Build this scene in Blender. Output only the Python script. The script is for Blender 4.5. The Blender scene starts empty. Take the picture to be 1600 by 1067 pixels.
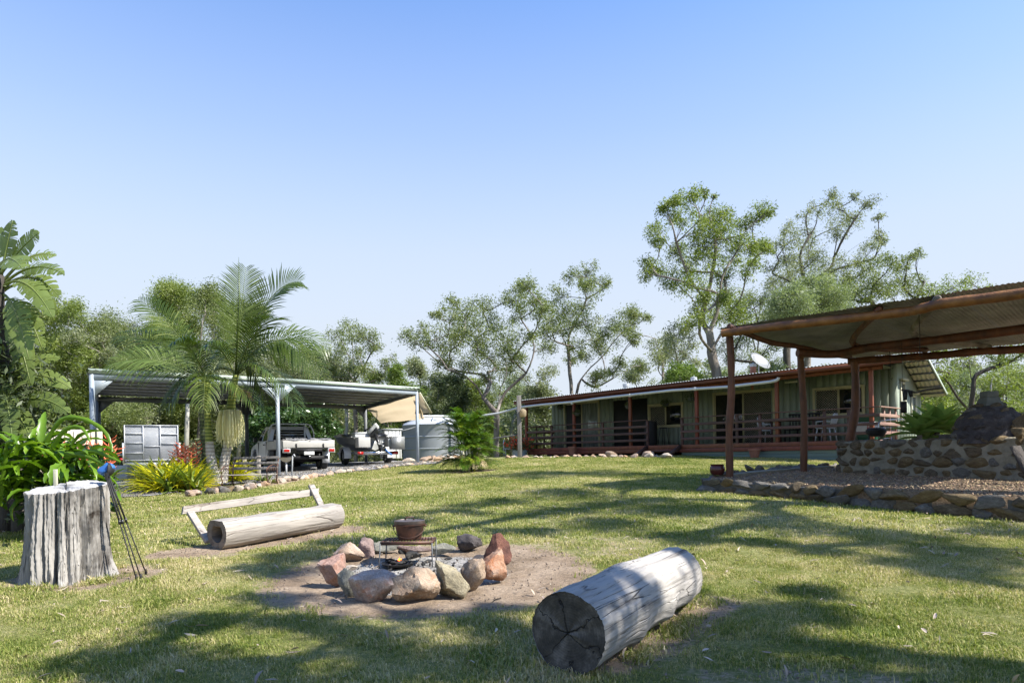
import bpy, bmesh, math, random
import numpy as np
from mathutils import Vector, Matrix, noise
rad = math.radians
scene = bpy.context.scene
COL = scene.collection
rng = np.random.default_rng(11)
random.seed(11)
# ------------------------------------------------------------------ camera
F, CX, HY, RR, CAMZ = 1067.0, 800.0, 710.0, rad(1.0), 1.25
cr, sr = math.cos(RR), math.sin(RR)
cd = bpy.data.cameras.new('camera'); cam = bpy.data.objects.new('camera', cd); COL.objects.link(cam)
cd.sensor_width = 36.0; cd.lens = 36.0*F/1600.0; cd.shift_y = (HY-533.5)/1600.0
cd.clip_start = 0.05; cd.clip_end = 3000
cam.matrix_world = Matrix(((cr, sr, 0, 0), (0, 0, -1, 0), (-sr, cr, 0, CAMZ), (0, 0, 0, 1)))
scene.camera = cam
# ------------------------------------------------------------------ light
SUN_EL, SUN_AZ = rad(47), math.atan2(-0.34, 0.94)
SUND = Vector((math.cos(SUN_EL)*math.cos(SUN_AZ), math.cos(SUN_EL)*math.sin(SUN_AZ), math.sin(SUN_EL)))
world = bpy.data.worlds.new('World'); scene.world = world; world.use_nodes = True
wn = world.node_tree; wn.nodes.clear()
sky = wn.nodes.new('ShaderNodeTexSky'); sky.sky_type = 'NISHITA'; sky.sun_disc = False
sky.sun_elevation = SUN_EL; sky.sun_rotation = math.pi/2 - SUN_AZ
sky.air_density = 1.25; sky.dust_density = 0.35; sky.ozone_density = 2.2; sky.altitude = 0
bg = wn.nodes.new('ShaderNodeBackground'); bg.inputs[1].default_value = 0.079
wo = wn.nodes.new('ShaderNodeOutputWorld')
# clear air overhead, pale blue haze towards the horizon
wtc = wn.nodes.new('ShaderNodeTexCoord'); wsp = wn.nodes.new('ShaderNodeSeparateXYZ'); wn.links.new(wtc.outputs['Generated'], wsp.inputs[0])
wrp = wn.nodes.new('ShaderNodeValToRGB'); wn.links.new(wsp.outputs[2], wrp.inputs[0])
_e = wrp.color_ramp.elements
while len(_e) < 5: _e.new(.5)
for _i, (_p, _v) in enumerate(((0, 1.0), (.16, .97), (.28, .80), (.42, .42), (.62, 0.0))): _e[_i].position = _p; _e[_i].color = (_v, _v, _v, 1)
wgn = wn.nodes.new('ShaderNodeMix'); wgn.data_type = 'RGBA'; wgn.blend_type = 'MULTIPLY'; wgn.inputs[0].default_value = 1; wgn.inputs[7].default_value = (.80, 1.14, 1.60, 1)
wn.links.new(sky.outputs[0], wgn.inputs[6])
wmx = wn.nodes.new('ShaderNodeMix'); wmx.data_type = 'RGBA'; wn.links.new(wrp.outputs[0], wmx.inputs[0]); wn.links.new(wgn.outputs[2], wmx.inputs[6]); wmx.inputs[7].default_value = (4.2, 4.6, 5.15, 1)
wn.links.new(wmx.outputs[2], bg.inputs[0]); wn.links.new(bg.outputs[0], wo.inputs[0])
sl = bpy.data.lights.new('sun', 'SUN'); sl.energy = 5.0; sl.angle = rad(0.55); sl.color = (1.0, 0.95, 0.87)
so = bpy.data.objects.new('sun', sl); COL.objects.link(so)
so.rotation_euler = SUND.to_track_quat('Z', 'Y').to_euler()
vs = scene.view_settings
vs.view_transform = 'Standard'; vs.look = 'None'; vs.exposure = 1.2; vs.gamma = 1; vs.use_curve_mapping = False
scene.render.engine = 'CYCLES'
scene.cycles.max_bounces = 6; scene.cycles.diffuse_bounces = 3; scene.cycles.glossy_bounces = 3
scene.cycles.transmission_bounces = 4; scene.cycles.transparent_max_bounces = 6
scene.cycles.use_adaptive_sampling = True; scene.cycles.adaptive_threshold = 0.02
scene.cycles.use_denoising = True

# ------------------------------------------------------------------ terrain
def sstep(a, b, x):
    t = np.clip((x-a)/(b-a), 0, 1); return t*t*(3-2*t)
def H(X, Y):
    X = np.asarray(X, float); Y = np.asarray(Y, float)
    b = np.where(Y < 2, 0, np.where(Y < 5, .05*(Y-2)**2/6, np.where(Y < 24, .05*(Y-3.5), 1.025+.05*(np.minimum(Y, 29)-24)-.005*(np.minimum(Y, 29)-24)**2)))
    z = b + .022*np.clip(X, -16, 0)*sstep(6, 20, Y)
    z = z + .012*np.sin(X*1.3+.7)*np.sin(Y*1.1)+.008*np.sin(X*3.1+Y*1.7)
    return z
def h(x, y): return float(H(x, y))
def ray(px, py):
    u = (px-CX)/F; v = (HY-py)/F
    return u*cr+v*sr, -u*sr+v*cr
def P(px, py, Y):
    a, b = ray(px, py); return Vector((a*Y, Y, CAMZ+b*Y))
def G(px, py):
    a, b = ray(px, py); y = 1.2; st = .1
    while y < 200:
        if CAMZ+b*y < h(a*y, y):
            lo, hi = y-st, y
            for _ in range(20):
                m = (lo+hi)/2
                if CAMZ+b*m < h(a*m, m): hi = m
                else: lo = m
            return Vector((a*hi, hi, h(a*hi, hi)))
        y += st
    y = 35.0
    return Vector((a*y, y, h(a*y, y)))

# ------------------------------------------------------------------ materials
def new_mat(name):
    m = bpy.data.materials.new(name); m.use_nodes = True
    nt = m.node_tree; b = nt.nodes['Principled BSDF']
    return m, nt, b
def nd(nt, typ, **kw):
    n = nt.nodes.new(typ)
    for k, v in kw.items():
        if k.startswith('i_'): n.inputs[k[2:].replace('_', ' ')].default_value = v
        else: setattr(n, k, v)
    return n
def c4(c): return (c[0], c[1], c[2], 1)
def ramp(nt, stops, fac=None, interp='LINEAR'):
    r = nt.nodes.new('ShaderNodeValToRGB'); e = r.color_ramp.elements; r.color_ramp.interpolation = interp
    while len(e) < len(stops): e.new(.5)
    for i, (p, c) in enumerate(stops): e[i].position = p; e[i].color = c4(c)
    if fac is not None: nt.links.new(fac, r.inputs[0])
    return r
def coords(nt, scale=(1, 1, 1), obj=True, rnd=True):
    tc = nt.nodes.new('ShaderNodeTexCoord'); mp = nt.nodes.new('ShaderNodeMapping'); mp.inputs['Scale'].default_value = scale
    nt.links.new(tc.outputs['Object' if obj else 'Generated'], mp.inputs[0])
    if rnd:
        oi = nt.nodes.new('ShaderNodeObjectInfo'); ml = nt.nodes.new('ShaderNodeMath'); ml.operation = 'MULTIPLY'; ml.inputs[1].default_value = 37.
        nt.links.new(oi.outputs['Random'], ml.inputs[0]); nt.links.new(ml.outputs[0], mp.inputs['Location'])
    return mp.outputs[0]
def ntex(nt, vec, scale, detail=5, rough=.55, dist=0):
    n = nt.nodes.new('ShaderNodeTexNoise'); n.inputs['Scale'].default_value = scale; n.inputs['Detail'].default_value = detail
    n.inputs['Roughness'].default_value = rough; n.inputs['Distortion'].default_value = dist
    nt.links.new(vec, n.inputs['Vector']); return n
def bump(nt, bsdf, hgt, strength, dist=.02, prev=None):
    b = nt.nodes.new('ShaderNodeBump'); b.inputs['Strength'].default_value = strength; b.inputs['Distance'].default_value = dist
    nt.links.new(hgt, b.inputs['Height'])
    if prev: nt.links.new(prev, b.inputs['Normal'])
    nt.links.new(b.outputs[0], bsdf.inputs['Normal']); return b.outputs[0]
def mixc(nt, fac, a, b, mode='MIX'):
    m = nt.nodes.new('ShaderNodeMix'); m.data_type = 'RGBA'; m.blend_type = mode
    for s, v in ((0, fac), (6, a), (7, b)):
        if hasattr(v, 'is_linked') or hasattr(v, 'links'): nt.links.new(v, m.inputs[s])
        elif s == 0: m.inputs[0].default_value = v
        else: m.inputs[s].default_value = c4(v)
    return m.outputs[2]
def objvar(nt, col, amt=.25, hue=.02):
    oi = nt.nodes.new('ShaderNodeObjectInfo')
    hs = nt.nodes.new('ShaderNodeHueSaturation')
    mr = nt.nodes.new('ShaderNodeMapRange'); mr.inputs['To Min'].default_value = 1-amt; mr.inputs['To Max'].default_value = 1+amt
    nt.links.new(oi.outputs['Random'], mr.inputs[0]); nt.links.new(mr.outputs[0], hs.inputs['Value'])
    m2 = nt.nodes.new('ShaderNodeMath'); m2.operation = 'MULTIPLY'; m2.inputs[1].default_value = 7.31
    f = nt.nodes.new('ShaderNodeMath'); f.operation = 'FRACT'
    nt.links.new(oi.outputs['Random'], m2.inputs[0]); nt.links.new(m2.outputs[0], f.inputs[0])
    mh = nt.nodes.new('ShaderNodeMapRange'); mh.inputs['To Min'].default_value = .5-hue; mh.inputs['To Max'].default_value = .5+hue
    nt.links.new(f.outputs[0], mh.inputs[0]); nt.links.new(mh.outputs[0], hs.inputs['Hue'])
    nt.links.new(col, hs.inputs['Color']); return hs.outputs[0]
ALB = .70
def dim(stops): return [(p, tuple(x*ALB for x in c)) for p, c in stops]
def NM(name, stops, scale=4, rough=.7, bmp=.3, bscale=None, stretch=(1, 1, 1), metal=0, detail=5, var=0, dist=.02, spec=.5, distort=0, hue=.01, fine=.0):
    m, nt, b = new_mat(name)
    v = coords(nt, stretch)
    n = ntex(nt, v, scale, detail, .6, distort)
    r = ramp(nt, dim(stops), n.outputs[0])
    col = r.outputs[0]
    if fine:
        n3 = ntex(nt, v, scale*9, 3); col = mixc(nt, fine, col, ramp(nt, [(.3, (.2, .2, .2)), (.7, (.9, .9, .9))], n3.outputs[0]).outputs[0], 'OVERLAY')
    if var: col = objvar(nt, col, var, hue)
    nt.links.new(col, b.inputs['Base Color'])
    b.inputs['Roughness'].default_value = rough; b.inputs['Metallic'].default_value = metal
    b.inputs['Specular IOR Level'].default_value = spec
    if bmp:
        n2 = ntex(nt, v, bscale or scale*4, 6); bump(nt, b, n2.outputs[0], bmp, dist)
    return m
def LEAF(name, c1, c2, c3=None, trans=.35, rough=.5, nscale=1.2, spec=.35, lift=1.18):
    """leaf material: colour varies leaf to leaf (attribute rnd) and clump to clump"""
    m, nt, b = new_mat(name)
    at = nt.nodes.new('ShaderNodeAttribute'); at.attribute_name = 'rnd'
    v = coords(nt, (1, 1, 1), True, True)
    n = ntex(nt, v, nscale, 3)
    ad = nt.nodes.new('ShaderNodeMath'); ad.operation = 'ADD'
    mu = nt.nodes.new('ShaderNodeMath'); mu.operation = 'MULTIPLY'; mu.inputs[1].default_value = .6
    nt.links.new(at.outputs['Fac'], mu.inputs[0]); nt.links.new(mu.outputs[0], ad.inputs[0]); nt.links.new(n.outputs[0], ad.inputs[1])
    c1, c2 = tuple(x*lift*.95 for x in c1), tuple(x*lift for x in c2)
    st = [(.45, c1), (.85, c2)]
    if c3: st.append((1.0, c3))
    mr = nt.nodes.new('ShaderNodeMapRange'); mr.inputs['From Min'].default_value = .1; mr.inputs['From Max'].default_value = 1.25
    nt.links.new(ad.outputs[0], mr.inputs[0])
    st = [((p-.3)*1.4, c) for p, c in st]; st = [(min(1, p), c) for p, c in st]
    r = ramp(nt, st, mr.outputs[0])
    b.inputs['Roughness'].default_value = rough; b.inputs['Specular IOR Level'].default_value = spec
    nt.links.new(r.outputs[0], b.inputs['Base Color'])
    tr = nt.nodes.new('ShaderNodeBsdfTranslucent')
    tcol = mixc(nt, 1.0, r.outputs[0], (1.5, 1.6, .7), 'MULTIPLY'); nt.links.new(tcol, tr.inputs[0])
    mx = nt.nodes.new('ShaderNodeMixShader'); mx.inputs[0].default_value = trans
    nt.links.new(b.outputs[0], mx.inputs[1]); nt.links.new(tr.outputs[0], mx.inputs[2])
    nt.links.new(mx.outputs[0], nt.nodes['Material Output'].inputs[0])
    return m
def flat(name, c, rough=.5, metal=0, spec=.5, var=.06, bmp=0.08):
    return NM(name, [(.3, tuple(x*(1-var) for x in c)), (.7, tuple(min(1, x*(1+var)) for x in c))], 6, rough, bmp, 30, metal=metal, spec=spec, dist=.004)

MT = {}
MT['galv'] = NM('galvanised_steel', [(.3, (.50, .52, .54)), (.7, (.66, .68, .69))], 5, .45, .05, metal=.12)
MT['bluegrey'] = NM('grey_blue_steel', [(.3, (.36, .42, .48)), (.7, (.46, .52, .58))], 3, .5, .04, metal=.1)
MT['palegreen'] = NM('pale_green_flashing', [(.3, (.42, .50, .42)), (.7, (.50, .58, .49))], 3, .5, .04)
MT['underroof'] = NM('dull_zinc_sheet', [(.3, (.22, .22, .22)), (.7, (.31, .31, .31))], 4, .5, .06, metal=.3)
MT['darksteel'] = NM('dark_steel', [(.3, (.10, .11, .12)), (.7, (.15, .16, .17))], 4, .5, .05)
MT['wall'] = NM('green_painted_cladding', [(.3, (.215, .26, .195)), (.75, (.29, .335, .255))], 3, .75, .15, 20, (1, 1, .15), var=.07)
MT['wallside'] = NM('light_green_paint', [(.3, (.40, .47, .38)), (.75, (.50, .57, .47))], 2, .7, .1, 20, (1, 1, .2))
MT['skirt'] = NM('green_painted_board', [(.25, (.15, .21, .175)), (.75, (.23, .30, .25))], 4, .75, .25, 25, (.2, 1, 3), var=.1)
MT['redwood'] = NM('red_brown_stained_timber', [(.3, (.17, .042, .018)), (.7, (.29, .082, .034))], 6, .6, .25, 30, (1, 1, .25), var=.12)
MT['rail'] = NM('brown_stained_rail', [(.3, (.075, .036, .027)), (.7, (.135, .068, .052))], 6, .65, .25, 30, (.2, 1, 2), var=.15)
MT['raillight'] = NM('pale_rail_timber', [(.3, (.30, .17, .13)), (.7, (.42, .26, .20))], 6, .65, .25, 30, (1, .2, 2), var=.1)  # paler rail timber for the right end of the deck
MT['fascia'] = NM('red_brown_fascia', [(.3, (.14, .038, .018)), (.7, (.20, .055, .028))], 3, .5, .08, var=.05)
MT['roofwhite'] = NM('weathered_white_roof_sheet', [(.3, (.55, .58, .60)), (.7, (.68, .70, .71))], 2, .4, .05, metal=.1)
MT['pvc'] = NM('white_pvc', [(.3, (.66, .67, .66)), (.7, (.78, .79, .78))], 2, .35, .03)
MT['trim'] = NM('cream_yellow_window_frame', [(.3, (.42, .38, .20)), (.7, (.52, .47, .27))], 5, .6, .1)
MT['trimpale'] = NM('pale_cream_trim', [(.3, (.56, .55, .40)), (.7, (.66, .64, .48))], 5, .6, .1)
MT['curtain'] = NM('pale_curtain_behind_glass', [(.35, (.16, .19, .17)), (.65, (.38, .42, .38))], 2.5, .15, .05, stretch=(4, 4, .5), spec=.8)
MT['glass'] = flat('dark_window_glass', (.012, .016, .018), .04, spec=.9, bmp=0)
MT['shadeblack'] = flat('painted_shade_black', (.012, .014, .013), .9)  # near-black colour stands in for shade indoors and below the deck
MT['mesh'] = flat('cream_security_lattice', (.36, .34, .24), .5)
MT['whiteplastic'] = flat('white_plastic', (.72, .73, .74), .35)
MT['carwhite'] = flat('white_car_paint', (.70, .70, .68), .22, spec=.6, bmp=0)
MT['black'] = flat('black_rubber', (.012, .012, .013), .7)
MT['blackgloss'] = flat('black_plastic', (.02, .021, .023), .35)
MT['chrome'] = flat('bright_aluminium', (.6, .61, .62), .25, metal=.9)
MT['alu'] = NM('weathered_aluminium', [(.3, (.26, .27, .26)), (.7, (.36, .36, .34))], 2, .45, .08, metal=.4)
MT['alupale'] = NM('scuffed_pale_aluminium', [(.3, (.50, .48, .44)), (.7, (.62, .60, .55))], 3, .5, .08)
MT['redlamp'] = flat('red_lamp_lens', (.45, .02, .015), .2)
MT['tarp'] = NM('grey_tarpaulin', [(.3, (.10, .105, .11)), (.7, (.2, .2, .21))], 5, .6, .5, 14, dist=.05)
MT['terracotta'] = NM('terracotta_clay', [(.3, (.33, .13, .08)), (.7, (.44, .19, .12))], 5, .8, .15)
MT['glazed'] = NM('dark_red_glaze', [(.3, (.07, .018, .015)), (.7, (.15, .04, .03))], 8, .25, .1)
MT['sail'] = NM('tan_shade_cloth', [(.3, (.46, .38, .24)), (.7, (.60, .51, .35))], 1.6, .85, .4, 9, dist=.04, detail=4)
MT['tank'] = NM('grey_poly_tank', [(.3, (.30, .325, .35)), (.7, (.36, .385, .41))], 1, .5, .04)
MT['tanklid'] = flat('pale_tank_roof', (.60, .63, .66), .5)
MT['tank'].node_tree.nodes['Principled BSDF'].inputs['Specular IOR Level'].default_value = .3
_nt = MT['sail'].node_tree; _b = _nt.nodes['Principled BSDF']; _t = _nt.nodes.new('ShaderNodeBsdfTranslucent'); _t.inputs[0].default_value = (.62, .50, .33, 1)
_m = _nt.nodes.new('ShaderNodeMixShader'); _m.inputs[0].default_value = .5; _nt.links.new(_b.outputs[0], _m.inputs[1]); _nt.links.new(_t.outputs[0], _m.inputs[2]); _nt.links.new(_m.outputs[0], _nt.nodes['Material Output'].inputs[0])
MT['bark'] = NM('eucalypt_bark', [(.3, (.10, .085, .07)), (.5, (.22, .19, .16)), (.72, (.40, .37, .33))], 2.2, .85, .6, 9, (1.5, 1.5, .35), var=.15, dist=.05)
MT['barkdark'] = NM('dark_ironbark', [(.3, (.045, .038, .032)), (.7, (.13, .11, .09))], 4, .9, .8, 12, (1.5, 1.5, .3), var=.15, dist=.06)
MT['barkpale'] = NM('pale_gum_bark', [(.3, (.28, .26, .22)), (.7, (.52, .50, .45))], 2.2, .8, .4, 9, (1.5, 1.5, .35), var=.12, dist=.04)
MT['euc'] = LEAF('olive_gum_leaf', (.050, .070, .023), (.108, .128, .046), (.21, .22, .10), .34, lift=1.6)
MT['eucbright'] = LEAF('yellow_green_gum_leaf', (.052, .078, .017), (.130, .160, .036), (.25, .265, .085), .35, lift=1.45)
MT['eucgrey'] = LEAF('grey_green_gum_leaf', (.068, .084, .044), (.14, .155, .085), (.25, .255, .15), .33, lift=1.5)
MT['acacia'] = LEAF('soft_grey_green_acacia_leaf', (.075, .095, .050), (.145, .175, .095), (.24, .27, .15), .32, lift=1.5)
MT['mango'] = LEAF('dark_glossy_leaf', (.018, .042, .012), (.045, .085, .022), (.10, .15, .04), .22, .3)
MT['dense'] = LEAF('dark_green_leaf', (.028, .042, .018), (.065, .085, .032), (.12, .14, .05), .25)
MT['palm'] = LEAF('king_palm_leaflet', (.014, .030, .005), (.052, .080, .012), (.19, .22, .065), .24, .33, .8, lift=1.05)
MT['palmlight'] = LEAF('fresh_palm_leaflet', (.034, .060, .012), (.10, .140, .032), (.28, .33, .14), .30, .34, .8, lift=1.1)
MT['palmdry'] = LEAF('dry_palm_leaflet', (.18, .10, .06), (.32, .18, .12), (.42, .28, .18), .2)
MT['cane'] = LEAF('bright_cane_palm_leaflet', (.020, .060, .006), (.085, .155, .014), (.28, .30, .03), .30, .36, 3, lift=1.05)
MT['strel'] = LEAF('grey_green_paddle_leaf', (.055, .080, .022), (.115, .150, .042), (.24, .27, .11), .34, .42, .6, lift=1.5)
MT['drag'] = LEAF('lime_succulent_leaf', (.035, .085, .008), (.13, .235, .016), (.28, .38, .05), .28, .32, 3, lift=.95)
MT['brom'] = LEAF('yellow_green_bromeliad_leaf', (.14, .17, .010), (.42, .38, .015), (.62, .46, .03), .30, .4, 3, lift=1.3)
MT['bromgreen'] = LEAF('olive_bromeliad_leaf', (.05, .09, .015), (.13, .17, .02), (.34, .20, .05), .25, .4, 3)
MT['bromdry'] = LEAF('dry_straw_leaf', (.22, .16, .09), (.38, .29, .18), (.48, .38, .25), .2)
MT['coral'] = LEAF('coral_flower_spike', (.52, .09, .04), (.70, .20, .10), (.75, .32, .16), .2)
MT['redflower'] = LEAF('red_flower', (.50, .03, .02), (.65, .10, .05), None, .2)
MT['agave'] = LEAF('pale_agave_leaf', (.09, .16, .04), (.18, .28, .08), (.34, .44, .18), .25, .4, 2.5, lift=1.4)
MT['creamflower'] = LEAF('cream_flower_strand', (.58, .52, .33), (.74, .69, .46), (.80, .77, .60), .3, lift=1.0)
MT['hedge'] = LEAF('light_shrub_leaf', (.06, .10, .018), (.12, .17, .03), (.20, .24, .06), .3)
MT['mulch'] = NM('wood_chip_mulch', [(.3, (.13, .08, .04)), (.55, (.28, .19, .11)), (.8, (.46, .35, .22))], 30, .9, .8, 60, dist=.02)
MT['chip'] = NM('wood_chip', [(.3, (.17, .10, .05)), (.7, (.56, .41, .25))], 3, .9, .2, var=.45, hue=.02)
MT['iron'] = NM('rusted_cast_iron', [(.35, (.035, .022, .018)), (.6, (.13, .055, .032)), (.8, (.22, .10, .06))], 7, .55, .35, 40, metal=.25, dist=.006)
MT['lidiron'] = NM('worn_grey_cast_iron', [(.35, (.10, .085, .075)), (.7, (.22, .17, .15))], 6, .4, .3, 40, metal=.5, dist=.006)
MT['charcoal'] = NM('charcoal', [(.4, (.006, .006, .006)), (.7, (.05, .048, .045))], 10, .8, .7, 30, dist=.02)
MT['bluecloth'] = NM('blue_bag_fabric', [(.3, (.03, .14, .42)), (.7, (.05, .20, .55))], 6, .55, .3, 30, dist=.01)
MT['cream'] = NM('cream_painted_panel', [(.3, (.58, .52, .40)), (.7, (.66, .60, .47))], 2, .6, .1)
MT['soil'] = NM('dry_soil', [(.3, (.20, .15, .11)), (.7, (.36, .29, .23))], 6, .95, .6, 20)
MT['mortar'] = NM('pale_mortar', [(.25, (.20, .18, .125)), (.75, (.40, .36, .27))], 6, .95, .8, 25, dist=.03)
MT['flyscreen'] = flat('black_flyscreen', (.015, .017, .016), .7)
MT['greencrate'] = flat('dark_green_plastic', (.01, .10, .05), .45)
MT['greenlight'] = flat('light_green_plastic', (.10, .42, .25), .45)
MT['signred'] = flat('red_print', (.50, .015, .02), .5)
# ------------------------------------------------------------------ special materials
def rock_mat(name, stops, patch=None, lichen=None, bs=1.0, ash=False):
    m, nt, b = new_mat(name); v = coords(nt)
    n = ntex(nt, v, 5*bs, 7, .65, .6); col = ramp(nt, dim(stops), n.outputs[0]).outputs[0]
    if patch:
        patch = tuple(x*.66 for x in patch)
        n2 = ntex(nt, v, 7*bs, 4, .6, 1.2); f = ramp(nt, [(.52, (0, 0, 0)), (.66, (.7, .7, .7))], n2.outputs[0]).outputs[0]
        col = mixc(nt, f, col, patch)
    n3 = ntex(nt, v, 70*bs, 4, .7); col = mixc(nt, .55, col, ramp(nt, [(.3, (.25, .25, .25)), (.7, (.8, .8, .8))], n3.outputs[0]).outputs[0], 'OVERLAY')
    nt.links.new(col, b.inputs['Base Color']); b.inputs['Roughness'].default_value = .9
    b.inputs['Specular IOR Level'].default_value = .25
    n4 = ntex(nt, v, 16*bs, 9, .7, .4); n5 = ntex(nt, v, 90*bs, 4, .7)
    p = bump(nt, b, n4.outputs[0], .7, .03); bump(nt, b, n5.outputs[0], .4, .006, p)
    return m
RK = {
 'pink': rock_mat('pinkish_sandstone', [(.3, (.30, .17, .13)), (.55, (.46, .30, .24)), (.75, (.56, .43, .36))], (.42, .20, .13)),
 'beige': rock_mat('beige_sandstone', [(.3, (.33, .23, .16)), (.55, (.50, .38, .29)), (.75, (.60, .50, .41))], (.42, .25, .16)),
 'mauve': rock_mat('mauve_brown_stone', [(.3, (.20, .14, .125)), (.55, (.34, .25, .22)), (.75, (.45, .36, .32))]),
 'grey': rock_mat('grey_green_stone', [(.3, (.17, .17, .14)), (.55, (.29, .28, .23)), (.75, (.42, .41, .35))]),
 'pinkgrey': rock_mat('pink_grey_stone', [(.3, (.32, .24, .20)), (.55, (.47, .38, .33)), (.75, (.56, .49, .44))], (.46, .21, .11)),
 'tan': rock_mat('coarse_tan_stone', [(.3, (.30, .22, .15)), (.55, (.44, .34, .25)), (.75, (.52, .43, .34))], (.40, .24, .14)),
 'olive': rock_mat('olive_tan_stone', [(.3, (.25, .21, .13)), (.55, (.38, .33, .22)), (.75, (.48, .43, .32))]),
 'orange': rock_mat('orange_brown_stone', [(.3, (.28, .11, .06)), (.55, (.42, .24, .15)), (.75, (.50, .42, .35))], (.44, .15, .05)),
 'darkred': rock_mat('dark_red_stone', [(.3, (.08, .04, .035)), (.55, (.19, .085, .06)), (.75, (.34, .19, .14))]),
 'dark': rock_mat('soot_dark_stone', [(.3, (.035, .03, .03)), (.55, (.085, .075, .075)), (.75, (.17, .15, .14))]),
 'wall1': rock_mat('dark_brown_fieldstone', [(.3, (.075, .055, .033)), (.55, (.17, .13, .08)), (.75, (.30, .235, .155))], (.17, .13, .09)),
 'wall2': rock_mat('grey_fieldstone', [(.3, (.11, .10, .085)), (.55, (.21, .195, .165)), (.75, (.34, .315, .27))], (.19, .16, .13)),
 'wall3': rock_mat('ochre_fieldstone', [(.3, (.12, .08, .04)), (.55, (.24, .175, .09)), (.75, (.36, .28, .17))], (.17, .13, .08)),
 'edge1': rock_mat('pale_edging_stone', [(.3, (.40, .33, .25)), (.55, (.58, .50, .41)), (.75, (.68, .62, .54))], (.50, .36, .24)),
 'edge2': rock_mat('apricot_edging_stone', [(.3, (.42, .24, .13)), (.55, (.58, .40, .26)), (.75, (.66, .53, .42))]),
}
def wood_mat(name, pale, mid, dark, axis=2, ring=False, crack=.5, sc=1.0):
    pale, mid, dark = [tuple(x*.66 for x in c) for c in (pale, mid, dark)]
    m, nt, b = new_mat(name); s = [14*sc, 14*sc, 14*sc]; s[axis] = 1.2*sc
    v = coords(nt, tuple(s), True, False)
    n = ntex(nt, v, 1.0, 8, .62, .35); col = ramp(nt, [(.32, mid), (.48, pale), (.7, tuple(min(1, x*1.12) for x in pale))], n.outputs[0]).outputs[0]
    s2 = [5*sc]*3; s2[axis] = .45*sc; v2 = coords(nt, tuple(s2), True, False)
    n2 = ntex(nt, v2, 1.0, 6, .7, .6); f = ramp(nt, [(.62-.08*crack, (0, 0, 0)), (.74-.08*crack, (1, 1, 1))], n2.outputs[0])
    v3 = coords(nt, (1, 1, 1), True, False); n3 = ntex(nt, v3, 2.2*sc, 5, .6, .3)
    f3 = ramp(nt, [(.40, (0, 0, 0)), (.60, (1, 1, 1))], n3.outputs[0])
    fm = mixc(nt, 1.0, f.outputs[0], f3.outputs[0], 'MULTIPLY')
    col = mixc(nt, fm, col, dark)
    # fine cracks
    s4 = [34*sc]*3; s4[axis] = 1.6*sc; v4 = coords(nt, tuple(s4), True, False)
    vo = nt.nodes.new('ShaderNodeTexVoronoi'); vo.feature = 'DISTANCE_TO_EDGE'; vo.inputs['Scale'].default_value = .42; nt.links.new(v4, vo.inputs['Vector'])
    fc = ramp(nt, [(.0, (.9, .9, .9)), (.022, (0, 0, 0))], vo.outputs['Distance'])
    n6 = ntex(nt, v3, 5*sc, 3); f6 = ramp(nt, [(.45, (0, 0, 0)), (.6, (1, 1, 1))], n6.outputs[0])
    fcm = mixc(nt, 1.0, fc.outputs[0], f6.outputs[0], 'MULTIPLY')
    col = mixc(nt, fcm, col, tuple(x*.6 for x in dark))
    n7 = ntex(nt, v3, 1.6*sc, 4); col = mixc(nt, .5, col, ramp(nt, [(.3, (.32, .32, .33)), (.7, (.66, .65, .62))], n7.outputs[0]).outputs[0], 'OVERLAY')
    nt.links.new(col, b.inputs['Base Color']); b.inputs['Roughness'].default_value = .9; b.inputs['Specular IOR Level'].default_value = .2
    p = bump(nt, b, n.outputs[0], .6, .02)
    inv = nt.nodes.new('ShaderNodeInvert'); nt.links.new(fcm, inv.inputs['Color'])
    p = bump(nt, b, inv.outputs[0], .8, .015, p)
    return m
MT['stump'] = wood_mat('weathered_stump_wood', (.44, .42, .39), (.17, .15, .13), (.03, .022, .016), 2, crack=1.8)
MT['logwood'] = wood_mat('silvery_log_wood', (.46, .435, .405), (.30, .28, .255), (.075, .066, .06), 0, crack=1.2, sc=.9)
MT['benchwood'] = wood_mat('sun_bleached_wood', (.43, .395, .355), (.28, .25, .22), (.16, .12, .09), 0, crack=.1, sc=.9)
MT['plank'] = wood_mat('bleached_plank_wood', (.46, .42, .375), (.34, .30, .26), (.18, .14, .11), 0, crack=.35)
MT['polewood'] = NM('red_brown_pole_timber', [(.3, (.065, .023, .008)), (.6, (.16, .054, .015)), (.8, (.25, .10, .032))], 5, .6, .5, 14, (1.4, 1.4, .5), dist=.03, var=.08)
MT['beamwood'] = NM('orange_brown_beam_timber', [(.3, (.11, .036, .012)), (.55, (.26, .095, .026)), (.8, (.38, .16, .055))], 4, .55, .5, 14, (1, 1, 1), dist=.03, var=.1)
MT['greypost'] = wood_mat('grey_square_post_wood', (.30, .28, .26), (.18, .165, .15), (.07, .06, .05), 2)
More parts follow.
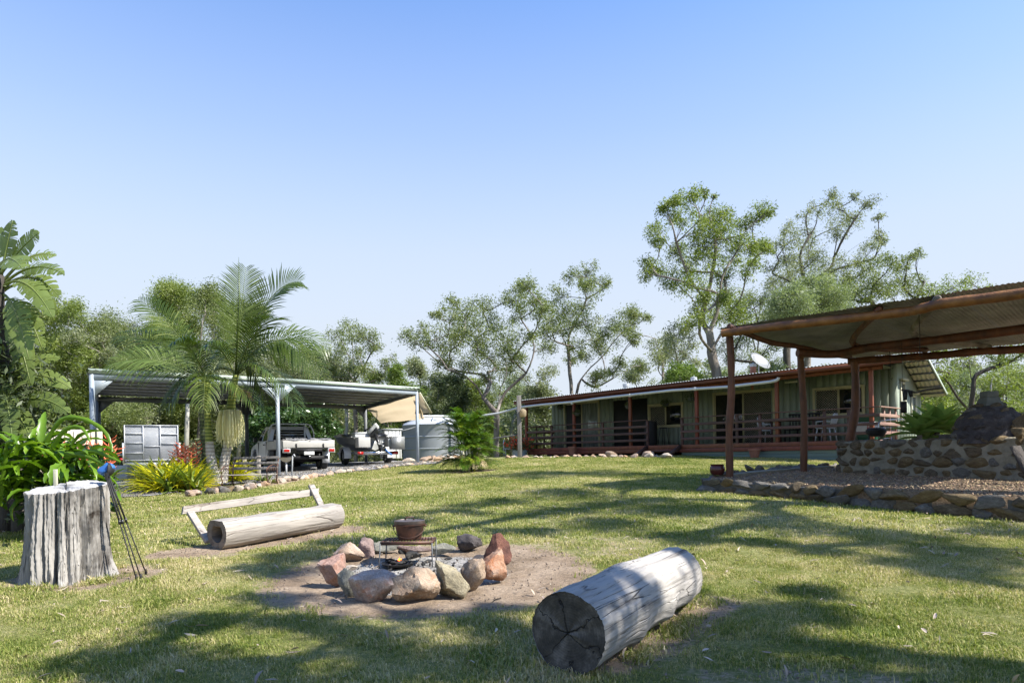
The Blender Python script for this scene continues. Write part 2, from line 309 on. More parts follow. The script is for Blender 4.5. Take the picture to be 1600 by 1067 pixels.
def endgrain():
    m, nt, b = new_mat('dark_cut_end_grain'); v = coords(nt, (1, 1, 1), True, False)
    sp = nt.nodes.new('ShaderNodeSeparateXYZ'); nt.links.new(v, sp.inputs[0])
    # rings from distance in the local YZ plane
    cb = nt.nodes.new('ShaderNodeCombineXYZ'); nt.links.new(sp.outputs[1], cb.inputs[0]); nt.links.new(sp.outputs[2], cb.inputs[1])
    ln = nt.nodes.new('ShaderNodeVectorMath'); ln.operation = 'LENGTH'; nt.links.new(cb.outputs[0], ln.inputs[0])
    nz = ntex(nt, v, 6, 4); ml = nt.nodes.new('ShaderNodeMath'); ml.operation = 'MULTIPLY_ADD'; ml.inputs[1].default_value = .03
    nt.links.new(nz.outputs[0], ml.inputs[0]); nt.links.new(ln.outputs['Value'], ml.inputs[2])
    ms = nt.nodes.new('ShaderNodeMath'); ms.operation = 'MULTIPLY'; ms.inputs[1].default_value = 420; nt.links.new(ml.outputs[0], ms.inputs[0])
    sn = nt.nodes.new('ShaderNodeMath'); sn.operation = 'SINE'; nt.links.new(ms.outputs[0], sn.inputs[0])
    n = ntex(nt, v, 9, 6, .7); col = ramp(nt, [(.3, (.025, .023, .019)), (.5, (.065, .058, .048)), (.72, (.17, .155, .135))], n.outputs[0]).outputs[0]
    f = ramp(nt, [(.3, (.38, .38, .38)), (.8, (.6, .6, .6))], sn.outputs[0]); col = mixc(nt, .35, col, f.outputs[0], 'OVERLAY')
    at = nt.nodes.new('ShaderNodeMath'); at.operation = 'ARCTAN2'; nt.links.new(sp.outputs[1], at.inputs[0]); nt.links.new(sp.outputs[2], at.inputs[1])
    a2 = nt.nodes.new('ShaderNodeMath'); a2.operation = 'MULTIPLY_ADD'; a2.inputs[1].default_value = .9; nt.links.new(at.outputs[0], a2.inputs[0]); a9 = nt.nodes.new('ShaderNodeMath'); a9.operation = 'MULTIPLY'; a9.inputs[1].default_value = 1.7; nt.links.new(nz.outputs[0], a9.inputs[0]); nt.links.new(a9.outputs[0], a2.inputs[2])
    fr = nt.nodes.new('ShaderNodeMath'); fr.operation = 'PINGPONG'; fr.inputs[1].default_value = .5; nt.links.new(a2.outputs[0], fr.inputs[0])
    cr_ = nt.nodes.new('ShaderNodeMath'); cr_.operation = 'MULTIPLY'; nt.links.new(fr.outputs[0], cr_.inputs[0]); nt.links.new(ln.outputs['Value'], cr_.inputs[1])
    fc = ramp(nt, [(0, (.9, .9, .9)), (.0015, (.5, .5, .5)), (.004, (0, 0, 0))], cr_.outputs[0]); col = mixc(nt, fc.outputs[0], col, (.008, .007, .006))
    nt.links.new(col, b.inputs['Base Color']); b.inputs['Roughness'].default_value = .95
    p = bump(nt, b, n.outputs[0], .6, .02)
    iv = nt.nodes.new('ShaderNodeInvert'); nt.links.new(fc.outputs[0], iv.inputs['Color']); bump(nt, b, iv.outputs[0], 1, .02, p)
    return m
MT['endgrain'] = endgrain()
def corrug(name, stops, per, axis, rough=.5, metal=.2):
    m, nt, b = new_mat(name); v = coords(nt, (1, 1, 1), True, False)
    n = ntex(nt, v, 1.3, 6, .65, .5); col = ramp(nt, dim(stops), n.outputs[0]).outputs[0]
    nt.links.new(col, b.inputs['Base Color']); b.inputs['Roughness'].default_value = rough; b.inputs['Metallic'].default_value = metal
    return m
MT['oldzinc'] = corrug('stained_corrugated_iron', [(.3, (.17, .17, .155)), (.5, (.30, .30, .275)), (.7, (.42, .415, .38))], 0, 0, .75, .0)
MT['creamsheet'] = corrug('cream_corrugated_sheet', [(.3, (.50, .48, .38)), (.7, (.62, .60, .50))], 0, 0, .5, 0)
def gravel_mat():
    m, nt, b = new_mat('blue_grey_gravel'); v = coords(nt, (1, 1, 1), True, False)
    vo = nt.nodes.new('ShaderNodeTexVoronoi'); vo.inputs['Scale'].default_value = 38; nt.links.new(v, vo.inputs['Vector'])
    sep = nt.nodes.new('ShaderNodeSeparateColor'); nt.links.new(vo.outputs['Color'], sep.inputs[0])
    col = ramp(nt, [(0, (.13, .13, .135)), (.5, (.23, .23, .235)), (1, (.36, .355, .35))], sep.outputs[0]).outputs[0]
    n = ntex(nt, v, .8, 5); col = mixc(nt, .5, col, ramp(nt, [(.35, (.38, .37, .36)), (.65, (.62, .62, .63))], n.outputs[0]).outputs[0], 'OVERLAY')
    nt.links.new(col, b.inputs['Base Color']); b.inputs['Roughness'].default_value = .9
    bump(nt, b, vo.outputs['Distance'], .8, .02); return m
MT['gravel'] = gravel_mat()
def ground_mat():
    m, nt, b = new_mat('lawn_soil_and_ash'); v = coords(nt, (1, 1, 1), True, False)
    def attr(nm):
        a = nt.nodes.new('ShaderNodeAttribute'); a.attribute_name = nm; return a.outputs['Fac']
    big = ntex(nt, v, .35, 5, .6, .4); mid = ntex(nt, v, 2.1, 6, .65, .3); fine = ntex(nt, v, 26, 6, .75); vf = ntex(nt, v, 110, 3, .7)
    g1 = ramp(nt, [(.30, (.078, .096, .024)), (.5, (.150, .162, .045)), (.68, (.24, .225, .09))], fine.outputs[0]).outputs[0]
    g2 = ramp(nt, [(.30, (.11, .135, .038)), (.5, (.215, .22, .085)), (.68, (.34, .31, .165))], fine.outputs[0]).outputs[0]
    mixf = nt.nodes.new('ShaderNodeMath'); mixf.operation = 'ADD'; nt.links.new(big.outputs[0], mixf.inputs[0]); nt.links.new(mid.outputs[0], mixf.inputs[1])
    hf = nt.nodes.new('ShaderNodeMath'); hf.operation = 'MULTIPLY'; hf.inputs[1].default_value = .5; nt.links.new(mixf.outputs[0], hf.inputs[0])
    grass = mixc(nt, ramp(nt, [(.45, (0, 0, 0)), (.55, (1, 1, 1))], hf.outputs[0]).outputs[0], g1, g2)
    dirt = ramp(nt, [(.28, (.13, .092, .06)), (.5, (.26, .198, .14)), (.72, (.37, .295, .22))], mid.outputs[0]).outputs[0]
    dirt = mixc(nt, .6, dirt, ramp(nt, [(.35, (.3, .3, .3)), (.65, (.75, .74, .72))], fine.outputs[0]).outputs[0], 'OVERLAY')
    ash = ramp(nt, [(.28, (.07, .065, .06)), (.43, (.18, .17, .155)), (.56, (.33, .315, .29)), (.72, (.46, .44, .41))], ntex(nt, v, 5, 7, .7, .5).outputs[0]).outputs[0]
    ash = mixc(nt, .7, ash, ramp(nt, [(.35, (.25, .25, .25)), (.6, (.7, .7, .7))], fine.outputs[0]).outputs[0], 'OVERLAY')
    def edge(a, lo, hi, k):
        s = nt.nodes.new('ShaderNodeMath'); s.operation = 'MULTIPLY_ADD'; s.inputs[1].default_value = k; nt.links.new(mid.outputs[0], s.inputs[0]); nt.links.new(a, s.inputs[2])
        s2 = nt.nodes.new('ShaderNodeMath'); s2.operation = 'MULTIPLY_ADD'; s2.inputs[1].default_value = k; nt.links.new(fine.outputs[0], s2.inputs[0]); nt.links.new(s.outputs[0], s2.inputs[2])
        s3 = nt.nodes.new('ShaderNodeMath'); s3.operation = 'SUBTRACT'; s3.inputs[1].default_value = k; nt.links.new(s2.outputs[0], s3.inputs[0])
        r = nt.nodes.new('ShaderNodeMapRange'); r.interpolation_type = 'SMOOTHSTEP'; r.inputs['From Min'].default_value = lo; r.inputs['From Max'].default_value = hi
        nt.links.new(s3.outputs[0], r.inputs[0]); return r.outputs[0]
    col = mixc(nt, edge(attr('dirt'), .35, .62, .8), grass, dirt)
    col = mixc(nt, edge(attr('ash'), .35, .65, .5), col, ash)
    litter = ramp(nt, [(.62, (0, 0, 0)), (.68, (1, 1, 1))], ntex(nt, v, 60, 2, .5).outputs[0]).outputs[0]
    lm = mixc(nt, 1.0, litter, ramp(nt, [(.5, (0, 0, 0)), (.65, (.8, .8, .8))], mid.outputs[0]).outputs[0], 'MULTIPLY')
    col = mixc(nt, lm, col, (.10, .075, .05))
    nt.links.new(col, b.inputs['Base Color']); b.inputs['Roughness'].default_value = .95; b.inputs['Specular IOR Level'].default_value = .15
    p = bump(nt, b, fine.outputs[0], .9, .035); bump(nt, b, vf.outputs[0], .6, .012, p); return m
MT['ground'] = ground_mat()
def grassblade():
    m, nt, b = new_mat('mown_grass_blade')
    at = nt.nodes.new('ShaderNodeAttribute'); at.attribute_name = 'rnd'
    oi = nt.nodes.new('ShaderNodeObjectInfo')
    gm = nt.nodes.new('ShaderNodeNewGeometry'); big = ntex(nt, gm.outputs['Position'], .35, 5, .6, .4); mid = ntex(nt, gm.outputs['Position'], 2.1, 6, .65, .3)
    a1 = nt.nodes.new('ShaderNodeMath'); a1.operation = 'ADD'; nt.links.new(big.outputs[0], a1.inputs[0]); nt.links.new(mid.outputs[0], a1.inputs[1])
    a2 = nt.nodes.new('ShaderNodeMath'); a2.operation = 'MULTIPLY_ADD'; a2.inputs[1].default_value = 1.0; a2.inputs[2].default_value = -.76; nt.links.new(a1.outputs[0], a2.inputs[0])
    a3 = nt.nodes.new('ShaderNodeMath'); a3.operation = 'MULTIPLY_ADD'; a3.inputs[1].default_value = .45; nt.links.new(at.outputs['Fac'], a3.inputs[0]); nt.links.new(a2.outputs[0], a3.inputs[2])
    a4 = nt.nodes.new('ShaderNodeMath'); a4.operation = 'MULTIPLY_ADD'; a4.inputs[1].default_value = .18; nt.links.new(oi.outputs['Random'], a4.inputs[0]); nt.links.new(a3.outputs[0], a4.inputs[2])
    r = ramp(nt, [(.12, (.055, .100, .012)), (.33, (.135, .180, .026)), (.52, (.245, .265, .062)), (.70, (.42, .365, .175)), (.88, (.56, .47, .29))], a4.outputs[0])
    nt.links.new(r.outputs[0], b.inputs['Base Color']); b.inputs['Roughness'].default_value = .6; b.inputs['Specular IOR Level'].default_value = .25
    tr = nt.nodes.new('ShaderNodeBsdfTranslucent'); nt.links.new(mixc(nt, 1.0, r.outputs[0], (1.3, 1.4, .7), 'MULTIPLY'), tr.inputs[0])
    mx = nt.nodes.new('ShaderNodeMixShader'); mx.inputs[0].default_value = .3
    nt.links.new(b.outputs[0], mx.inputs[1]); nt.links.new(tr.outputs[0], mx.inputs[2]); nt.links.new(mx.outputs[0], nt.nodes['Material Output'].inputs[0]); return m
MT['blade'] = grassblade()
def flame_mat():
    m, nt, b = new_mat('small_orange_flame'); e = nt.nodes.new('ShaderNodeEmission'); e.inputs[0].default_value = (1, .16, .02, 1); e.inputs[1].default_value = 3.0
    nt.links.new(e.outputs[0], nt.nodes['Material Output'].inputs[0]); return m
MT['flame'] = flame_mat()

# ------------------------------------------------------------------ objects
NAMES = {}
def woff(o):
    v = Vector((0, 0, 0))
    while o is not None: v += o.location; o = o.parent
    return v
def link(name, data, parent=None, loc=(0, 0, 0)):
    o = bpy.data.objects.new(name, data); COL.objects.link(o); o.location = loc
    if parent is not None: o.parent = parent
    return o
def tag(o, label=None, cat=None, group=None, kind=None):
    if label: o['label'] = label
    if cat: o['category'] = cat
    if group: o['group'] = group
    if kind: o['kind'] = kind
    return o
def thing(name, label, cat, loc=(0, 0, 0), rz=0, group=None):
    o = link(name, None, None, loc); o.rotation_euler = (0, 0, rz); o.empty_display_size = .2
    return tag(o, label, cat, group)
class MB:
    """collects shapes, then becomes one mesh object"""
    def __init__(s): s.v = []; s.f = []; s.r = []; s.n = 0
    def add(s, vs, fs, rnd=None):
        s.v.append(np.asarray(vs, float).reshape(-1, 3)); k = len(s.v[-1])
        s.f.extend([tuple(i+s.n for i in f) for f in fs])
        s.r.append(np.full(k, .5) if rnd is None else np.broadcast_to(np.asarray(rnd, float), (k,)).copy()); s.n += k
        return s
    def quads(s, vs4, rnd):
        """vs4: (N,4,3) loose quads"""
        N = len(vs4); s.v.append(vs4.reshape(-1, 3)); base = s.n
        s.f.extend(map(tuple, (np.arange(N*4).reshape(N, 4)+base).tolist())); s.r.append(np.repeat(rnd, 4)); s.n += 4*N; return s
    def box(s, c, d, R=None, bev=0):
        x, y, z = [q/2 for q in d]; p = np.array([(-x, -y, -z), (x, -y, -z), (x, y, -z), (-x, y, -z), (-x, -y, z), (x, -y, z), (x, y, z), (-x, y, z)])
        if R is not None: p = p @ np.array(R.to_3x3() if hasattr(R, 'to_3x3') else R).T
        return s.add(p+np.array(c), [(0, 3, 2, 1), (4, 5, 6, 7), (0, 1, 5, 4), (1, 2, 6, 5), (2, 3, 7, 6), (3, 0, 4, 7)])
    def bb(s, x0, x1, y0, y1, z0, z1): return s.box(((x0+x1)/2, (y0+y1)/2, (z0+z1)/2), (abs(x1-x0), abs(y1-y0), abs(z1-z0)))
    def bar(s, a, b, w, t, up=(0, 0, 1)):
        a = Vector(a); b = Vector(b); d = b-a; L = d.length; x = d.normalized(); u = Vector(up)
        y = u.cross(x)
        if y.length < 1e-4: y = Vector((0, 1, 0)).cross(x)
        y.normalize(); z = x.cross(y); R = Matrix((x, y, z)).transposed()
        return s.box((a+b)/2, (L, w, t), R)
    def tube(s, pts, rs, n=8, cap=True, rnd=None, squash=None):
        pts = [Vector(p) for p in pts]
        if not hasattr(rs, '__len__'): rs = [rs]*len(pts)
        vs = []; up = None
        for i, p in enumerate(pts):
            d = (pts[min(i+1, len(pts)-1)]-pts[max(i-1, 0)])
            if d.length < 1e-7: d = Vector((0, 0, 1))
            d.normalize()
            if up is None: up = Vector((0, 0, 1)) if abs(d.z) < .9 else Vector((1, 0, 0))
            x = up.cross(d)
            if x.length < 1e-5: x = d.orthogonal()
            x.normalize(); y = d.cross(x); up = y
            for k in range(n):
                a = 2*math.pi*k/n; vs.append(p+x*math.cos(a)*rs[i]+y*math.sin(a)*rs[i])
        fs = [(i*n+k, i*n+(k+1) % n, (i+1)*n+(k+1) % n, (i+1)*n+k) for i in range(len(pts)-1) for k in range(n)]
        if cap: fs += [tuple(reversed(range(n))), tuple(range((len(pts)-1)*n, len(pts)*n))]
        return s.add(vs, fs, rnd)
    def lathe(s, prof, c=(0, 0, 0), n=24, R=None, capb=True, capt=True, a0=0, a1=2*math.pi):
        full = abs(a1-a0-2*math.pi) < 1e-6; m = n if full else n+1
        vs = [(r*math.cos(a0+(a1-a0)*k/n), r*math.sin(a0+(a1-a0)*k/n), z) for r, z in prof for k in range(m)]
        vs = np.array(vs)
        if R is not None: vs = vs @ np.array(R.to_3x3()).T
        fs = []
        for i in range(len(prof)-1):
            for k in range(n if full else n):
                k2 = (k+1) % m if full else k+1
                fs.append((i*m+k, i*m+k2, (i+1)*m+k2, (i+1)*m+k))
        if capb and full: fs.append(tuple(reversed(range(m))))
        if capt and full: fs.append(tuple(range((len(prof)-1)*m, len(prof)*m)))
        return s.add(vs+np.array(c), fs)
    def grid(s, g, flip=False, rnd=None, close=False):
        g = np.asarray(g, float); a, b = g.shape[:2]
        bb = b if close else b-1
        fs = [(i*b+j, i*b+(j+1) % b, (i+1)*b+(j+1) % b, (i+1)*b+j) for i in range(a-1) for j in range(bb)]
        if flip: fs = [f[::-1] for f in fs]
        return s.add(g.reshape(-1, 3), fs, rnd)
    def prism(s, poly, z0, z1):
        n = len(poly); z0 = [z0]*n if not hasattr(z0, '__len__') else z0; z1 = [z1]*n if not hasattr(z1, '__len__') else z1
        vs = [(p[0], p[1], z0[i]) for i, p in enumerate(poly)]+[(p[0], p[1], z1[i]) for i, p in enumerate(poly)]
        return s.add(vs, [tuple(range(n))[::-1], tuple(range(n, 2*n))]+[(i, (i+1) % n, n+(i+1) % n, n+i) for i in range(n)])
    def mesh(s, name, smooth=False, off=None):
        me = bpy.data.meshes.new(name); v = np.concatenate(s.v) if s.v else np.zeros((0, 3))
        if off is not None: v = v-np.array(off)
        nf = len(s.f); ln = np.fromiter((len(f) for f in s.f), int, nf)
        me.vertices.add(len(v)); me.vertices.foreach_set('co', v.astype(np.float32).ravel())
        me.loops.add(int(ln.sum())); me.loops.foreach_set('vertex_index', np.fromiter((i for f in s.f for i in f), np.int32, int(ln.sum())))
        me.polygons.add(nf); me.polygons.foreach_set('loop_start', np.concatenate([[0], np.cumsum(ln)[:-1]]).astype(np.int32))
        me.update(calc_edges=True); me.validate()
        if smooth is True: me.shade_smooth()
        elif smooth:
            me.shade_smooth(); me.set_sharp_from_angle(angle=rad(smooth))
        a = me.attributes.new('rnd', 'FLOAT', 'POINT'); a.data.foreach_set('value', np.concatenate(s.r).astype(np.float32))
        return me
    def build(s, name, mat, parent=None, smooth=False, local=False, bev=0):
        off = None if (local or parent is None) else woff(parent)
        me = s.mesh(name, smooth, off)
        me.materials.append(MT[mat] if isinstance(mat, str) else mat)
        o = link(name, me, parent)
        if bev:
            m = o.modifiers.new('bevel', 'BEVEL'); m.width = bev; m.segments = 2; m.limit_method = 'ANGLE'
        return o
def solo(mb, name, mat, label, cat, loc=(0, 0, 0), group=None, smooth=False, bev=0, kind=None):
    """a thing that is one mesh with its origin at loc (verts given in world space)"""
    me = mb.mesh(name, smooth, loc); me.materials.append(MT[mat] if isinstance(mat, str) else mat)
    o = link(name, me, None, loc); tag(o, label, cat, group, kind)
    if bev:
        m = o.modifiers.new('bevel', 'BEVEL'); m.width = bev; m.segments = 2; m.limit_method = 'ANGLE'
    return o
def copytree(o, loc=None, rz=None, scale=None, label=None, parent=None):
    c = o.copy(); COL.objects.link(c)
    if parent is not None: c.parent = parent
    if loc is not None: c.location = loc
    if rz is not None: c.rotation_euler = (0, 0, rz)
    if scale is not None: c.scale = scale if hasattr(scale, '__len__') else (scale,)*3
    if label: c['label'] = label
    for ch in list(o.children): copytree(ch, parent=c)
    return c
def nz(p, s=1.0, seed=0): return noise.noise(Vector(p)*s+Vector((seed*13.7, seed*7.1, seed*3.3)))
# rocks: rounded convex polyhedra with fracture faces
_ico = {}
def ico(sub):
    if sub not in _ico:
        bm = bmesh.new(); bmesh.ops.create_icosphere(bm, subdivisions=sub, radius=1); bm.verts.ensure_lookup_table()
        _ico[sub] = (np.array([v.co[:] for v in bm.verts]), [tuple(v.index for v in f.verts) for f in bm.faces]); bm.free()
    return _ico[sub]
def rock_verts(sub, seed, planes=14, sharp=14, rough=.06):
    r = np.random.default_rng(seed); d, fs = ico(sub)
    n = r.normal(size=(planes, 3)); n /= np.linalg.norm(n, axis=1)[:, None]; hh = r.uniform(.5, 1.0, planes)
    k = np.maximum(d @ n.T, .02)/hh
    rr = 1/(np.sum(k**sharp, axis=1)**(1/sharp))
    rr = np.minimum(rr, 1.35)
    nn = np.array([nz(x, 2.2, seed)+.5*nz(x, 6, seed)-.5*abs(nz(x, 4, seed+3))+.3*nz(x, 14, seed)+.2*nz(x, 28, seed) for x in d])
    return d*(rr*(1+rough*nn))[:, None], fs
def rock_mesh(name, seed, size, sub=3, mat='tan', R=None, planes=12, sharp=26, rough=.07, smooth=32):
    v, fs = rock_verts(sub, seed, planes, sharp, rough); v = v-(v.max(0)+v.min(0))/2; v = v/(v.max(0)-v.min(0))*np.array(size)
    if R is not None: v = v @ np.array(R.to_3x3()).T
    mb = MB(); mb.add(v, fs); me = mb.mesh(name, smooth); me.materials.append(RK[mat]); return me
def leafquads(c, size, wid, rg, droop=.5, fold=0):
    """N loose leaves round the centres c"""
    N = len(c); d = rg.normal(size=(N, 3)); d[:, 2] = d[:, 2]*.7-droop; d /= np.linalg.norm(d, axis=1)[:, None]
    u = rg.normal(size=(N, 3)); u -= (u*d).sum(1)[:, None]*d; u /= np.linalg.norm(u, axis=1)[:, None]
    s = (np.asarray(size)*rg.uniform(.65, 1.3, N))[:, None]; w = s*wid
    return np.stack([c, c+d*s*.45+u*w*.5, c+d*s, c+d*s*.45-u*w*.5], axis=1)
# ------------------------------------------------------------------ ground
PIT = G(655, 893)
LA, LB = G(888, 1052), G(1068, 938)                 # foreground log, near and far foot
BA, BB = G(338, 858), G(515, 824)                   # bench log feet
STUMP = G(103, 905); STUMP = Vector((STUMP.x-.05, STUMP.y+.1, 0))
def blob(X, Y, cx, cy, rx, ry, rot=0, soft=.35):
    c, s = math.cos(rot), math.sin(rot); dx, dy = X-cx, Y-cy
    q = np.sqrt(((dx*c+dy*s)/rx)**2+((-dx*s+dy*c)/ry)**2); return 1-sstep(1-soft, 1+soft, q)
def capsule(X, Y, a, b, r, soft=.4):
    ax, ay = a[0], a[1]; bx, by = b[0]-ax, b[1]-ay; t = np.clip(((X-ax)*bx+(Y-ay)*by)/(bx*bx+by*by), 0, 1)
    q = np.hypot(X-ax-bx*t, Y-ay-by*t)/r; return 1-sstep(1-soft, 1+soft, q)
PALMB = [G(235, 768), G(300, 768), G(360, 762), G(430, 752)]
BEDS = [(G(20, 812), 1.15, .9)]
BUSH = G(732, 737)
def dirt(X, Y):
    m = blob(X, Y, PIT.x+.12, PIT.y-.02, 1.55, 1.5, 0, .3)
    m = np.maximum(m, .62*capsule(X, Y, (LA.x+.30, LA.y+.2), (LB.x+.2, LB.y-.1), .26, .7))
    m = np.maximum(m, capsule(X, Y, (BA.x-.3, BA.y-.22), (BB.x+.2, BB.y-.18), .36, .35))
    m = np.maximum(m, .62*blob(X, Y, STUMP.x+.2, STUMP.y, .75, .65))
    for g, rx, ry in BEDS: m = np.maximum(m, blob(X, Y, g.x, g.y+.5, rx, ry))
    for a, b in zip(PALMB[:-1], PALMB[1:]): m = np.maximum(m, capsule(X, Y, (a.x, a.y+.6), (b.x, b.y+.6), .95, .25))
    m = np.maximum(m, .8*blob(X, Y, BUSH.x+.15, BUSH.y, .75, .55))
    m = np.maximum(m, .45*blob(X, Y, 1.2, 7.6, 1.2, .8)); m = np.maximum(m, .42*blob(X, Y, 1.3, 3.5, 1.2, .5))
    m = np.maximum(m, .5*blob(X, Y, -3.4, 7.5, .5, .3))
    return m
def ashm(X, Y): return blob(X, Y, PIT.x, PIT.y+.10, .84, .84, 0, .3)
def warp(lo, hi, fine, n0, far, n1):
    a = np.arange(lo, hi, fine); g = np.geomspace(fine, 1, n1); g = np.cumsum(g); g = g/g[-1]
    return np.concatenate([(lo-far*g)[::-1], a, hi+far*g])
xs = warp(-6, 8, .07, 0, 600, 60); ys = np.concatenate([np.arange(-3, 1.8, .4), np.arange(1.8, 11, .07), 11+1200*(lambda g: g/g[-1])(np.cumsum(np.geomspace(.07, 900, 90))) ])
ys = np.concatenate([[-300, -60, -15, -6], ys])
GX, GY = np.meshgrid(xs, ys)
GZ = H(GX, GY)
rough = np.array([noise.noise(Vector((x*9, y*9, 0)))*.009+noise.noise(Vector((x*3, y*3, 4)))*.012 if 1.8 < y < 12 and -7 < x < 9 else 0 for x, y in zip(GX.ravel(), GY.ravel())]).reshape(GX.shape)
A_ = ashm(GX, GY); D_ = dirt(GX, GY)
GZ = GZ+rough*(1+2*A_) - .035*A_ - .012*D_
mb = MB(); mb.grid(np.stack([GX, GY, GZ], -1)); gm = mb.mesh('ground', True)
for nm, arr in (('dirt', D_), ('ash', A_)):
    a = gm.attributes.new(nm, 'FLOAT', 'POINT'); a.data.foreach_set('value', arr.astype(np.float32).ravel())
gm.materials.append(MT['ground']); go = link('ground', gm); tag(go, 'mown lawn with bare sandy patches round the fire pit', None, None, 'structure')

# gravel drive under and in front of the carport
edge = [G(-140, 792), G(60, 783), G(165, 779), G(228, 777)]
edge += [P(300, 745, 17.6), P(380, 745, 18.4)]
edge += [G(440, 751), G(520, 741), G(620, 729), G(690, 724)]
ep = []
for a, b in zip(edge[:-1], edge[1:]):
    for t in np.linspace(0, 1, 8, endpoint=False): ep.append((a.x*(1-t)+b.x*t, a.y*(1-t)+b.y*t))
ep.append((edge[-1].x, edge[-1].y))
back = [(x-.5*L, y+.867*L) for (x, y) in ep for L in [0]]
gr = []
for L in np.linspace(0, 14, 24):
    row = []
    for (x, y) in ep:
        w = .25*math.sin(x*2.1)*math.sin(y*1.7) if L == 0 else 0
        X_, Y_ = x-.5*L+w, y+.867*L+w; row.append((X_, Y_, h(X_, Y_)+.03))
    gr.append(row)
mb = MB(); mb.grid(gr, flip=False); g_ = mb.mesh('gravel_drive', True); g_.materials.append(MT['gravel'])
tag(link('gravel_drive', g_), 'blue grey gravel drive in front of the carport', None, None, 'structure')

# raised wood chip bed of the shelter
def bedz(Y): return .70+.03*(Y-13)
BED = [(3.80, 13.12), (6.62, 8.86), (9.3, 4.6), (18, 6), (18, 19), (10.5, 18.6), (7.75, 16.6), (5.35, 14.95), (4.1, 14.0)]
mb = MB(); mb.prism(BED, [-.2]*9, [bedz(p[1]) for p in BED]); b_ = mb.mesh('mulch_bed'); b_.materials.append(MT['mulch'])
tag(link('mulch_bed', b_), 'raised bed covered in brown wood chips under the shelter', None, None, 'structure')

# ------------------------------------------------------------------ instanced ground cover
def inbed(X, Y):
    X = np.asarray(X); Y = np.asarray(Y); ins = np.zeros(X.shape, bool); n = len(BED)
    for i in range(n):
        x1, y1 = BED[i]; x2, y2 = BED[(i+1) % n]
        c = ((y1 > Y) != (y2 > Y)) & (X < (x2-x1)*(Y-y1)/(y2-y1+1e-9)+x1); ins ^= c
    return ins
def scatter(name, pts, rot, scl, protos, label, cat, kind='stuff'):
    """points as a mesh; a node group puts one of the small meshes on each"""
    me = bpy.data.meshes.new(name); me.vertices.add(len(pts)); me.vertices.foreach_set('co', np.asarray(pts, np.float32).ravel())
    for nm, t, arr in (('rot', 'FLOAT_VECTOR', rot), ('scl', 'FLOAT', scl)):
        a = me.attributes.new(nm, t, 'POINT'); a.data.foreach_set('vector' if t == 'FLOAT_VECTOR' else 'value', np.asarray(arr, np.float32).ravel())
    a = me.attributes.new('pick', 'INT', 'POINT'); a.data.foreach_set('value', rng.integers(0, len(protos), len(pts)).astype(np.int32))
    o = link(name, me); tag(o, label, cat, None, kind)
    cl = bpy.data.collections.new(name+'_pieces')
    for i, p in enumerate(protos):
        q = bpy.data.objects.new(name+'_piece', p); cl.objects.link(q)
    ng = bpy.data.node_groups.new(name, 'GeometryNodeTree')
    ng.interface.new_socket('Geometry', in_out='INPUT', socket_type='NodeSocketGeometry'); ng.interface.new_socket('Geometry', in_out='OUTPUT', socket_type='NodeSocketGeometry')
    gi = ng.nodes.new('NodeGroupInput'); go_ = ng.nodes.new('NodeGroupOutput'); ip = ng.nodes.new('GeometryNodeInstanceOnPoints')
    ci = ng.nodes.new('GeometryNodeCollectionInfo'); ci.inputs[0].default_value = cl; ci.inputs['Separate Children'].default_value = True; ci.inputs['Reset Children'].default_value = True
    def na(nm, t):
        n = ng.nodes.new('GeometryNodeInputNamedAttribute'); n.data_type = t; n.inputs[0].default_value = nm; return n.outputs[0]
    L = ng.links.new
    L(gi.outputs[0], ip.inputs['Points']); L(ci.outputs[0], ip.inputs['Instance']); ip.inputs['Pick Instance'].default_value = True
    L(na('pick', 'INT'), ip.inputs['Instance Index']); L(na('rot', 'FLOAT_VECTOR'), ip.inputs['Rotation']); L(na('scl', 'FLOAT'), ip.inputs['Scale'])
    L(ip.outputs[0], go_.inputs[0])
    m = o.modifiers.new('scatter', 'NODES'); m.node_group = ng
    return o
def tuft(seed, nb, rad_, hgt, wid):
    r = np.random.default_rng(seed); mb = MB()
    for i in range(nb):
        a = r.uniform(0, 6.28); q = rad_*math.sqrt(r.uniform()); b = np.array([q*math.cos(a), q*math.sin(a), -.008])
        az = r.uniform(0, 6.28); lean = r.uniform(.15, 1.25); hh = hgt*r.uniform(.45, 1.25); w = wid*r.uniform(.7, 1.3)
        d = np.array([math.cos(az), math.sin(az), 0]); s = np.array([-d[1], d[0], 0])*w/2
        p1 = b+d*hh*.35*lean+np.array([0, 0, hh*.6]); p2 = b+d*hh*.95*lean+np.array([0, 0, hh*(1-.35*lean)])
        k = r.uniform()
        mb.add([b-s, b+s, p1+s*.8, p1-s*.8, p2], [(0, 1, 2, 3), (3, 2, 4)], k)
    me = mb.mesh('grass_tuft'); me.materials.append(MT['blade']); return me
def grasspts(n, y0, y1, half, thin=1.0):
    Y = np.sqrt(rng.uniform(y0**2, y1**2, n)); X = rng.uniform(-half, half, n)*Y
    d = dirt(X, Y); nz_ = rng.uniform(size=n)
    patch = .5+.5*np.sin(X*2.3+1.7*np.sin(Y*1.9))*np.sin(Y*2.7+X*.8)
    keep = (d+.25*(nz_-.5)) < .42-.12*patch
    keep |= (nz_ < .05) & (d < .75)
    keep &= ~inbed(X, Y)
    keep &= (ashm(X, Y) < .1)
    # not on the gravel drive or under the bromeliads
    q = np.interp(X, [p[0] for p in ep], [p[1] for p in ep]); keep &= ~((X < ep[-1][0]) & (Y > q-.05))
    X, Y = X[keep], Y[keep]
    return X, Y
near = [tuft(s, 15, .055, .034, .0034) for s in range(5)]
X, Y = grasspts(62000, 2.6, 8.0, .80)
N = len(X); pts = np.stack([X, Y, H(X, Y)], -1)
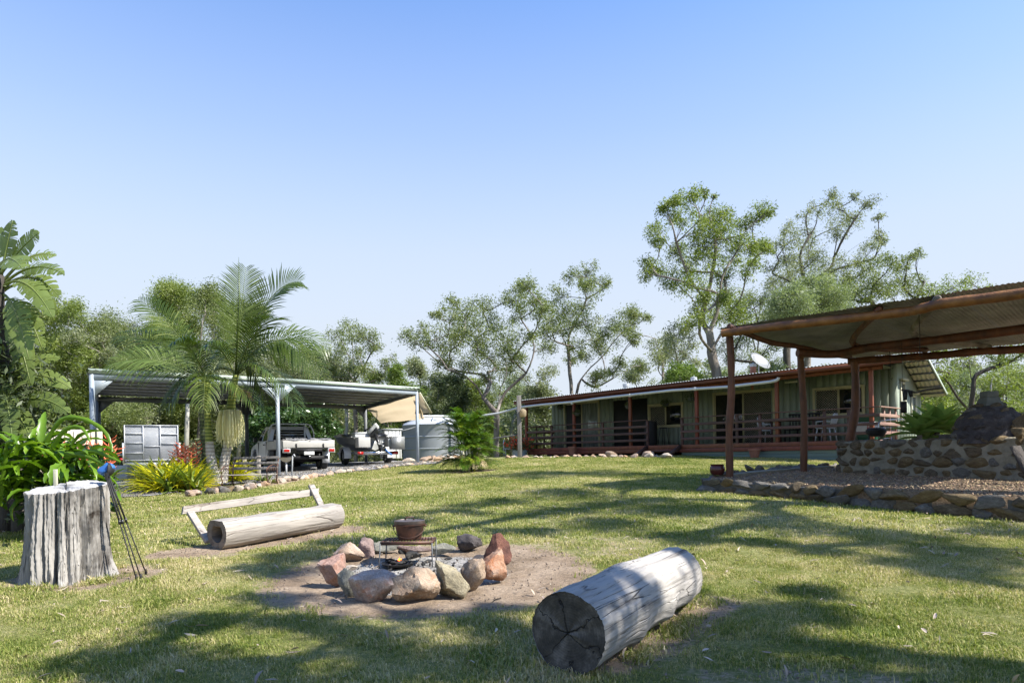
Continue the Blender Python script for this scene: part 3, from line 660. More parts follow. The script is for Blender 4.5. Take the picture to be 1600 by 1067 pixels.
scatter('lawn_grass', pts, np.stack([rng.normal(0, .1, N), rng.normal(0, .1, N), rng.uniform(0, 6.28, N)], -1), rng.uniform(.6, 1.4, N)*(1+.45*np.sin(X*3.7+2*np.sin(Y*2.9))*np.sin(Y*4.3+X)), near, 'short mown grass blades on the near lawn', 'grass')
# longer uncut grass against the logs and the stump
X = []; Y = []
for k in range(2600):
    m_ = k % 3
    if m_ == 0: t_ = rng.uniform(); a_ = rng.choice((-1, 1)); X.append(LA.x+(LB.x-LA.x)*t_+a_*rng.uniform(.2, .3)); Y.append(LA.y+(LB.y-LA.y)*t_+rng.normal(0, .05))
    elif m_ == 1: a_ = rng.uniform(0, 6.28); q = rng.uniform(.40, .52); X.append(STUMP.x+q*math.cos(a_)); Y.append(STUMP.y+q*math.sin(a_))
    else: t_ = rng.uniform(); X.append(BA.x+(BB.x-BA.x)*t_+rng.normal(0, .1)); Y.append(BA.y+(BB.y-BA.y)*t_+.45+rng.normal(0, .05))
X = np.array(X); Y = np.array(Y); k = (np.sin(X*7)+np.sin(Y*9+X*3)) > -.3; X, Y = X[k], Y[k]; N = len(X)
scatter('edge_grass', np.stack([X, Y, H(X, Y)-.01], -1), np.stack([rng.normal(0, .25, N), rng.normal(0, .25, N), rng.uniform(0, 6.28, N)], -1), rng.uniform(.9, 2.1, N), near, 'longer grass left uncut against the logs and the stump', 'grass')
far = [tuft(s+20, 18, .13, .042, .0075) for s in range(5)]
X, Y = grasspts(70000, 7.6, 26.0, .80)
N = len(X); pts = np.stack([X, Y, H(X, Y)], -1)
scatter('distant_lawn_grass', pts, np.stack([rng.normal(0, .1, N), rng.normal(0, .1, N), rng.uniform(0, 6.28, N)], -1), rng.uniform(.6, 1.35, N), far, 'short mown grass on the lawn towards the house', 'grass')
# fallen gum leaves and twigs
def fleaf(seed, L, W, mat):
    r = np.random.default_rng(seed); n = 7; g = []
    for i in range(n):
        t = i/(n-1); w = W*math.sin(math.pi*min(1, t*.95+.04))**.8; cx = .18*L*math.sin(t*2.2); zz = .12*L*math.sin(t*3.1+seed)
        g.append([(L*(t-.5), cx-w/2, zz+.2*w), (L*(t-.5), cx, zz), (L*(t-.5), cx+w/2, zz+.25*w)])
    mb = MB(); mb.grid(g); me = mb.mesh('fallen_leaf', True); me.materials.append(mat); return me
MT['litter'] = NM('dry_gum_leaf', [(.3, (.30, .22, .15)), (.7, (.55, .46, .36))], 4, .7, .1, var=.35, hue=.02)
lf = [fleaf(1, .085, .018, MT['litter']), fleaf(2, .06, .022, MT['litter']), fleaf(3, .11, .014, MT['litter']), fleaf(4, .04, .02, MT['litter'])]
n = 1500; Y = np.sqrt(rng.uniform(2.7**2, 14**2, n)); X = rng.uniform(-.8, .8, n)*Y; k = ~inbed(X, Y) & (ashm(X, Y) < .2); X, Y = X[k], Y[k]; n = len(X)
scatter('fallen_leaves', np.stack([X, Y, H(X, Y)+.028], -1), np.stack([rng.normal(0, .35, n), rng.normal(0, .35, n), rng.uniform(0, 6.28, n)], -1), rng.uniform(.5, 1.15, n), lf, 'dry gum leaves fallen on the lawn', 'leaves')
def chipm(seed, d):
    mb = MB(); r = np.random.default_rng(seed); v, f = rock_verts(1, seed, 8); mb.add(v*np.array(d)/2, f); me = mb.mesh('wood_chip'); me.materials.append(MT['chip']); return me
ch = [chipm(1, (.06, .02, .012)), chipm(2, (.04, .03, .012)), chipm(3, (.09, .014, .012)), chipm(4, (.035, .025, .018))]
n = 26000; X = rng.uniform(3.8, 14, n); Y = rng.uniform(5, 17.5, n); k = inbed(X, Y) & (X/Y < .82); X, Y = X[k], Y[k]; n = len(X)
scatter('wood_chips', np.stack([X, Y, bedz(Y)+.006], -1), np.stack([rng.normal(0, .4, n), rng.normal(0, .4, n), rng.uniform(0, 6.28, n)], -1), rng.uniform(.6, 1.5, n), ch, 'loose brown wood chips covering the raised bed', 'wood chips')
ck = [chipm(11, (.05, .03, .02)), chipm(12, (.03, .03, .02)), chipm(13, (.02, .02, .015)), chipm(14, (.09, .025, .02))]
for q in ck: q.materials[0] = MT['charcoal']
n = 330; a = rng.uniform(0, 6.28, n); q = .7*np.sqrt(rng.uniform(size=n)); X = PIT.x+q*np.cos(a)-.05; Y = PIT.y+q*np.sin(a)+.1
w = np.exp(-((X-PIT.x+.05)**2+(Y-PIT.y-.25)**2)/.10)+.12; k = rng.uniform(size=n) < w; X, Y = X[k], Y[k]; n = len(X)
scatter('charcoal_bits', np.stack([X, Y, H(X, Y)-.02], -1), rng.uniform(-.5, 3, (n, 3)), rng.uniform(.4, 1.6, n), ck, 'bits of charcoal strewn over the white ash', 'charcoal')
pb = [chipm(21, (.022, .018, .012)), chipm(22, (.014, .012, .01))]
for q in pb: q.materials[0] = MT['soil']
n = 5200; Y = np.sqrt(rng.uniform(3**2, 10**2, n)); X = rng.uniform(-.8, .8, n)*Y; k = (dirt(X, Y) > .35); X, Y = X[k], Y[k]; n = len(X)
scatter('soil_crumbs', np.stack([X, Y, H(X, Y)-.004], -1), rng.uniform(0, 3, (n, 3)), rng.uniform(.4, 1.5, n), pb, 'small crumbs of dry soil on the bare patches', 'soil')
# small gravel at the near drive
gb = [chipm(31, (.05, .04, .03)), chipm(32, (.035, .03, .025))]
for q in gb: q.materials[0] = RK['wall2']
n = 9000; t = rng.integers(0, len(ep), n); L = rng.uniform(0, 3, n)**1.0; X = np.array([ep[i][0] for i in t])-.5*L+rng.normal(0, .3, n); Y = np.array([ep[i][1] for i in t])+.867*L+rng.normal(0, .05, n)
scatter('loose_gravel', np.stack([X, Y, H(X, Y)+.035], -1), rng.uniform(0, 3, (n, 3)), rng.uniform(.4, 1.2, n), gb, 'loose grey stones on the near side of the drive', 'gravel')

# ------------------------------------------------------------------ fire pit stones
def pitrock(px0, px1, y0, y1, mat, seed, label, depth=.8, tilt=(0, 0, 0), planes=10, sharp=34, base=None):
    g = G((px0+px1)/2, (base or y1)-3); k = g.y/F; w = (px1-px0)*k; hh = (y1-y0)*k*1.02
    w = max(.06, w); d = min(w, hh)*depth
    me = rock_mesh('fire_pit_stone', seed, (w*1.13, d*1.2, hh*1.14), 4, mat, None, planes, sharp, .10)
    o = link('fire_pit_stone', me, None, (g.x, g.y+d*.35, h(g.x, g.y)+hh*.44)); o.rotation_euler = tilt
    return tag(o, label, 'stone', 'stones ringed round the fire pit')
pitrock(497, 537, 872, 920, 'pink', 3, 'pinkish tan block at the left end of the fire ring', .9, (0, -.1, .3))
pitrock(524, 566, 851, 879, 'beige', 14, 'pale beige stone with a pointed peak in the fire ring, behind the pink block', .7, (0, .35, .2), 9)
pitrock(553, 582, 844, 873, 'mauve', 25, 'mauve brown upright stone at the back left of the fire ring', .8, (0, 0, .2))
pitrock(580, 622, 849, 866, 'grey', 36, 'low dark grey stone behind the left leg of the grate', .8, (0, 0, 0))
pitrock(521, 568, 892, 932, 'grey', 47, 'grey green stone wedged between the pink block and the pink grey stone', .9, (.1, .1, -.2))
pitrock(548, 617, 896, 943, 'pinkgrey', 58, 'wide pink grey stone with an orange patch at the front of the fire ring', .85, (.25, -.12, .15), 12)
pitrock(610, 682, 890, 944, 'tan', 69, 'largest blocky tan stone at the front of the fire ring', .85, (.1, .1, -.12), 12)
pitrock(684, 730, 880, 936, 'olive', 81, 'upright olive tan stone right of the large blocky one', .75, (.05, -.08, .1))
pitrock(719, 757, 875, 926, 'tan', 92, 'narrow cracked tan stone between the olive stone and the orange one', .7, (.1, .12, -.1), 18)
pitrock(744, 790, 869, 912, 'orange', 103, 'orange brown stone with a grey front at the right of the fire ring', .9, (.1, -.25, .3), 10)
pitrock(760, 799, 838, 892, 'darkred', 114, 'tall dark red stone standing at the right end of the fire ring', .6, (0, .22, .2), 12)
pitrock(714, 752, 839, 864, 'dark', 125, 'rounded black soot stained stone at the back right of the fire ring', .9, (0, .2, .1))
pitrock(676, 710, 852, 868, 'grey', 136, 'small low grey stone half sunk in ash at the back of the fire ring', .9)
pitrock(530, 556, 886, 897, 'edge1', 147, 'small whitish slab lying on ash behind the grey green stone', 1.2)
pitrock(737, 760, 871, 886, 'dark', 158, 'small sooty stone tucked behind the orange brown stone', 1.2)
pitrock(622, 672, 855, 866, 'mauve', 169, 'long low ash covered stone behind the iron grate', .6)

# grate (trivet table) with the camp oven on it
gb_ = G(640, 878); gx0 = P(598, 845, gb_.y).x; gx1 = P(677, 845, gb_.y).x; gz = P(640, 846, gb_.y).z; gy0, gy1 = gb_.y-.12, gb_.y+.24
t = thing('fire_grate', 'black iron grate table standing over the coals in the fire pit', 'grate', (gb_.x, gb_.y, h(gb_.x, gb_.y)))
mb = MB()
for a, b in (((gx0, gy0), (gx1, gy0)), ((gx0, gy1), (gx1, gy1)), ((gx0, gy0), (gx0, gy1)), ((gx1, gy0), (gx1, gy1))): mb.bar((a[0], a[1], gz), (b[0], b[1], gz), .008, .034)
mb.build('grate_frame', 'iron', t)
me = None
for i in range(17):
    x = gx0+(gx1-gx0)*(i+.5)/17; mb = MB(); mb.bar((x, gy0, gz+.012), (x, gy1, gz+.012), .011, .008); mb.build('bar', 'iron', t)
for x, dx in ((gx0, -.01), (gx1, .0)):
    for y in (gy0, gy1):
        mb = MB(); mb.tube([(x+dx*.3, y, gz), (x+dx*2, y, h(x, y)-.06)], .007, 6); mb.build('leg', 'darksteel', t)
ox = (P(614, 840, gb_.y).x+P(664, 840, gb_.y).x)/2; R0 = (P(664, 840, gb_.y).x-P(614, 840, gb_.y).x)/2*.93
t = thing('camp_oven', 'rusty round cast iron camp oven with its lid on, standing on the grate', 'camp oven', (ox, (gy0+gy1)/2, gz+.018))
oy = (gy0+gy1)/2; z0 = gz+.02
mb = MB(); mb.lathe([(R0*.70, z0), (R0*.78, z0+.006), (R0*.86, z0+.06), (R0*.95, z0+.12), (R0*.99, z0+.142), (R0*1.05, z0+.148), (R0*1.05, z0+.158), (R0*.98, z0+.16)], (ox, oy, 0), 48); mb.build('pot', 'iron', t, 40)
mb = MB(); mb.lathe([(R0*1.03, z0+.161), (R0*1.05, z0+.168), (R0*1.05, z0+.192), (R0*1.0, z0+.196), (R0*.98, z0+.188), (R0*.6, z0+.196), (R0*.2, z0+.20), (.001, z0+.20)], (ox, oy, 0), 48, capt=False); ld = mb.build('lid', 'lidiron', t, 40)
mb = MB(); mb.tube([(ox-.045, oy-.02, z0+.198), (ox-.03, oy-.02, z0+.225), (ox+.03, oy+.01, z0+.225), (ox+.045, oy+.01, z0+.198)], .008, 8); mb.build('handle', 'iron', ld)
for s in (-1, 1):
    mb = MB(); mb.tube([(ox+s*R0*.98, oy-.02, z0+.135), (ox+s*R0*1.12, oy-.015, z0+.14), (ox+s*R0*1.12, oy+.015, z0+.14), (ox+s*R0*.98, oy+.02, z0+.135)], .008, 6); mb.build('lug', 'iron', t)
mb = MB(); mb.tube([(ox+R0*1.08*math.cos(a), oy-R0*1.08*abs(math.sin(a))*.8-.01, z0+.135-.11*math.sin(a)) for a in np.linspace(0, math.pi, 17)], .0045, 6); mb.build('bail_handle', 'iron', t, True)
# embers
e = G(620, 882); e = Vector((e.x, e.y+.08, h(e.x, e.y)-.02))
t = thing('embers_pan', 'flat black pan of burning coals under the grate', 'pan', e)
mb = MB(); mb.lathe([(.02, e.z), (.15, e.z+.005), (.175, e.z+.03), (.165, e.z+.032), (.14, e.z+.016), (.01, e.z+.012)], (e.x, e.y, 0), 28); mb.build('pan', 'black', t, 40)
for i in range(9):
    me = rock_mesh('coal', 200+i, (rng.uniform(.04, .10), rng.uniform(.04, .07), rng.uniform(.03, .05)), 2, 'dark'); me.materials[0] = MT['charcoal']
    o = link('coal', me, t, (rng.uniform(-.1, .12), rng.uniform(-.08, .1), .035+.012*rng.uniform()))
mb = MB()
for dx, dy, hh, w in ((0, 0, .042, .009), (.014, .01, .03, .007), (-.012, .006, .028, .007)):
    mb.lathe([(.002, .0), (w, .012), (w*.9, hh*.4), (w*.35, hh*.75), (.0005, hh)], (e.x+.02+dx, e.y-.03+dy, e.z+.05), 8)
mb.build('flame', 'flame', t, True)
for i, (px, py, sz) in enumerate(((646, 866, .17), (632, 862, .10), (668, 876, .07), (578, 868, .08), (700, 872, .06))):
    g = G(px, py); me = rock_mesh('burnt_wood', 230+i, (sz*1.5, sz*.6, sz*.6), 3, 'dark', None, 9); me.materials[0] = MT['charcoal']
    o = link('burnt_wood', me, None, (g.x, g.y, g.z)); o.rotation_euler = (rng.uniform(-.4, .4), rng.uniform(-.3, .3), rng.uniform(0, 3))
    tag(o, ['largest black lump of burnt wood beside the flame', 'charred chunk of wood left of the largest lump', 'small charred lump in front of the right leg of the grate', 'charred lump near the mauve brown stone', 'charred bit of wood on the ash towards the black stone'][i], 'burnt wood', 'charred wood in the ash')

# ------------------------------------------------------------------ stump
t = thing('tree_stump', 'large grey weathered tree stump with vertical cracks standing on the lawn', 'tree stump', (STUMP.x, STUMP.y, h(STUMP.x, STUMP.y)))
zb = h(STUMP.x, STUMP.y)-.06; ztop = P(103, 762, STUMP.y).z
na, nl = 320, 90; g = []
def stumpR(a, t_):
    base = .325+.06*(1-t_)**2.2+.012*math.sin(2*a+1)
    c, s = math.cos(a), math.sin(a)
    fl = .040*noise.noise(Vector((c*2.2, s*2.2, t_*.5)))+.022*noise.noise(Vector((c*5, s*5, t_*1.2+3)))-.030*abs(noise.noise(Vector((c*9, s*9, t_*1.1+1))))-.022*abs(noise.noise(Vector((c*19, s*19, t_*2.2+8))))+.010*noise.noise(Vector((c*42, s*42, t_*4)))+.006*noise.noise(Vector((c*30, s*30, t_*26)))
    gr = 0
    for a0, dep, wd in ((-2.0, .07, .10), (-1.62, .03, .05), (-1.28, .045, .06), (-.55, .06, .09), (-1.0, .02, .03), (-2.5, .03, .06), (.4, .05, .1), (2, .05, .1)):
        da = (a-a0+math.pi) % (2*math.pi)-math.pi; ww = wd*(1.1-.75*t_+.35*noise.noise(Vector((a0*3, t_*4, 0))))
        gr -= 1.9*dep*(1.0-.72*t_)*math.exp(-(da+.05*noise.noise(Vector((t_*5, a0, 2))))**2/(ww*ww+1e-4))
    root = .05*(1-t_)**5*(math.sin(5*a+.6)+.5*math.sin(9*a))
    return base+fl+gr+root
rowsz = []
for j in range(nl):
    t_ = j/(nl-1); row = []
    for i in range(na):
        a = 2*math.pi*i/na; r = stumpR(a, t_); z = zb+(ztop+.015*math.cos(a+.3)+.045*math.sin(a)-zb)*t_
        if t_ == 1: z += .012*noise.noise(Vector((math.cos(a)*9, math.sin(a)*9, 0)))
        row.append((STUMP.x+r*math.cos(a), STUMP.y+r*math.sin(a), z))
    g.append(row)
mb = MB(); mb.grid(g, close=True); mb.build('stump_side', 'stump', t, 50)
g2 = []
for q in np.linspace(1, .02, 16):
    g2.append([(STUMP.x+(x-STUMP.x)*q, STUMP.y+(y-STUMP.y)*q, z+(.0 if q > .99 else .012*noise.noise(Vector((x*q*9, y*q*9, 3)))+.01)) for x, y, z in g[-1]])
mb = MB(); mb.grid(g2, close=True); MT['stumptop'] = NM('pale_grey_stump_top', [(.3, (.36, .35, .34)), (.7, (.54, .53, .51))], 6, .9, .6, 22, (1, 1, 1))
mb.build('stump_top', 'stumptop', t, 50)
# little marker stake behind the stump, and the folded tripod with its blue bag leaning on it
s0 = P(87, 762, STUMP.y+.12)
mb = MB(); mb.bb(s0.x-.018, s0.x+.018, s0.y-.01, s0.y+.01, ztop-.005, P(87, 733, STUMP.y+.12).z); st = solo(mb, 'wooden_tag', 'trimpale', 'small pale wooden tag standing upright on top of the stump', 'tag', (s0.x, s0.y, ztop), bev=.003)
hd = P(167, 744, STUMP.y-.05); t = thing('folded_tripod', 'thin black folded tripod with blue bag leaning beside the stump', 'tripod', (hd.x+.2, hd.y, h(hd.x+.2, hd.y)))
feet = [G(213, 904), G(220, 903), G(228, 895)]
for i, f in enumerate(feet):
    top = hd+Vector((.008*(i-1), .01*i, 0)); m1 = top.lerp(f, .45)
    mb = MB(); mb.tube([top, m1], .0085, 8); mb.tube([m1, f], .0055, 6); lg = mb.build('leg', 'black', t, True)
    mb = MB(); mb.lathe([(.012, -.025), (.013, .02), (.006, .04)], f, 8); mb.build('foot', 'black', lg)
    mb = MB(); mb.tube([m1-Vector((0, 0, .02)), m1+Vector((0, 0, .02))], .013, 8); mb.build('clamp', 'blackgloss', lg)
mb = MB(); mb.tube([hd+Vector((0, 0, -.03)), hd+Vector((0, 0, .035))], .018, 10); mb.tube([hd+Vector((-.03, 0, .0)), hd+Vector((.03, 0, .0))], .009, 8); mb.build('tripod_head', 'blackgloss', t, 40)
bgp = P(163, 735, STUMP.y+.05); v, f = rock_verts(3, 5, 9, 10, .05); mb = MB(); mb.add(v*np.array([.085, .06, .062])+np.array(bgp), f); bag = solo(mb, 'blue_bag', 'bluecloth', 'bright blue cloth bag hanging on the tripod head beside the stump', 'bag', bgp, smooth=True)
mb = MB(); v, f = rock_verts(3, 6, 9, 8, .05); mb.add(v*np.array([.03, .062, .066])+np.array(bgp+Vector((.062, -.005, 0))), f); mb.build('bag_end', 'black', bag, True)

# ------------------------------------------------------------------ logs
def logmesh(A, B, r0, r1, seed, na=96, nl=70, bulge=(), sq=1.0, rag=0.0):
    """a log lying from A to B (centre line), local frame x along the log"""
    A = Vector(A); B = Vector(B); L = (B-A).length; g = []
    for j in range(nl):
        t_ = j/(nl-1); row = []
        for i in range(na):
            a = 2*math.pi*i/na; c, s = math.cos(a), math.sin(a); r = r0+(r1-r0)*t_
            r *= 1+.05*noise.noise(Vector((c*1.3, s*1.3, t_*2.2+seed)))+.03*noise.noise(Vector((c*5, s*5, t_*2+seed)))+.022*noise.noise(Vector((c*18, s*18, t_*5+seed)))+.014*noise.noise(Vector((c*34, s*34, t_*16+seed)))-.02*max(0, .35-abs(noise.noise(Vector((c*4, s*4, t_*1.2+seed+7))))*6)
            for (bt, ba, bh, bw) in bulge:
                da = (a-ba+math.pi) % (2*math.pi)-math.pi; r += bh*math.exp(-((t_-bt)*L/bw)**2-(da/.55)**2)
            e_ = rag*noise.noise(Vector((c*3, s*3, seed+9+t_*0)))*(1 if j in (0, nl-1) else 0)
            row.append((L*t_+e_, r*c*sq, r*s))
        g.append(row)
    return g, L
def place_log(o, A, B):
    d = (Vector(B)-Vector(A)).normalized(); y = Vector((0, 0, 1)).cross(d).normalized(); z = d.cross(y)
    o.matrix_world = Matrix.Translation(A) @ Matrix((d, y, z)).transposed().to_4x4()
nA = Vector((LA.x, LA.y, h(LA.x, LA.y)+.225)); nB = Vector((LB.x-.06, LB.y, h(LB.x, LB.y)+.20))
t = thing('fallen_log', 'thick silvery grey log with a dark sawn end lying on the lawn in front', 'log', nA)
place_log(t, nA, nB)
g, L = logmesh(nA, nB, .232, .215, 3, na=160, nl=130, bulge=((.62, -2.6, .035, .10), (.66, -1.2, .05, .12), (.35, -2.2, .03, .08), (.85, -2.9, .03, .15), (.5, 1.2, .02, .2), (.15, .5, .02, .15)))
mb = MB(); mb.grid(g, close=True); mb.build('log_body', 'logwood', t, 50, local=True)
for g_e, nm, ft in ((g[0], 'cut_end', True), (g[-1], 'cut_end', False)):
    rr_ = [[(x+(.004 if ft else -.004)+(.008*noise.noise(Vector((y*9, z*9, 1)))*(q < .99)), y*q, z*q) for x, y, z in g_e] for q in np.linspace(.995, .01, 10)]
    mb = MB(); mb.grid(rr_, close=True, flip=ft); mb.build(nm, 'endgrain', t, 50, local=True)
mb = MB(); mb.tube([(L*.36, .15, -.19), (L*.34, .25, -.22), (L*.30, .28, -.23)], [.045, .035, .015], 10); mb.build('branch_stub', 'logwood', t, True, local=True)

# log bench: hollow log seat, two props, one plank as backrest
bA = Vector((BA.x-.02, BA.y+.06, h(BA.x, BA.y)+.175)); bB = Vector((BB.x+.07, BB.y+.08, h(BB.x, BB.y)+.165))
t = thing('log_bench', 'bleached hollow log bench with a single plank backrest on the lawn', 'bench', bA)
sub = thing('seat_log', None, None); del_ = sub
bpy.data.objects.remove(sub)
d = (bB-bA).normalized(); yv = Vector((0, 0, 1)).cross(d).normalized(); zv = d.cross(yv)
MX = Matrix.Translation(bA) @ Matrix((d, yv, zv)).transposed().to_4x4()
t.matrix_world = MX
MI = MX.inverted()
g, L = logmesh(bA, bB, .185, .17, 8, bulge=((.93, 1.7, .045, .15),), sq=1.02)
# seat side slightly flattened on top
g = [[(x, y, min(z, .150+.02*noise.noise(Vector((x*3, y*5, 0))))) for x, y, z in row] for row in g]
mb = MB(); mb.grid(g, close=True); mb.build('log_seat', 'benchwood', t, 50, local=True)
rr_ = [[(x+.002, y*q, z*q) for x, y, z in g[0]] for q in np.linspace(1, .58, 5)]+[[(x+.02+.5*(1-s_), y*.56*(.9+.1*s_), z*.56*(.9+.1*s_)-.01) for x, y, z in g[0]] for s_ in (1, .6, .2)]
mb = MB(); mb.grid(rr_, close=True, flip=True); MT['benchend'] = wood_mat('hollow_log_end', (.30, .25, .20), (.17, .14, .11), (.05, .04, .03), 0)
mb.build('hollow_end', 'benchend', t, 50, local=True)
mb = MB(); mb.lathe([(.10, 0), (.001, .001)], (.33, 0, -.01), 20, Matrix.Rotation(rad(90), 4, 'Y')); mb.build('hollow_shade_disc', 'black', t, local=True)  # black disc paints the shade deep in the hollow
rr_ = [[(x-.002+.02*noise.noise(Vector((y*6, z*6, 0)))*(q < 1), y*q, z*q) for x, y, z in g[-1]] for q in np.linspace(1, .01, 8)]
mb = MB(); mb.grid(rr_, close=True); mb.build('far_end', 'benchend', t, 50, local=True)
pl0 = P(285, 797, bA.y+.42); pl1 = P(497, 768, bB.y+.40)
def W(p): return MI @ Vector(p)
# plank: wavy upper edge
a_, b_2 = W(pl0), W(pl1); dv = (b_2-a_); Lp = dv.length; g = []
upw = (MI.to_3x3() @ Vector((0, .35, .94))).normalized(); nrm = dv.normalized().cross(upw).normalized()
for i in range(41):
    t_ = i/40; wv = .095+.008*noise.noise(Vector((t_*3, 0, 5)))+(.018*math.exp(-((t_-.68)/.14)**2)); c_ = a_+dv*t_
    g.append([c_-nrm*.022-upw*.05, c_-nrm*.022+upw*(wv-.05), c_+nrm*.022+upw*(wv-.05+.004), c_+nrm*.022-upw*.05])
mb = MB(); mb.grid(g, close=True); n0 = 0
mb.f.append((3, 2, 1, 0)); mb.f.append((160, 161, 162, 163)); mb.build('backrest_plank', 'plank', t, 40, local=True)
for (tx, ty), (bx_, by_) in (((300, 812), (326, 846)), ((489, 770), (513, 812))):
    left = tx < 400; Yt = (bA.y+.38 if left else bB.y+.36); Yb = (bA.y+.10 if left else bB.y-.02)
    mb = MB(); p0 = W(P(tx-3, ty-12, Yt)); p1 = W(P(bx_, by_, Yb)); mb.bar(p0, p1, .085, .045); mb.build('backrest_prop', 'plank', t, local=True, bev=.006)
# ------------------------------------------------------------------ house (local frame: x along the front to the right, y into the house)
a0_, _ = ray(1372, 660); HO = Vector((a0_*20.5, 20.5, 0)); HN = Vector((.724, .69, 0)); HXD = Vector((.69, -.724, 0))
HRZ = math.atan2(-.724, .69)
def hx(px, y):
    """local x where the photo column px meets the plane at depth y"""
    a = ray(px, 650)[0]; o = HO+HN*y
    return (a*o.y-o.x)/(HXD.x-a*HXD.y)
def hz(px, py, y):
    x = hx(px, y); p = HO+HN*y+HXD*x; return CAMZ+ray(px, py)[1]*p.y
def hg(x, y): p = HO+HN*y+HXD*x; return h(p.x, p.y)
house = thing('house', 'long green weatherboard house with red brown verandah posts and fascia', 'house', HO, HRZ)
def hp(mb, name, mat, parent=house, **kw): return mb.build(name, mat, parent, local=True, **kw)
DZ = 1.50; XL = hx(823, 0); XR = 0.02; WY = 1.9; XWL = hx(862, WY); XWR = hx(1399, WY)
TOPZ = 3.80; BACK = 4.3
# openings in the front wall: x0,x1,z0,z1
def op(p0, p1, y0, y1, y=WY):
    pm = (p0+p1)/2; return (hx(p0, y), hx(p1, y), hz(pm, y1, y), hz(pm, y0, y))
O1 = op(883, 935, 630, 702); O1 = (O1[0], O1[1], DZ, O1[3])
O0 = (hx(958, WY), hx(1011, WY), DZ, hz(985, 624, WY))
O2 = op(1015, 1065, 633, 665); O3 = op(1117, 1208, 613, 693); O3 = (O3[0], O3[1], DZ, O3[3]); O4 = op(1274, 1348, 607, 647)
OPN = [O1, O0, O2, O3, O4]
x = XWL; bw = .232
while x < XWR-.01:
    x1 = min(x+bw, XWR); cuts = sorted([(o[2], o[3]) for o in OPN if o[0] < (x+x1)/2 < o[1]]); z = DZ-.05
    for c0, c1 in cuts+[(TOPZ, TOPZ)]:
        if c0-z > .03:
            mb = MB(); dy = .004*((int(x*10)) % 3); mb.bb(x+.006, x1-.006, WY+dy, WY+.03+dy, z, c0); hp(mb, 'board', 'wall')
        z = c1
    x = x1
mb = MB(); zz = TOPZ
for o in [(XWL, XWL, 0, 0)]+OPN+[(XWR, XWR, 0, 0)]: pass
segs = []; z = DZ-.05
xs_ = sorted([XWL, XWR]+[q for o in OPN for q in o[:2]])
for xa, xb in zip(xs_[:-1], xs_[1:]):
    xm = (xa+xb)/2; cuts = sorted([(o[2], o[3]) for o in OPN if o[0] < xm < o[1]]); z = DZ-.05
    for c0, c1 in cuts+[(TOPZ, TOPZ)]:
        if c0-z > .02: mb.bb(xa, xb, WY+.036, WY+.09, z, c0)
        z = c1
hp(mb, 'wall_backing', 'wall')
# left, back and right walls, floor
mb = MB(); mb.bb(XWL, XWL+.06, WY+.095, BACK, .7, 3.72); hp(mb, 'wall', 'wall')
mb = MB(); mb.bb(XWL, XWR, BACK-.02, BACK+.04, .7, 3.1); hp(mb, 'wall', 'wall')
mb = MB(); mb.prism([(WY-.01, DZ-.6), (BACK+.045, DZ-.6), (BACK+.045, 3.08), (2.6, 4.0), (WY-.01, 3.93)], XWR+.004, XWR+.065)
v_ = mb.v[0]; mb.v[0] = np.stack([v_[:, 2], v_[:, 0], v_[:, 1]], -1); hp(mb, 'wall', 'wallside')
for k in range(9):
    yy = WY+.04+k*.27
    if yy < BACK: mb = MB(); mb.bb(XWR+.065, XWR+.08, yy, yy+.03, DZ-.4, 3.0); hp(mb, 'batten', 'wallside')
mb = MB(); mb.bb(XWR-.13, XWR+.085, WY-.03, WY-.003, DZ-.5, 3.9); hp(mb, 'corner_board', 'wallside')
mb = MB(); mb.bb(XWL+.07, XWR-.07, WY+.9, WY+.95, DZ, 3.7); mb.bb(XWL+.07, XWR-.07, WY+.1, WY+.9, DZ-.06, DZ-.01); mb.bb(XWL+.07, XWR-.07, WY+.1, WY+.9, 3.62, 3.66); hp(mb, 'painted_dark_interior', 'shadeblack')  # black panels paint the darkness of the rooms behind the openings
mb = MB(); mb.bb(O0[0], O0[1], WY+.05, WY+.07, O0[2], O0[3]); sc_ = hp(mb, 'insect_screen', 'flyscreen')
def lattice(x0, x1, z0, z1, y, pitch=.085, w=.011):
    mb = MB(); W_ = x1-x0; Hh = z1-z0; n = int((W_+Hh)/pitch)+1
    for s in (1, -1):
        for k in range(-int(Hh/pitch)-1, n+1):
            c = k*pitch
            pts = []
            # line x = c + s*... clipped
            ta, tb = 0.0, Hh
            xa = (lambda t: c+t) if s == 1 else (lambda t: c+Hh-t)
            if s == 1: ta = max(0, -c); tb = min(Hh, W_-c)
            else: ta = max(0, c+Hh-W_); tb = min(Hh, c+Hh)
            if tb-ta > .02: mb.bar((x0+xa(ta), y+.004*s, z0+ta), (x0+xa(tb), y+.004*s, z0+tb), w, .006, (0, 1, 0))
    return mb
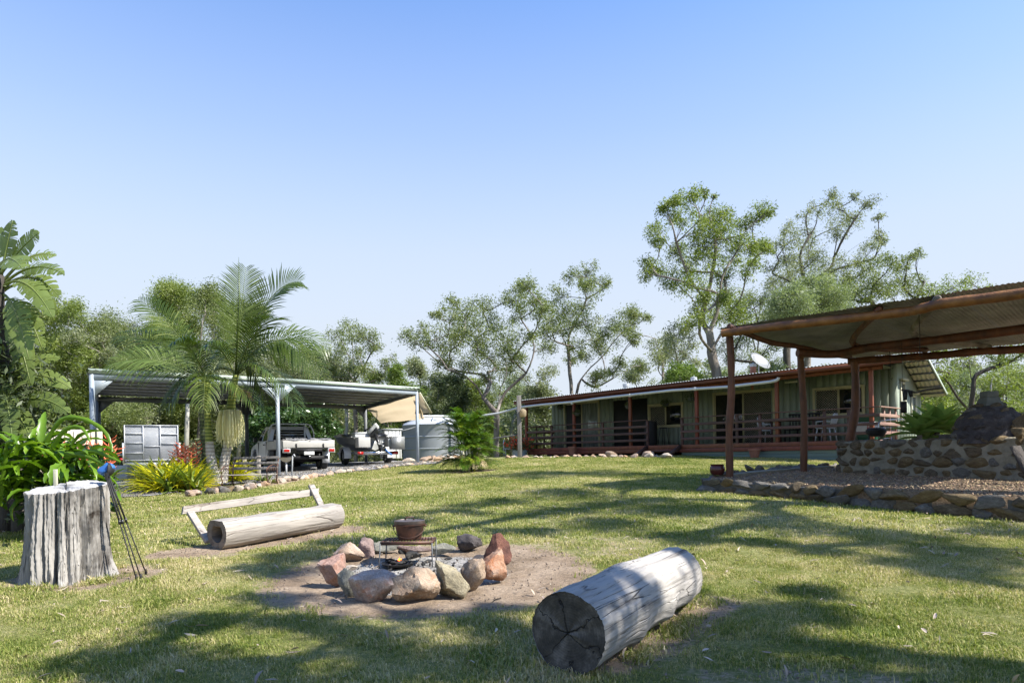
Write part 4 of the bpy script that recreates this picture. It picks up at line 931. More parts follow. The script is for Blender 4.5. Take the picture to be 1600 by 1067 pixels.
def winframe(name, o, panes, label=None, sill=True, y=WY, depth=.10, mat='trim', fr=.075):
    x0, x1, z0, z1 = o; mb = MB(); yy = y-.035
    mb.bb(x0-fr, x0, yy, yy+depth, z0-(fr if sill else 0), z1+fr); mb.bb(x1, x1+fr, yy, yy+depth, z0-(fr if sill else 0), z1+fr); mb.bb(x0, x1, yy+.002, yy+depth-.002, z1, z1+fr)
    if sill: mb.bb(x0, x1, yy-.02, yy+depth-.002, z0-fr, z0)
    w = hp(mb, name, mat, bev=.004)
    if label: w['label'] = label
    for i, (f0, f1, kind) in enumerate(panes):
        xa, xb = x0+(x1-x0)*f0, x0+(x1-x0)*f1
        mb = MB(); s = .035; y2 = y+.01
        mb.bb(xa, xa+s, y2, y2+.04, z0, z1); mb.bb(xb-s, xb, y2, y2+.04, z0, z1); mb.bb(xa+s, xb-s, y2+.002, y2+.038, z0, z0+s); mb.bb(xa+s, xb-s, y2+.002, y2+.038, z1-s, z1); mb.build('sash', mat if kind != 'security' else 'trim', w, local=True)
        mb = MB(); mb.bb(xa+s, xb-s, y2+.015, y2+.022, z0+s, z1-s); mb.build('pane', {'glass': 'glass', 'curtain': 'curtain', 'security': 'shadeblack', 'screen': 'flyscreen'}[kind], w, local=True)
        if kind == 'security': lattice(xa+s, xb-s, z0+s, z1-s, y2-.002).build('security_lattice', 'mesh', w, local=True)
    return w
winframe('sliding_door', O1, [(0, .5, 'screen'), (.5, 1, 'curtain')], 'sliding door with a pale curtain behind its right pane', sill=False)
winframe('window', O2, [(0, .5, 'security'), (.5, 1, 'glass')], 'small kitchen window with lattice on its left half')
winframe('sliding_door', O3, [(0, .5, 'glass'), (.5, 1, 'security')], 'wide sliding door with a lattice screen on its right half', sill=False)
winframe('window', O4, [(0, .5, 'security'), (.5, 1, 'glass')], 'window near the right end with lattice on its left half')
# two narrow windows of the end wall
for y0, y1, zt, zb_ in ((2.15, 2.62, 3.38, 1.9), (3.2, 3.7, 3.0, 1.9)):
    mb = MB(); xw = XWR+.066
    mb.bb(xw, xw+.05, y0, y0+.07, zb_, zt); mb.bb(xw, xw+.05, y1-.07, y1, zb_, zt); mb.bb(xw, xw+.048, y0+.07, y1-.07, zt-.07, zt); mb.bb(xw, xw+.06, y0+.07, y1-.07, zb_, zb_+.07); w = hp(mb, 'side_window', 'trimpale')
    mb = MB(); mb.bb(xw+.01, xw+.02, y0+.07, y1-.07, zb_+.07, zt-.07); mb.build('pane', 'curtain', w, local=True)
    mb = MB(); mb.bb(xw+.02, xw+.13, y0-.05, y1+.05, zt+.03, zt+.10); mb.build('window_hood', 'trimpale', w, local=True)
# deck
mb = MB(); mb.bb(XL, XR, .05, WY+.0, DZ-.04, DZ-.003); hp(mb, 'deck_floor', 'rail')
for k, zt in enumerate((DZ+.005, DZ-.14)):
    xa = XL; 
    while xa < XR-.1:
        xb = min(xa+3.6, XR); mb = MB(); mb.bb(xa+.003, xb-.003, 0, .035, zt-.135, zt); hp(mb, 'deck_fascia_board', 'redwood', bev=.003); xa = xb
mb = MB(); mb.bb(XR+.002, XR+.035, 0, WY-.04, DZ-.275, DZ); hp(mb, 'deck_fascia_board', 'redwood')
SX0 = hx(1011, 0); SX1 = hx(1063, 0)
# skirting boards right of the steps
for k in range(5):
    z1 = DZ-.275-k*.115; mb = MB(); mb.bb(SX1, XR+.02, .05+.004*k, .075+.004*k, z1-.108, z1-.002)
    if z1-.11 > .85: hp(mb, 'skirting_board', 'skirt', bev=.003)
mb = MB(); mb.bb(SX1, XR+.02, .08, .10, .8, DZ-.28); mb.bb(XR+.03, XR+.05, .05, WY, .8, DZ-.28); hp(mb, 'skirting_backing', 'skirt')
for px in (840, 905, 960, 1040): 
    x_ = hx(px, .3); mb = MB(); mb.bb(x_-.05, x_+.05, .25, .35, .9, DZ-.04); hp(mb, 'deck_stump', 'darksteel')
mb = MB(); mb.bb(XL, SX1, 1.3, 1.35, .9, DZ-.05); hp(mb, 'subfloor_shade_panel', 'shadeblack')  # black panel paints the shade under the deck
# posts
PZ = lambda px: hz(px, 632-(px-819)*.1117, 0)
for px in (822.5, 897, 985, 1089, 1214.5, 1362):
    x_ = hx(px, .1); mb = MB(); mb.bb(x_-.055, x_+.055, .04, .15, DZ-.003, 3.72); hp(mb, 'verandah_post', 'redwood', bev=.006)
def rails(xa, xb, y, posts=True, mat='rail', along='x'):
    for z0, hgt, t_ in ((DZ+.98, .035, .10), (DZ+.70, .095, .035), (DZ+.44, .095, .035), (DZ+.17, .095, .035)):
        mb = MB()
        if along == 'x': mb.bb(xa, xb, y-t_/2, y+t_/2, z0, z0+hgt)
        else: mb.bb(y-t_/2, y+t_/2, xa, xb, z0, z0+hgt)
        hp(mb, 'rail', mat, bev=.004)
def rpost(x_, y_, mat='rail'):
    mb = MB(); mb.bb(x_-.045, x_+.045, y_+.02, y_+.10, DZ-.1, DZ+.98); hp(mb, 'rail_post', mat, bev=.004)
rails(XL-.02, SX0, .0); rails(SX1, XR+.03, .0)
for px in (860, 940, 1010): rpost(hx(px, 0), 0)
for px in (1064, 1150, 1186, 1287, 1325): rpost(hx(px, 0), 0)
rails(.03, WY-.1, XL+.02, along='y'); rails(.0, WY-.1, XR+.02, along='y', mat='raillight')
for yy in (.55, 1.05, 1.6): 
    for xx, m_ in ((XL+.02, 'rail'), (XR-.06, 'raillight')):
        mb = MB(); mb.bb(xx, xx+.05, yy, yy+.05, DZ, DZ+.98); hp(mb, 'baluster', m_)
# beam under the fascia, fascia, roof
FY = -.40
f0 = (hx(803, FY), hz(803, 632.5, FY)); f1 = (hx(1410, FY), hz(1410, 566, FY))
def fz(x): return f0[1]+(f1[1]-f0[1])*(x-f0[0])/(f1[0]-f0[0])
mb = MB(); x0, x1 = f0[0], f1[0]
g = [[(x, FY+dy, fz(x)+dz) for dy, dz in ((0, 0), (0, .15), (.03, .15), (.03, 0))] for x in np.linspace(x0, x1, 5)]
mb.grid(g, close=True, flip=True); mb.f.append((0, 1, 2, 3)); mb.f.append((19, 18, 17, 16)); hp(mb, 'fascia', 'fascia')
mb = MB(); g = [[(x, .04+dy, fz(x)-.08+dz) for dy, dz in ((0, 0), (0, .14), (.09, .14), (.09, 0))] for x in np.linspace(XL-.1, XR+.1, 3)]; mb.grid(g, close=True, flip=True); hp(mb, 'verandah_beam', 'redwood')
# roof sheets: corrugated profile running up the slope
def sheet(name, mat, A, B, C, D, n, amp=.012, thick=.0, parent=house, smooth=True, m=2):
    """A-B lower edge, D-C upper edge, corrugations run A->D"""
    A, B, C, D = map(Vector, (A, B, C, D)); nrm = (B-A).cross(D-A).normalized(); g = []
    K = n*6
    for i in range(K+1):
        t_ = i/K; o_ = nrm*amp*math.sin(t_*n*2*math.pi); p = A.lerp(B, t_); q = D.lerp(C, t_)
        g.append([p.lerp(q, s/m)+o_ for s in range(m+1)])
    mb = MB(); mb.grid(g); return mb
RXL, RXR = f0[0]-.02, XWR+.78; RID = 2.5; RZ = 4.06
nR = 26
xs_ = np.linspace(RXL, RXR, 9)
for xa, xb in zip(xs_[:-1], xs_[1:]):
    mb = sheet('roof', None, (xa, FY-.06, fz(xa)+.165), (xb, FY-.06, fz(xb)+.165), (xb, RID, RZ), (xa, RID, RZ), 18); o = hp(mb, 'roof_sheet', 'roofwhite', smooth=True)
    mb = sheet('roof', None, (xb, BACK+.25, 3.02), (xa, BACK+.25, 3.02), (xa, RID, RZ), (xb, RID, RZ), 18); o = hp(mb, 'roof_sheet', 'roofwhite', smooth=True)
mb = MB(); mb.bb(RXL, RXR, FY-.058, FY-.002, fz(x0)+.12, fz(x0)+.13) 
mb = MB(); g = [[(x, yy, fz(x)+.145-.0) for yy in (FY-.06, 1.85)] for x in np.linspace(RXL+.02, XWR, 4)]
for r_ in g: r_[1] = (r_[1][0], r_[1][1], 3.80)
mb.grid(g); hp(mb, 'verandah_ceiling', 'wall')
# gable overhang at the right end: battens, barge
for yy in np.linspace(2.75, 4.3, 5):
    zz = RZ-(yy-RID)/(BACK+.25-RID)*(RZ-3.02)-.05; mb = MB(); mb.bb(XWR+.09, RXR-.02, yy-.03, yy+.03, zz-.05, zz); hp(mb, 'roof_batten', 'darksteel')
mb = MB(); mb.bar((RXR+.01, RID, RZ+.01), (RXR+.01, BACK+.26, 3.03), .03, .10); mb.bar((RXR+.01, RID, RZ+.01), (RXR+.01, FY, f1[1]+.14), .03, .10); hp(mb, 'barge_flashing', 'palegreen')
mb = sheet('s', None, (XWR+.09, BACK+.24, 2.975), (RXR-.02, BACK+.24, 2.975), (RXR-.02, RID+.02, 4.0), (XWR+.09, RID+.02, 4.0), 5); hp(mb, 'overhang_lining', 'creamsheet', smooth=True)
# flue, roof vents
def flue(px, py0, py1, yy, r, mat, cap):
    x_ = hx(px, yy); z1 = hz(px, py0, yy); z0 = hz(px, py1, yy); mb = MB(); mb.lathe([(r, z0-.5), (r, z1)], (x_, yy, 0), 16); o = hp(mb, 'flue' if mat == 'terracotta' else 'roof_vent', mat, smooth=40)
    mb = MB(); mb.lathe([(r*cap, z1-.05), (r*cap, z1+.06), (.01, z1+.1)], (x_, yy, 0), 16); mb.build('cap', 'galv', o, 40, local=True); return x_, z1
flue(1178, 571, 590, 2.0, .11, 'terracotta', 1.1); flue(979, 602, 612, 2.2, .12, 'galv', 1.25); flue(1085, 592, 600, 2.2, .10, 'galv', 1.3)
mb = MB(); x_ = hx(1262-25, 1.2); mb.bb(hx(1228, 1.0), hx(1246, 1.0), .95, 1.05, hz(1237, 598, 1.0), hz(1237, 598, 1.0)+.05); hp(mb, 'ceiling_batten_light', 'trimpale')
# steps between the railings
mb = MB(); gz_ = hg(SX0, -.7)
for i in range(2): mb = MB(); mb.bb(SX0+.05, SX1-.05, -.3*(i+1), -.3*i-.02, DZ-.20*(i+1)-.04, DZ-.2*(i+1)); hp(mb, 'step', 'rail')
for xx in (SX0, SX1): mb = MB(); mb.bar((xx, .0, DZ-.05), (xx, -.75, gz_+.03), .05, .16); hp(mb, 'step_stringer', 'rail')
# white drain pipe hung along the verandah and over to the tank
def hw(x, y, z): p = HO+HN*y+HXD*x; return Vector((p.x, p.y, z))
pipe = []
for px, py in ((1217.6, 589.7), (1217, 592), (1213, 594.5), (1205, 596.4), (1170, 600.5), (1138, 604.5), (1087, 607.6), (1050, 610), (981, 617.5), (940, 622), (894, 628), (845, 632.5), (815, 636)):
    pipe.append(hw(hx(px, -.52), -.52, hz(px, py, -.52)))
pipe += [P(800, 640, 31.5), P(780, 645.5, 31.7), P(750, 650, 32.0), P(725, 651.5, 32.3), P(700, 650.5, 32.5)]
mb = MB(); mb.tube(pipe, .052, 10); tpp = solo(mb, 'drain_pipe', 'pvc', 'white drain pipe slung under the verandah eave and across to the water tank', 'pipe', pipe[0], smooth=40)
for px, py in ((985, 612), (1087, 602), (894, 624)):
    x_ = hx(px, -.52); z_ = hz(px, py+6, -.52); mb = MB(); mb.tube([(0, 0, 0), (0, 0, .12)], .06, 8); o = mb.build('pipe_bracket', 'pvc', tpp, True, local=True); o.location = hw(x_, -.52, z_-.05)-tpp.location
# satellite dish
dc = hw(hx(1190, 1.9), 1.9, hz(1190, 563, 1.9)); t = thing('satellite_dish', 'pale grey satellite dish standing on the roof beside the terracotta flue', 'satellite dish', dc-Vector((0, 0, .5)))
Rm = Vector((.35, -.55, .55)).normalized().to_track_quat('Z', 'Y').to_matrix().to_4x4()
mb = MB(); Rd = .42; mb.lathe([(r_*Rd, -.09*(1-r_*r_)) for r_ in (.01, .25, .5, .75, 1)]+[(r_*Rd, -.09*(1-r_*r_)-.012) for r_ in (1, .75, .5, .25, .01)], dc, 32, Rm, capb=False, capt=False); mb.build('dish', 'alu', t, True)
ax = Rm @ Vector((0, 0, 1)); mb = MB(); lo = Rm @ Vector((0, -Rd, 0)); mb.tube([dc+lo, dc+ax*.42+lo*.5, dc+ax*.45], .013, 6); mb.build('feed_arm', 'galv', t); mb = MB(); mb.tube([dc+ax*.43, dc+ax*.50], .03, 8); mb.build('feed_horn', 'galv', t)
mb = MB(); mb.tube([dc-ax*.09, dc-ax*.12-Vector((0, 0, .2)), dc-ax*.12-Vector((0, 0, .62))], .022, 8); mb.build('mast', 'galv', t)
# pots and furniture of the verandah
def pot(px, py, wpx, hpx, Y, mat, label, rim=True):
    p = P(px, py, Y); p.z = h(p.x, p.y)+.02; k = Y/F; r = wpx*k/2*1.1; hh = hpx*k*1.25
    mb = MB(); mb.lathe([(r*.66, 0), (r*.93, hh*.78), (r*1.04, hh*.79), (r*1.06, hh), (r*.9, hh), (r*.85, hh*.85), (.01, hh*.84)], p, 28, capt=False); return solo(mb, 'plant_pot', mat, label, 'pot', p, smooth=40)
def onp(px, d):  # world y of the house front plane offset d
    x_ = hx(px, d); return (HO+HN*d+HXD*x_).y
pot(894.5, 713, 12, 11, onp(894, -.3), 'terracotta', 'terracotta pot on the grass below the left part of the verandah')
pot(1179, 716, 16.5, 11, onp(1179, -.3), 'terracotta', 'terracotta pot in front of the green skirting boards below the white chair')
po = P(1121, 744.0, 13.9); po.z += .03; 
mb = MB(); r = .145; mb.lathe([(r*.7, 0), (r*.98, .05), (r*1.05, .11), (r*.97, .17), (r*.86, .185), (r*1.0, .215), (r*.9, .215), (r*.8, .17), (.01, .165)], po, 32, capt=False); solo(mb, 'glazed_pot', 'glazed', 'round dark red glazed pot on the corner of the stone edging beside the shelter post', 'pot', po, smooth=40)
def plastic_chair(loc, rz, label):
    t = thing('plastic_chair', label, 'chair', loc, rz, 'white chairs on the verandah')
    for sx in (-1, 1):
        for sy in (-1, 1): mb = MB(); mb.tube([(sx*.20, sy*.19, .42), (sx*.25, sy*.25, 0)], [.024, .018], 6); mb.build('leg', 'whiteplastic', t, True, local=True)
        mb = MB(); mb.tube([(sx*.24, .22, .42), (sx*.26, .2, .64), (sx*.25, -.1, .66), (sx*.23, -.22, .62)], .02, 6); mb.build('arm', 'whiteplastic', t, True, local=True)
    mb = MB(); mb.box((0, 0, .43), (.44, .44, .03)); mb.build('seat', 'whiteplastic', t, local=True, bev=.01)
    mb = MB(); mb.tube([(-.21, -.21, .42), (-.22, -.29, .75), (-.12, -.32, .88), (.12, -.32, .88), (.22, -.29, .75), (.21, -.21, .42)], .022, 8); b_ = mb.build('backrest', 'whiteplastic', t, True, local=True)
    for k in (-.12, -.04, .04, .12): mb = MB(); mb.bar((k, -.22, .44), (k, -.31, .87), .035, .012, (0, 1, 0)); mb.build('slat', 'whiteplastic', b_, local=True)
    return t
c1 = hw(hx(1200, .75), .75, DZ); c2 = hw(hx(1290, .7), .7, DZ)
plastic_chair(c1, HRZ-math.pi/2, 'white plastic chair at the left end of the verandah table')
plastic_chair(c2, HRZ+math.pi/2, 'white plastic chair at the right end of the verandah table')
xa, xb = hx(1208, .8), hx(1282, .8); t = thing('verandah_table', 'long timber table on the verandah between the two white chairs', 'table', hw((xa+xb)/2, .8, DZ), HRZ)
L_ = (xb-xa)
for k in range(4): mb = MB(); mb.bb(-L_/2, L_/2, -.4+k*.2, -.21+k*.2, .72, .75); mb.build('tabletop_board', 'trimpale' if k < 0 else 'rail', t, local=True)
for sx in (-1, 1):
    for sy in (-1, 1): mb = MB(); mb.bb(sx*L_*.44-.03, sx*L_*.44+.03, sy*.32-.03, sy*.32+.03, 0, .72); mb.build('leg', 'rail', t, local=True)
for k, xx in enumerate((-L_*.22, L_*.14)):
    b_ = thing('dark_chair', ['dark slatted chair behind the verandah table, nearer its left end', 'dark slatted chair behind the verandah table, nearer its right end'][k], 'chair', hw((xa+xb)/2+xx, 1.38, DZ), HRZ, 'dark chairs behind the table')
    mb = MB(); mb.bb(-.25, .25, -.22, .22, .42, .46); mb.build('seat', 'blackgloss', b_, local=True)
    for q in np.linspace(-.22, .22, 5): mb = MB(); mb.bb(q-.02, q+.02, .2, .23, .46, .95); mb.build('slat', 'blackgloss', b_, local=True)
    mb = MB(); mb.bb(-.26, .26, .19, .24, .951, 1.0); mb.build('top_rail', 'blackgloss', b_, local=True)
    for sx in (-.22, .22):
        for sy in (-.19, .19): mb = MB(); mb.bb(sx-.02, sx+.02, sy-.02, sy+.02, 0, .42); mb.build('leg', 'blackgloss', b_, local=True)
# bbq table/bar at left, dark water cooler by the steps opening
bx_ = hw(hx(1016, 1.2), 1.2, DZ); mb = MB(); mb.lathe([(.24, 0), (.27, .15), (.27, .85), (.24, 1.0), (.05, 1.03)], bx_, 18); solo(mb, 'gas_bottle_cover', 'black', 'dark round bin standing on the verandah beside the opening in the railing', 'bin', bx_, smooth=40)
t = thing('bar_stool', 'thin dark bar stool under the small kitchen window', 'stool', hw(hx(1036, 1.4), 1.4, DZ), HRZ)
mb = MB(); mb.lathe([(.17, .70), (.18, .74), (.01, .75)], (0, 0, 0), 16); mb.build('seat', 'blackgloss', t, local=True)
for a in range(4): mb = MB(); c, s = math.cos(a*1.571+.78), math.sin(a*1.571+.78); mb.tube([(c*.12, s*.12, .70), (c*.23, s*.23, 0)], .013, 6); mb.build('leg', 'blackgloss', t, local=True)
# stacked tubs at the right end
def tub(px0, px1, py0, py1, mat, nm, label, cat, d=.35, lid=None):
    x0, x1 = hx(px0, d), hx(px1, d); pm = (px0+px1)/2; z0, z1 = hz(pm, py1, d), hz(pm, py0, d)
    t = thing(nm, label, cat, hw((x0+x1)/2, d+.25, z0), HRZ); w = (x1-x0)/2; H_ = z1-z0
    mb = MB(); v = [(-w*.92, -.22, 0), (w*.92, -.22, 0), (w*.92, .22, 0), (-w*.92, .22, 0), (-w, -.25, H_*.85), (w, -.25, H_*.85), (w, .25, H_*.85), (-w, .25, H_*.85)]
    mb.add(v, [(0, 3, 2, 1), (4, 5, 6, 7), (0, 1, 5, 4), (1, 2, 6, 5), (2, 3, 7, 6), (3, 0, 4, 7)]); mb.build('tub_body', mat, t, local=True, bev=.01)
    mb = MB(); mb.bb(-w*1.04, w*1.04, -.27, .27, H_*.852, H_); l_ = mb.build('lid', lid or mat, t, local=True, bev=.01)
    return t, w, H_
t1, w, H1 = tub(1338, 1366, 677, 689, 'greencrate', 'green_tub', 'dark green plastic tub on the verandah floor, lowest of the stack', 'tub', lid='greencrate')
t2, w, H2 = tub(1336, 1366, 659.5, 677, 'whiteplastic', 'cooler_box', 'white cooler box with a red label between two green tubs', 'cooler')
mb = MB(); mb.bb(w*.25, w*.94, -.262, -.25, H2*.35, H2*.78); lb = mb.build('red_label', 'signred', t2, local=True)
for k in range(5): # unreadable white lettering on the red label
    xx = w*.42+k*w*.1; mb = MB(); mb.lathe([(.018, 0), (.03, 0), (.03, .004), (.018, .004), (.018, 0)], (xx, -.266, H2*.58), 12, Matrix.Rotation(rad(90), 4, 'X'), capb=False, capt=False); mb.build('letter', 'whiteplastic', lb, local=True)
t3, w, H3 = tub(1336, 1365, 648.5, 659.5, 'greencrate', 'green_tub', 'dark green plastic tub on top of the cooler box on the verandah', 'tub')
# hanging baskets
def basket(px, py, r, d, label):
    c = hw(hx(px, d), d, hz(px, py, d)); t = thing('hanging_basket', label, 'hanging basket', c, 0)
    mb = MB(); mb.lathe([(.02, -.12), (.10, -.09), (.14, 0)], c, 14, capt=False); mb.build('pot', 'darksteel', t, True)
    mb = MB(); 
    for a in range(3): mb.tube([c+Vector((.13*math.cos(a*2.1), .13*math.sin(a*2.1), 0)), c+Vector((0, 0, .42))], .004, 4)
    mb.build('hanger', 'darksteel', t)
    n = 260; cc = rng.normal(0, 1, (n, 3)); cc = cc/np.linalg.norm(cc, axis=1)[:, None]*rng.uniform(.3, 1, (n, 1))**.6*np.array([r, r, r*.9])+np.array(c)+np.array([0, 0, .03])
    mb = MB(); mb.quads(leafquads(cc, .09, .35, rng, .4), rng.uniform(0, 1, n)); mb.build('foliage', 'dense', t)
basket(901, 645, .17, .15, 'dark fern in a hanging basket beside the second verandah post from the left')
basket(1040, 630, .2, 1.5, 'trailing dark fern hung above the small kitchen window')
basket(982, 634, .13, .2, 'small hanging plant on the verandah post left of the steps')
basket(1080, 622, .2, .15, 'bushy dark fern hung on the verandah post right of the steps')
basket(876, 636, .13, 1.5, 'pale trailing plant hung on the wall left of the curtained door')
# left end: white tub planters with red flowers, white chair leg frame
for i, (px, lab) in enumerate(((807, 'white planter tub with red flowers left of the verandah end'), (817, 'low grey planter tub with bright red flowers at the foot of the corner post'))):
    p = P(px, 712, 31.0); p.z = h(p.x, p.y); t = thing('planter_tub', lab, 'planter', p)
    mb = MB(); mb.lathe([(.17, 0), (.2, .26), (.22, .28), (.2, .29), (.02, .27)], p, 18, capt=False); mb.build('tub', 'whiteplastic' if i == 0 else 'bluegrey', t, 40)
    n = 420; cc = rng.normal(0, .16, (n, 3))*np.array([1.2, 1.2, 1])+np.array(p)+np.array([0, 0, .5]); mb = MB(); mb.quads(leafquads(cc, .1, .4, rng, -.1), rng.uniform(0, 1, n)); mb.build('foliage', 'dense', t)
    n = 130; cc = rng.normal(0, .2, (n, 3))*np.array([1.2, 1.2, .8])+np.array(p)+np.array([0, 0, .62]); mb = MB(); mb.quads(leafquads(cc, .10, .8, rng, 0), rng.uniform(0, 1, n)); mb.build('flowers', 'redflower', t)['kind'] = 'stuff'
p = P(790, 712, 32); p.z = h(p.x, p.y); t = thing('white_garden_seat', 'low white garden seat left of the grey square post', 'seat', p)
mb = MB(); mb.bb(p.x-.05, p.x+.5, p.y-.2, p.y+.2, p.z+.36, p.z+.40); mb.build('seat', 'whiteplastic', t)
for dx in (0, .42):
    for dy in (-.16, .14): mb = MB(); mb.bb(p.x+dx-.02, p.x+dx+.03, p.y+dy, p.y+dy+.04, p.z, p.z+.36); mb.build('leg', 'whiteplastic', t)
mb = MB(); mb.bb(p.x-.10, p.x-.055, p.y-.2, p.y+.2, p.z+.05, p.z+.8); mb.build('backrest', 'whiteplastic', t)
# square grey post with lantern and the rail to the tree
pp = G(812, 722); pp = Vector((pp.x, 28.0, 0)); aq = ray(812, 700)[0]; pp.x = aq*28; zt = P(812, 618, 28).z
mb = MB(); mb.bb(pp.x-.09, pp.x+.09, 27.91, 28.09, h(pp.x, 28)-.1, zt); gp = solo(mb, 'timber_post', 'greypost', 'tall grey square timber post standing in front of the verandah end', 'post', (pp.x, 28, h(pp.x, 28)), bev=.008)
lz = P(812, 646, 28).z; mb = MB(); mb.lathe([(.10, -.14), (.13, -.1), (.14, .08), (.10, .15), (.02, .19)], (pp.x+.16, 27.85, lz), 14); ln_ = solo(mb, 'lantern', 'sail', 'straw coloured lantern hanging on the grey square post', 'lantern', (pp.x+.16, 27.85, lz), smooth=40)
mb = MB(); mb.tube([P(752, 688, 31.5), P(806, 680, 28.1)], .035, 8); solo(mb, 'hand_rail', 'greypost', 'thin grey rail running from the leaning gum tree to the square post', 'rail', P(752, 688, 31.5))

# ------------------------------------------------------------------ bush timber shelter
S1 = Vector((.3205*13.7, 13.7, 0)); S2 = Vector((ray(1254, 650)[0]*15.0, 15.0, 0)); S3 = Vector((ray(1334, 640)[0]*15.9, 15.9, 0))
shelter = thing('bush_pole_shelter', 'open shelter of crooked red brown poles under old corrugated iron', 'shelter', (S1.x, S1.y, bedz(S1.y)))
def pole(pts, r0, r1, seed, name, mat, n=14, seg=26, wob=.03, parent=shelter):
    pts = [Vector(p) for p in pts]; L = sum((b-a).length for a, b in zip(pts[:-1], pts[1:])); out = []; rs = []
    for i in range(seg+1):
        t_ = i/seg*(len(pts)-1); k = min(int(t_), len(pts)-2); f = t_-k
        p0 = pts[max(k-1, 0)]; p1 = pts[k]; p2 = pts[k+1]; p3 = pts[min(k+2, len(pts)-1)]
        p = .5*((2*p1)+(-p0+p2)*f+(2*p0-5*p1+4*p2-p3)*f*f+(-p0+3*p1-3*p2+p3)*f**3)
        s = i/seg*L; p = p+Vector((noise.noise(Vector((s*.9, seed, 0))), noise.noise(Vector((s*.9, seed, 5))), noise.noise(Vector((s*.9, seed, 9)))))*wob
        out.append(p); rs.append((r0+(r1-r0)*i/seg)*(1+.16*noise.noise(Vector((s*2.6, seed, 3)))+.14*max(0, noise.noise(Vector((s*4.3, seed, 30))))))
    mb = MB(); mb.tube(out, rs, n); return mb.build(name, mat, parent, 60)
z1 = P(1143, 525, S1.y).z; z2 = P(1256, 556, S2.y).z; z3 = P(1335, 566, S3.y).z
pole([(S1.x-.06, S1.y, .25), (S1.x-.03, S1.y, 1.3), (S1.x+.03, S1.y, 2.4), (S1.x+.01, S1.y, z1)], .074, .070, 1, 'shelter_post', 'polewood')
pole([(S2.x, S2.y, .4), (S2.x+.02, S2.y, 1.6), (S2.x, S2.y, z2)], .078, .068, 2, 'shelter_post', 'polewood')
pole([(S3.x-.08, S3.y, .4), (S3.x-.10, S3.y, 1.4), (S3.x+.04, S3.y, 2.2), (S3.x+.05, S3.y, z3)], .115, .085, 3, 'shelter_post', 'polewood')
u1 = Vector((.765, -.644, 0)); 
def onray(px, py, z):
    a, b = ray(px, py); Y = (z-CAMZ)/b; return Vector((a*Y, Y, z))
B1 = [onray(1128, 521, z1+.03), onray(1250, 506, z1+.05), onray(1400, 489, z1+.05), onray(1440, 482, z1+.04), onray(1480, 474, z1+.05), onray(1600, 458, z1+.05), onray(1800, 430, z1+.05)]
pole(B1, .078, .088, 4, 'front_beam', 'beamwood', seg=60, wob=.02)
B2 = [onray(1246, 551, z2+.03), onray(1310, 553, z2), onray(1360, 543, z2+.03), onray(1430, 535, z2+.03), onray(1600, 514, z2+.03), onray(1760, 492, z2+.03)]
pole(B2, .085, .09, 5, 'middle_beam', 'polewood', seg=60, wob=.03)
B3 = [onray(1325, 565, z3+.03), onray(1420, 558, z3+.02), onray(1500, 552, z3), onray(1600, 545, z3), onray(1740, 534, z3)]
pole(B3, .08, .085, 6, 'rear_beam', 'polewood', seg=50, wob=.03)
def lp(a, b, t): return Vector(a).lerp(Vector(b), t)
# purlins across the beams
def beam_pt(B, t):
    n = len(B)-1; k = min(int(t*n), n-1); return Vector(B[k]).lerp(Vector(B[k+1]), t*n-k)
pole([B1[0]+Vector((.12, -.05, .13)), lp(B1[0], B2[0], .5)+Vector((.1, 0, .05)), B2[0]+Vector((.1, 0, .10)), B3[0]+Vector((.1, .1, .11))], .055, .05, 7, 'purlin', 'polewood', wob=.03)
for i, (t1, t2, t3, m_) in enumerate(((.30, .30, .32, 'polewood'), (.58, .60, .60, 'bark'), (.86, .86, .86, 'polewood'))):
    pole([beam_pt(B1, t1)+Vector((.02, .02, .05)), beam_pt(B1, t1)+Vector((.12, .12, .10)), beam_pt(B2, t2)+Vector((0, 0, .13)), beam_pt(B3, t3)+Vector((0, 0, .13)), beam_pt(B3, t3)+Vector((.1, .15, .14))], .06, .05, 8+i, 'purlin', m_, wob=.035)
# corrugated iron sheets
E0 = onray(1122, 513, z1+.17); E1 = onray(1800, 410, z1+.27); K0 = onray(1318, 560, z3+.17); K1 = onray(1790, 522, z3+.20)
ns = 8
for i in range(ns):
    ta, tb = i/ns-.003, (i+1)/ns; dz = Vector((0, 0, .006*(i % 2)))
    A = E0.lerp(E1, ta)+dz; B = E0.lerp(E1, tb)+dz; C = K0.lerp(K1, tb)+dz; D = K0.lerp(K1, ta)+dz
    mb = sheet('s', None, A, B, C, D, 11, .007, m=4)
    for g_ in mb.v:
        for q in g_: q[2] += .015*noise.noise(Vector((q[0]*.8, q[1]*.8, 3)))
    mb.build('iron_sheet', 'oldzinc', shelter, True)
# hanging hooks and tools
def hang(px, py0, py1, Y, nm, label, extra=None):
    a = P(px, py0, Y); b = P(px+1, py1, Y); mb = MB(); mb.tube([a, a.lerp(b, .5)+Vector((.01, 0, 0)), b, b+Vector((.03, 0, -.02)), b+Vector((.04, 0, .03))], .006, 5); return solo(mb, nm, 'black', label, 'hook', a)
hang(1254, 562, 622, 15.0, 'hanging_chain', 'dark looped cord hanging from the top of the middle shelter post')
hang(1390, 548, 592, 14.0, 'wire_hook', 'thin dark wire hook hanging left of the house corner')
hang(1436, 492, 556, 12.2, 'wire_hook', 'pair of long dark wires hanging from the front beam of the shelter')
hk = P(1409, 535, 13.2); hb = P(1410, 610, 13.2)
mb = MB(); mb.tube([hk, hb], .005, 5); mb.tube([hb, P(1412, 626, 13.2)], .008, 6); v_, f_ = rock_verts(2, 3, 6, 10, 0); br = P(1412, 636, 13.2); mb.box(br, (.11, .03, .22)); solo(mb, 'grill_spatula', 'black', 'black flat spatula hanging on a wire in front of the light green end wall', 'spatula', hk)
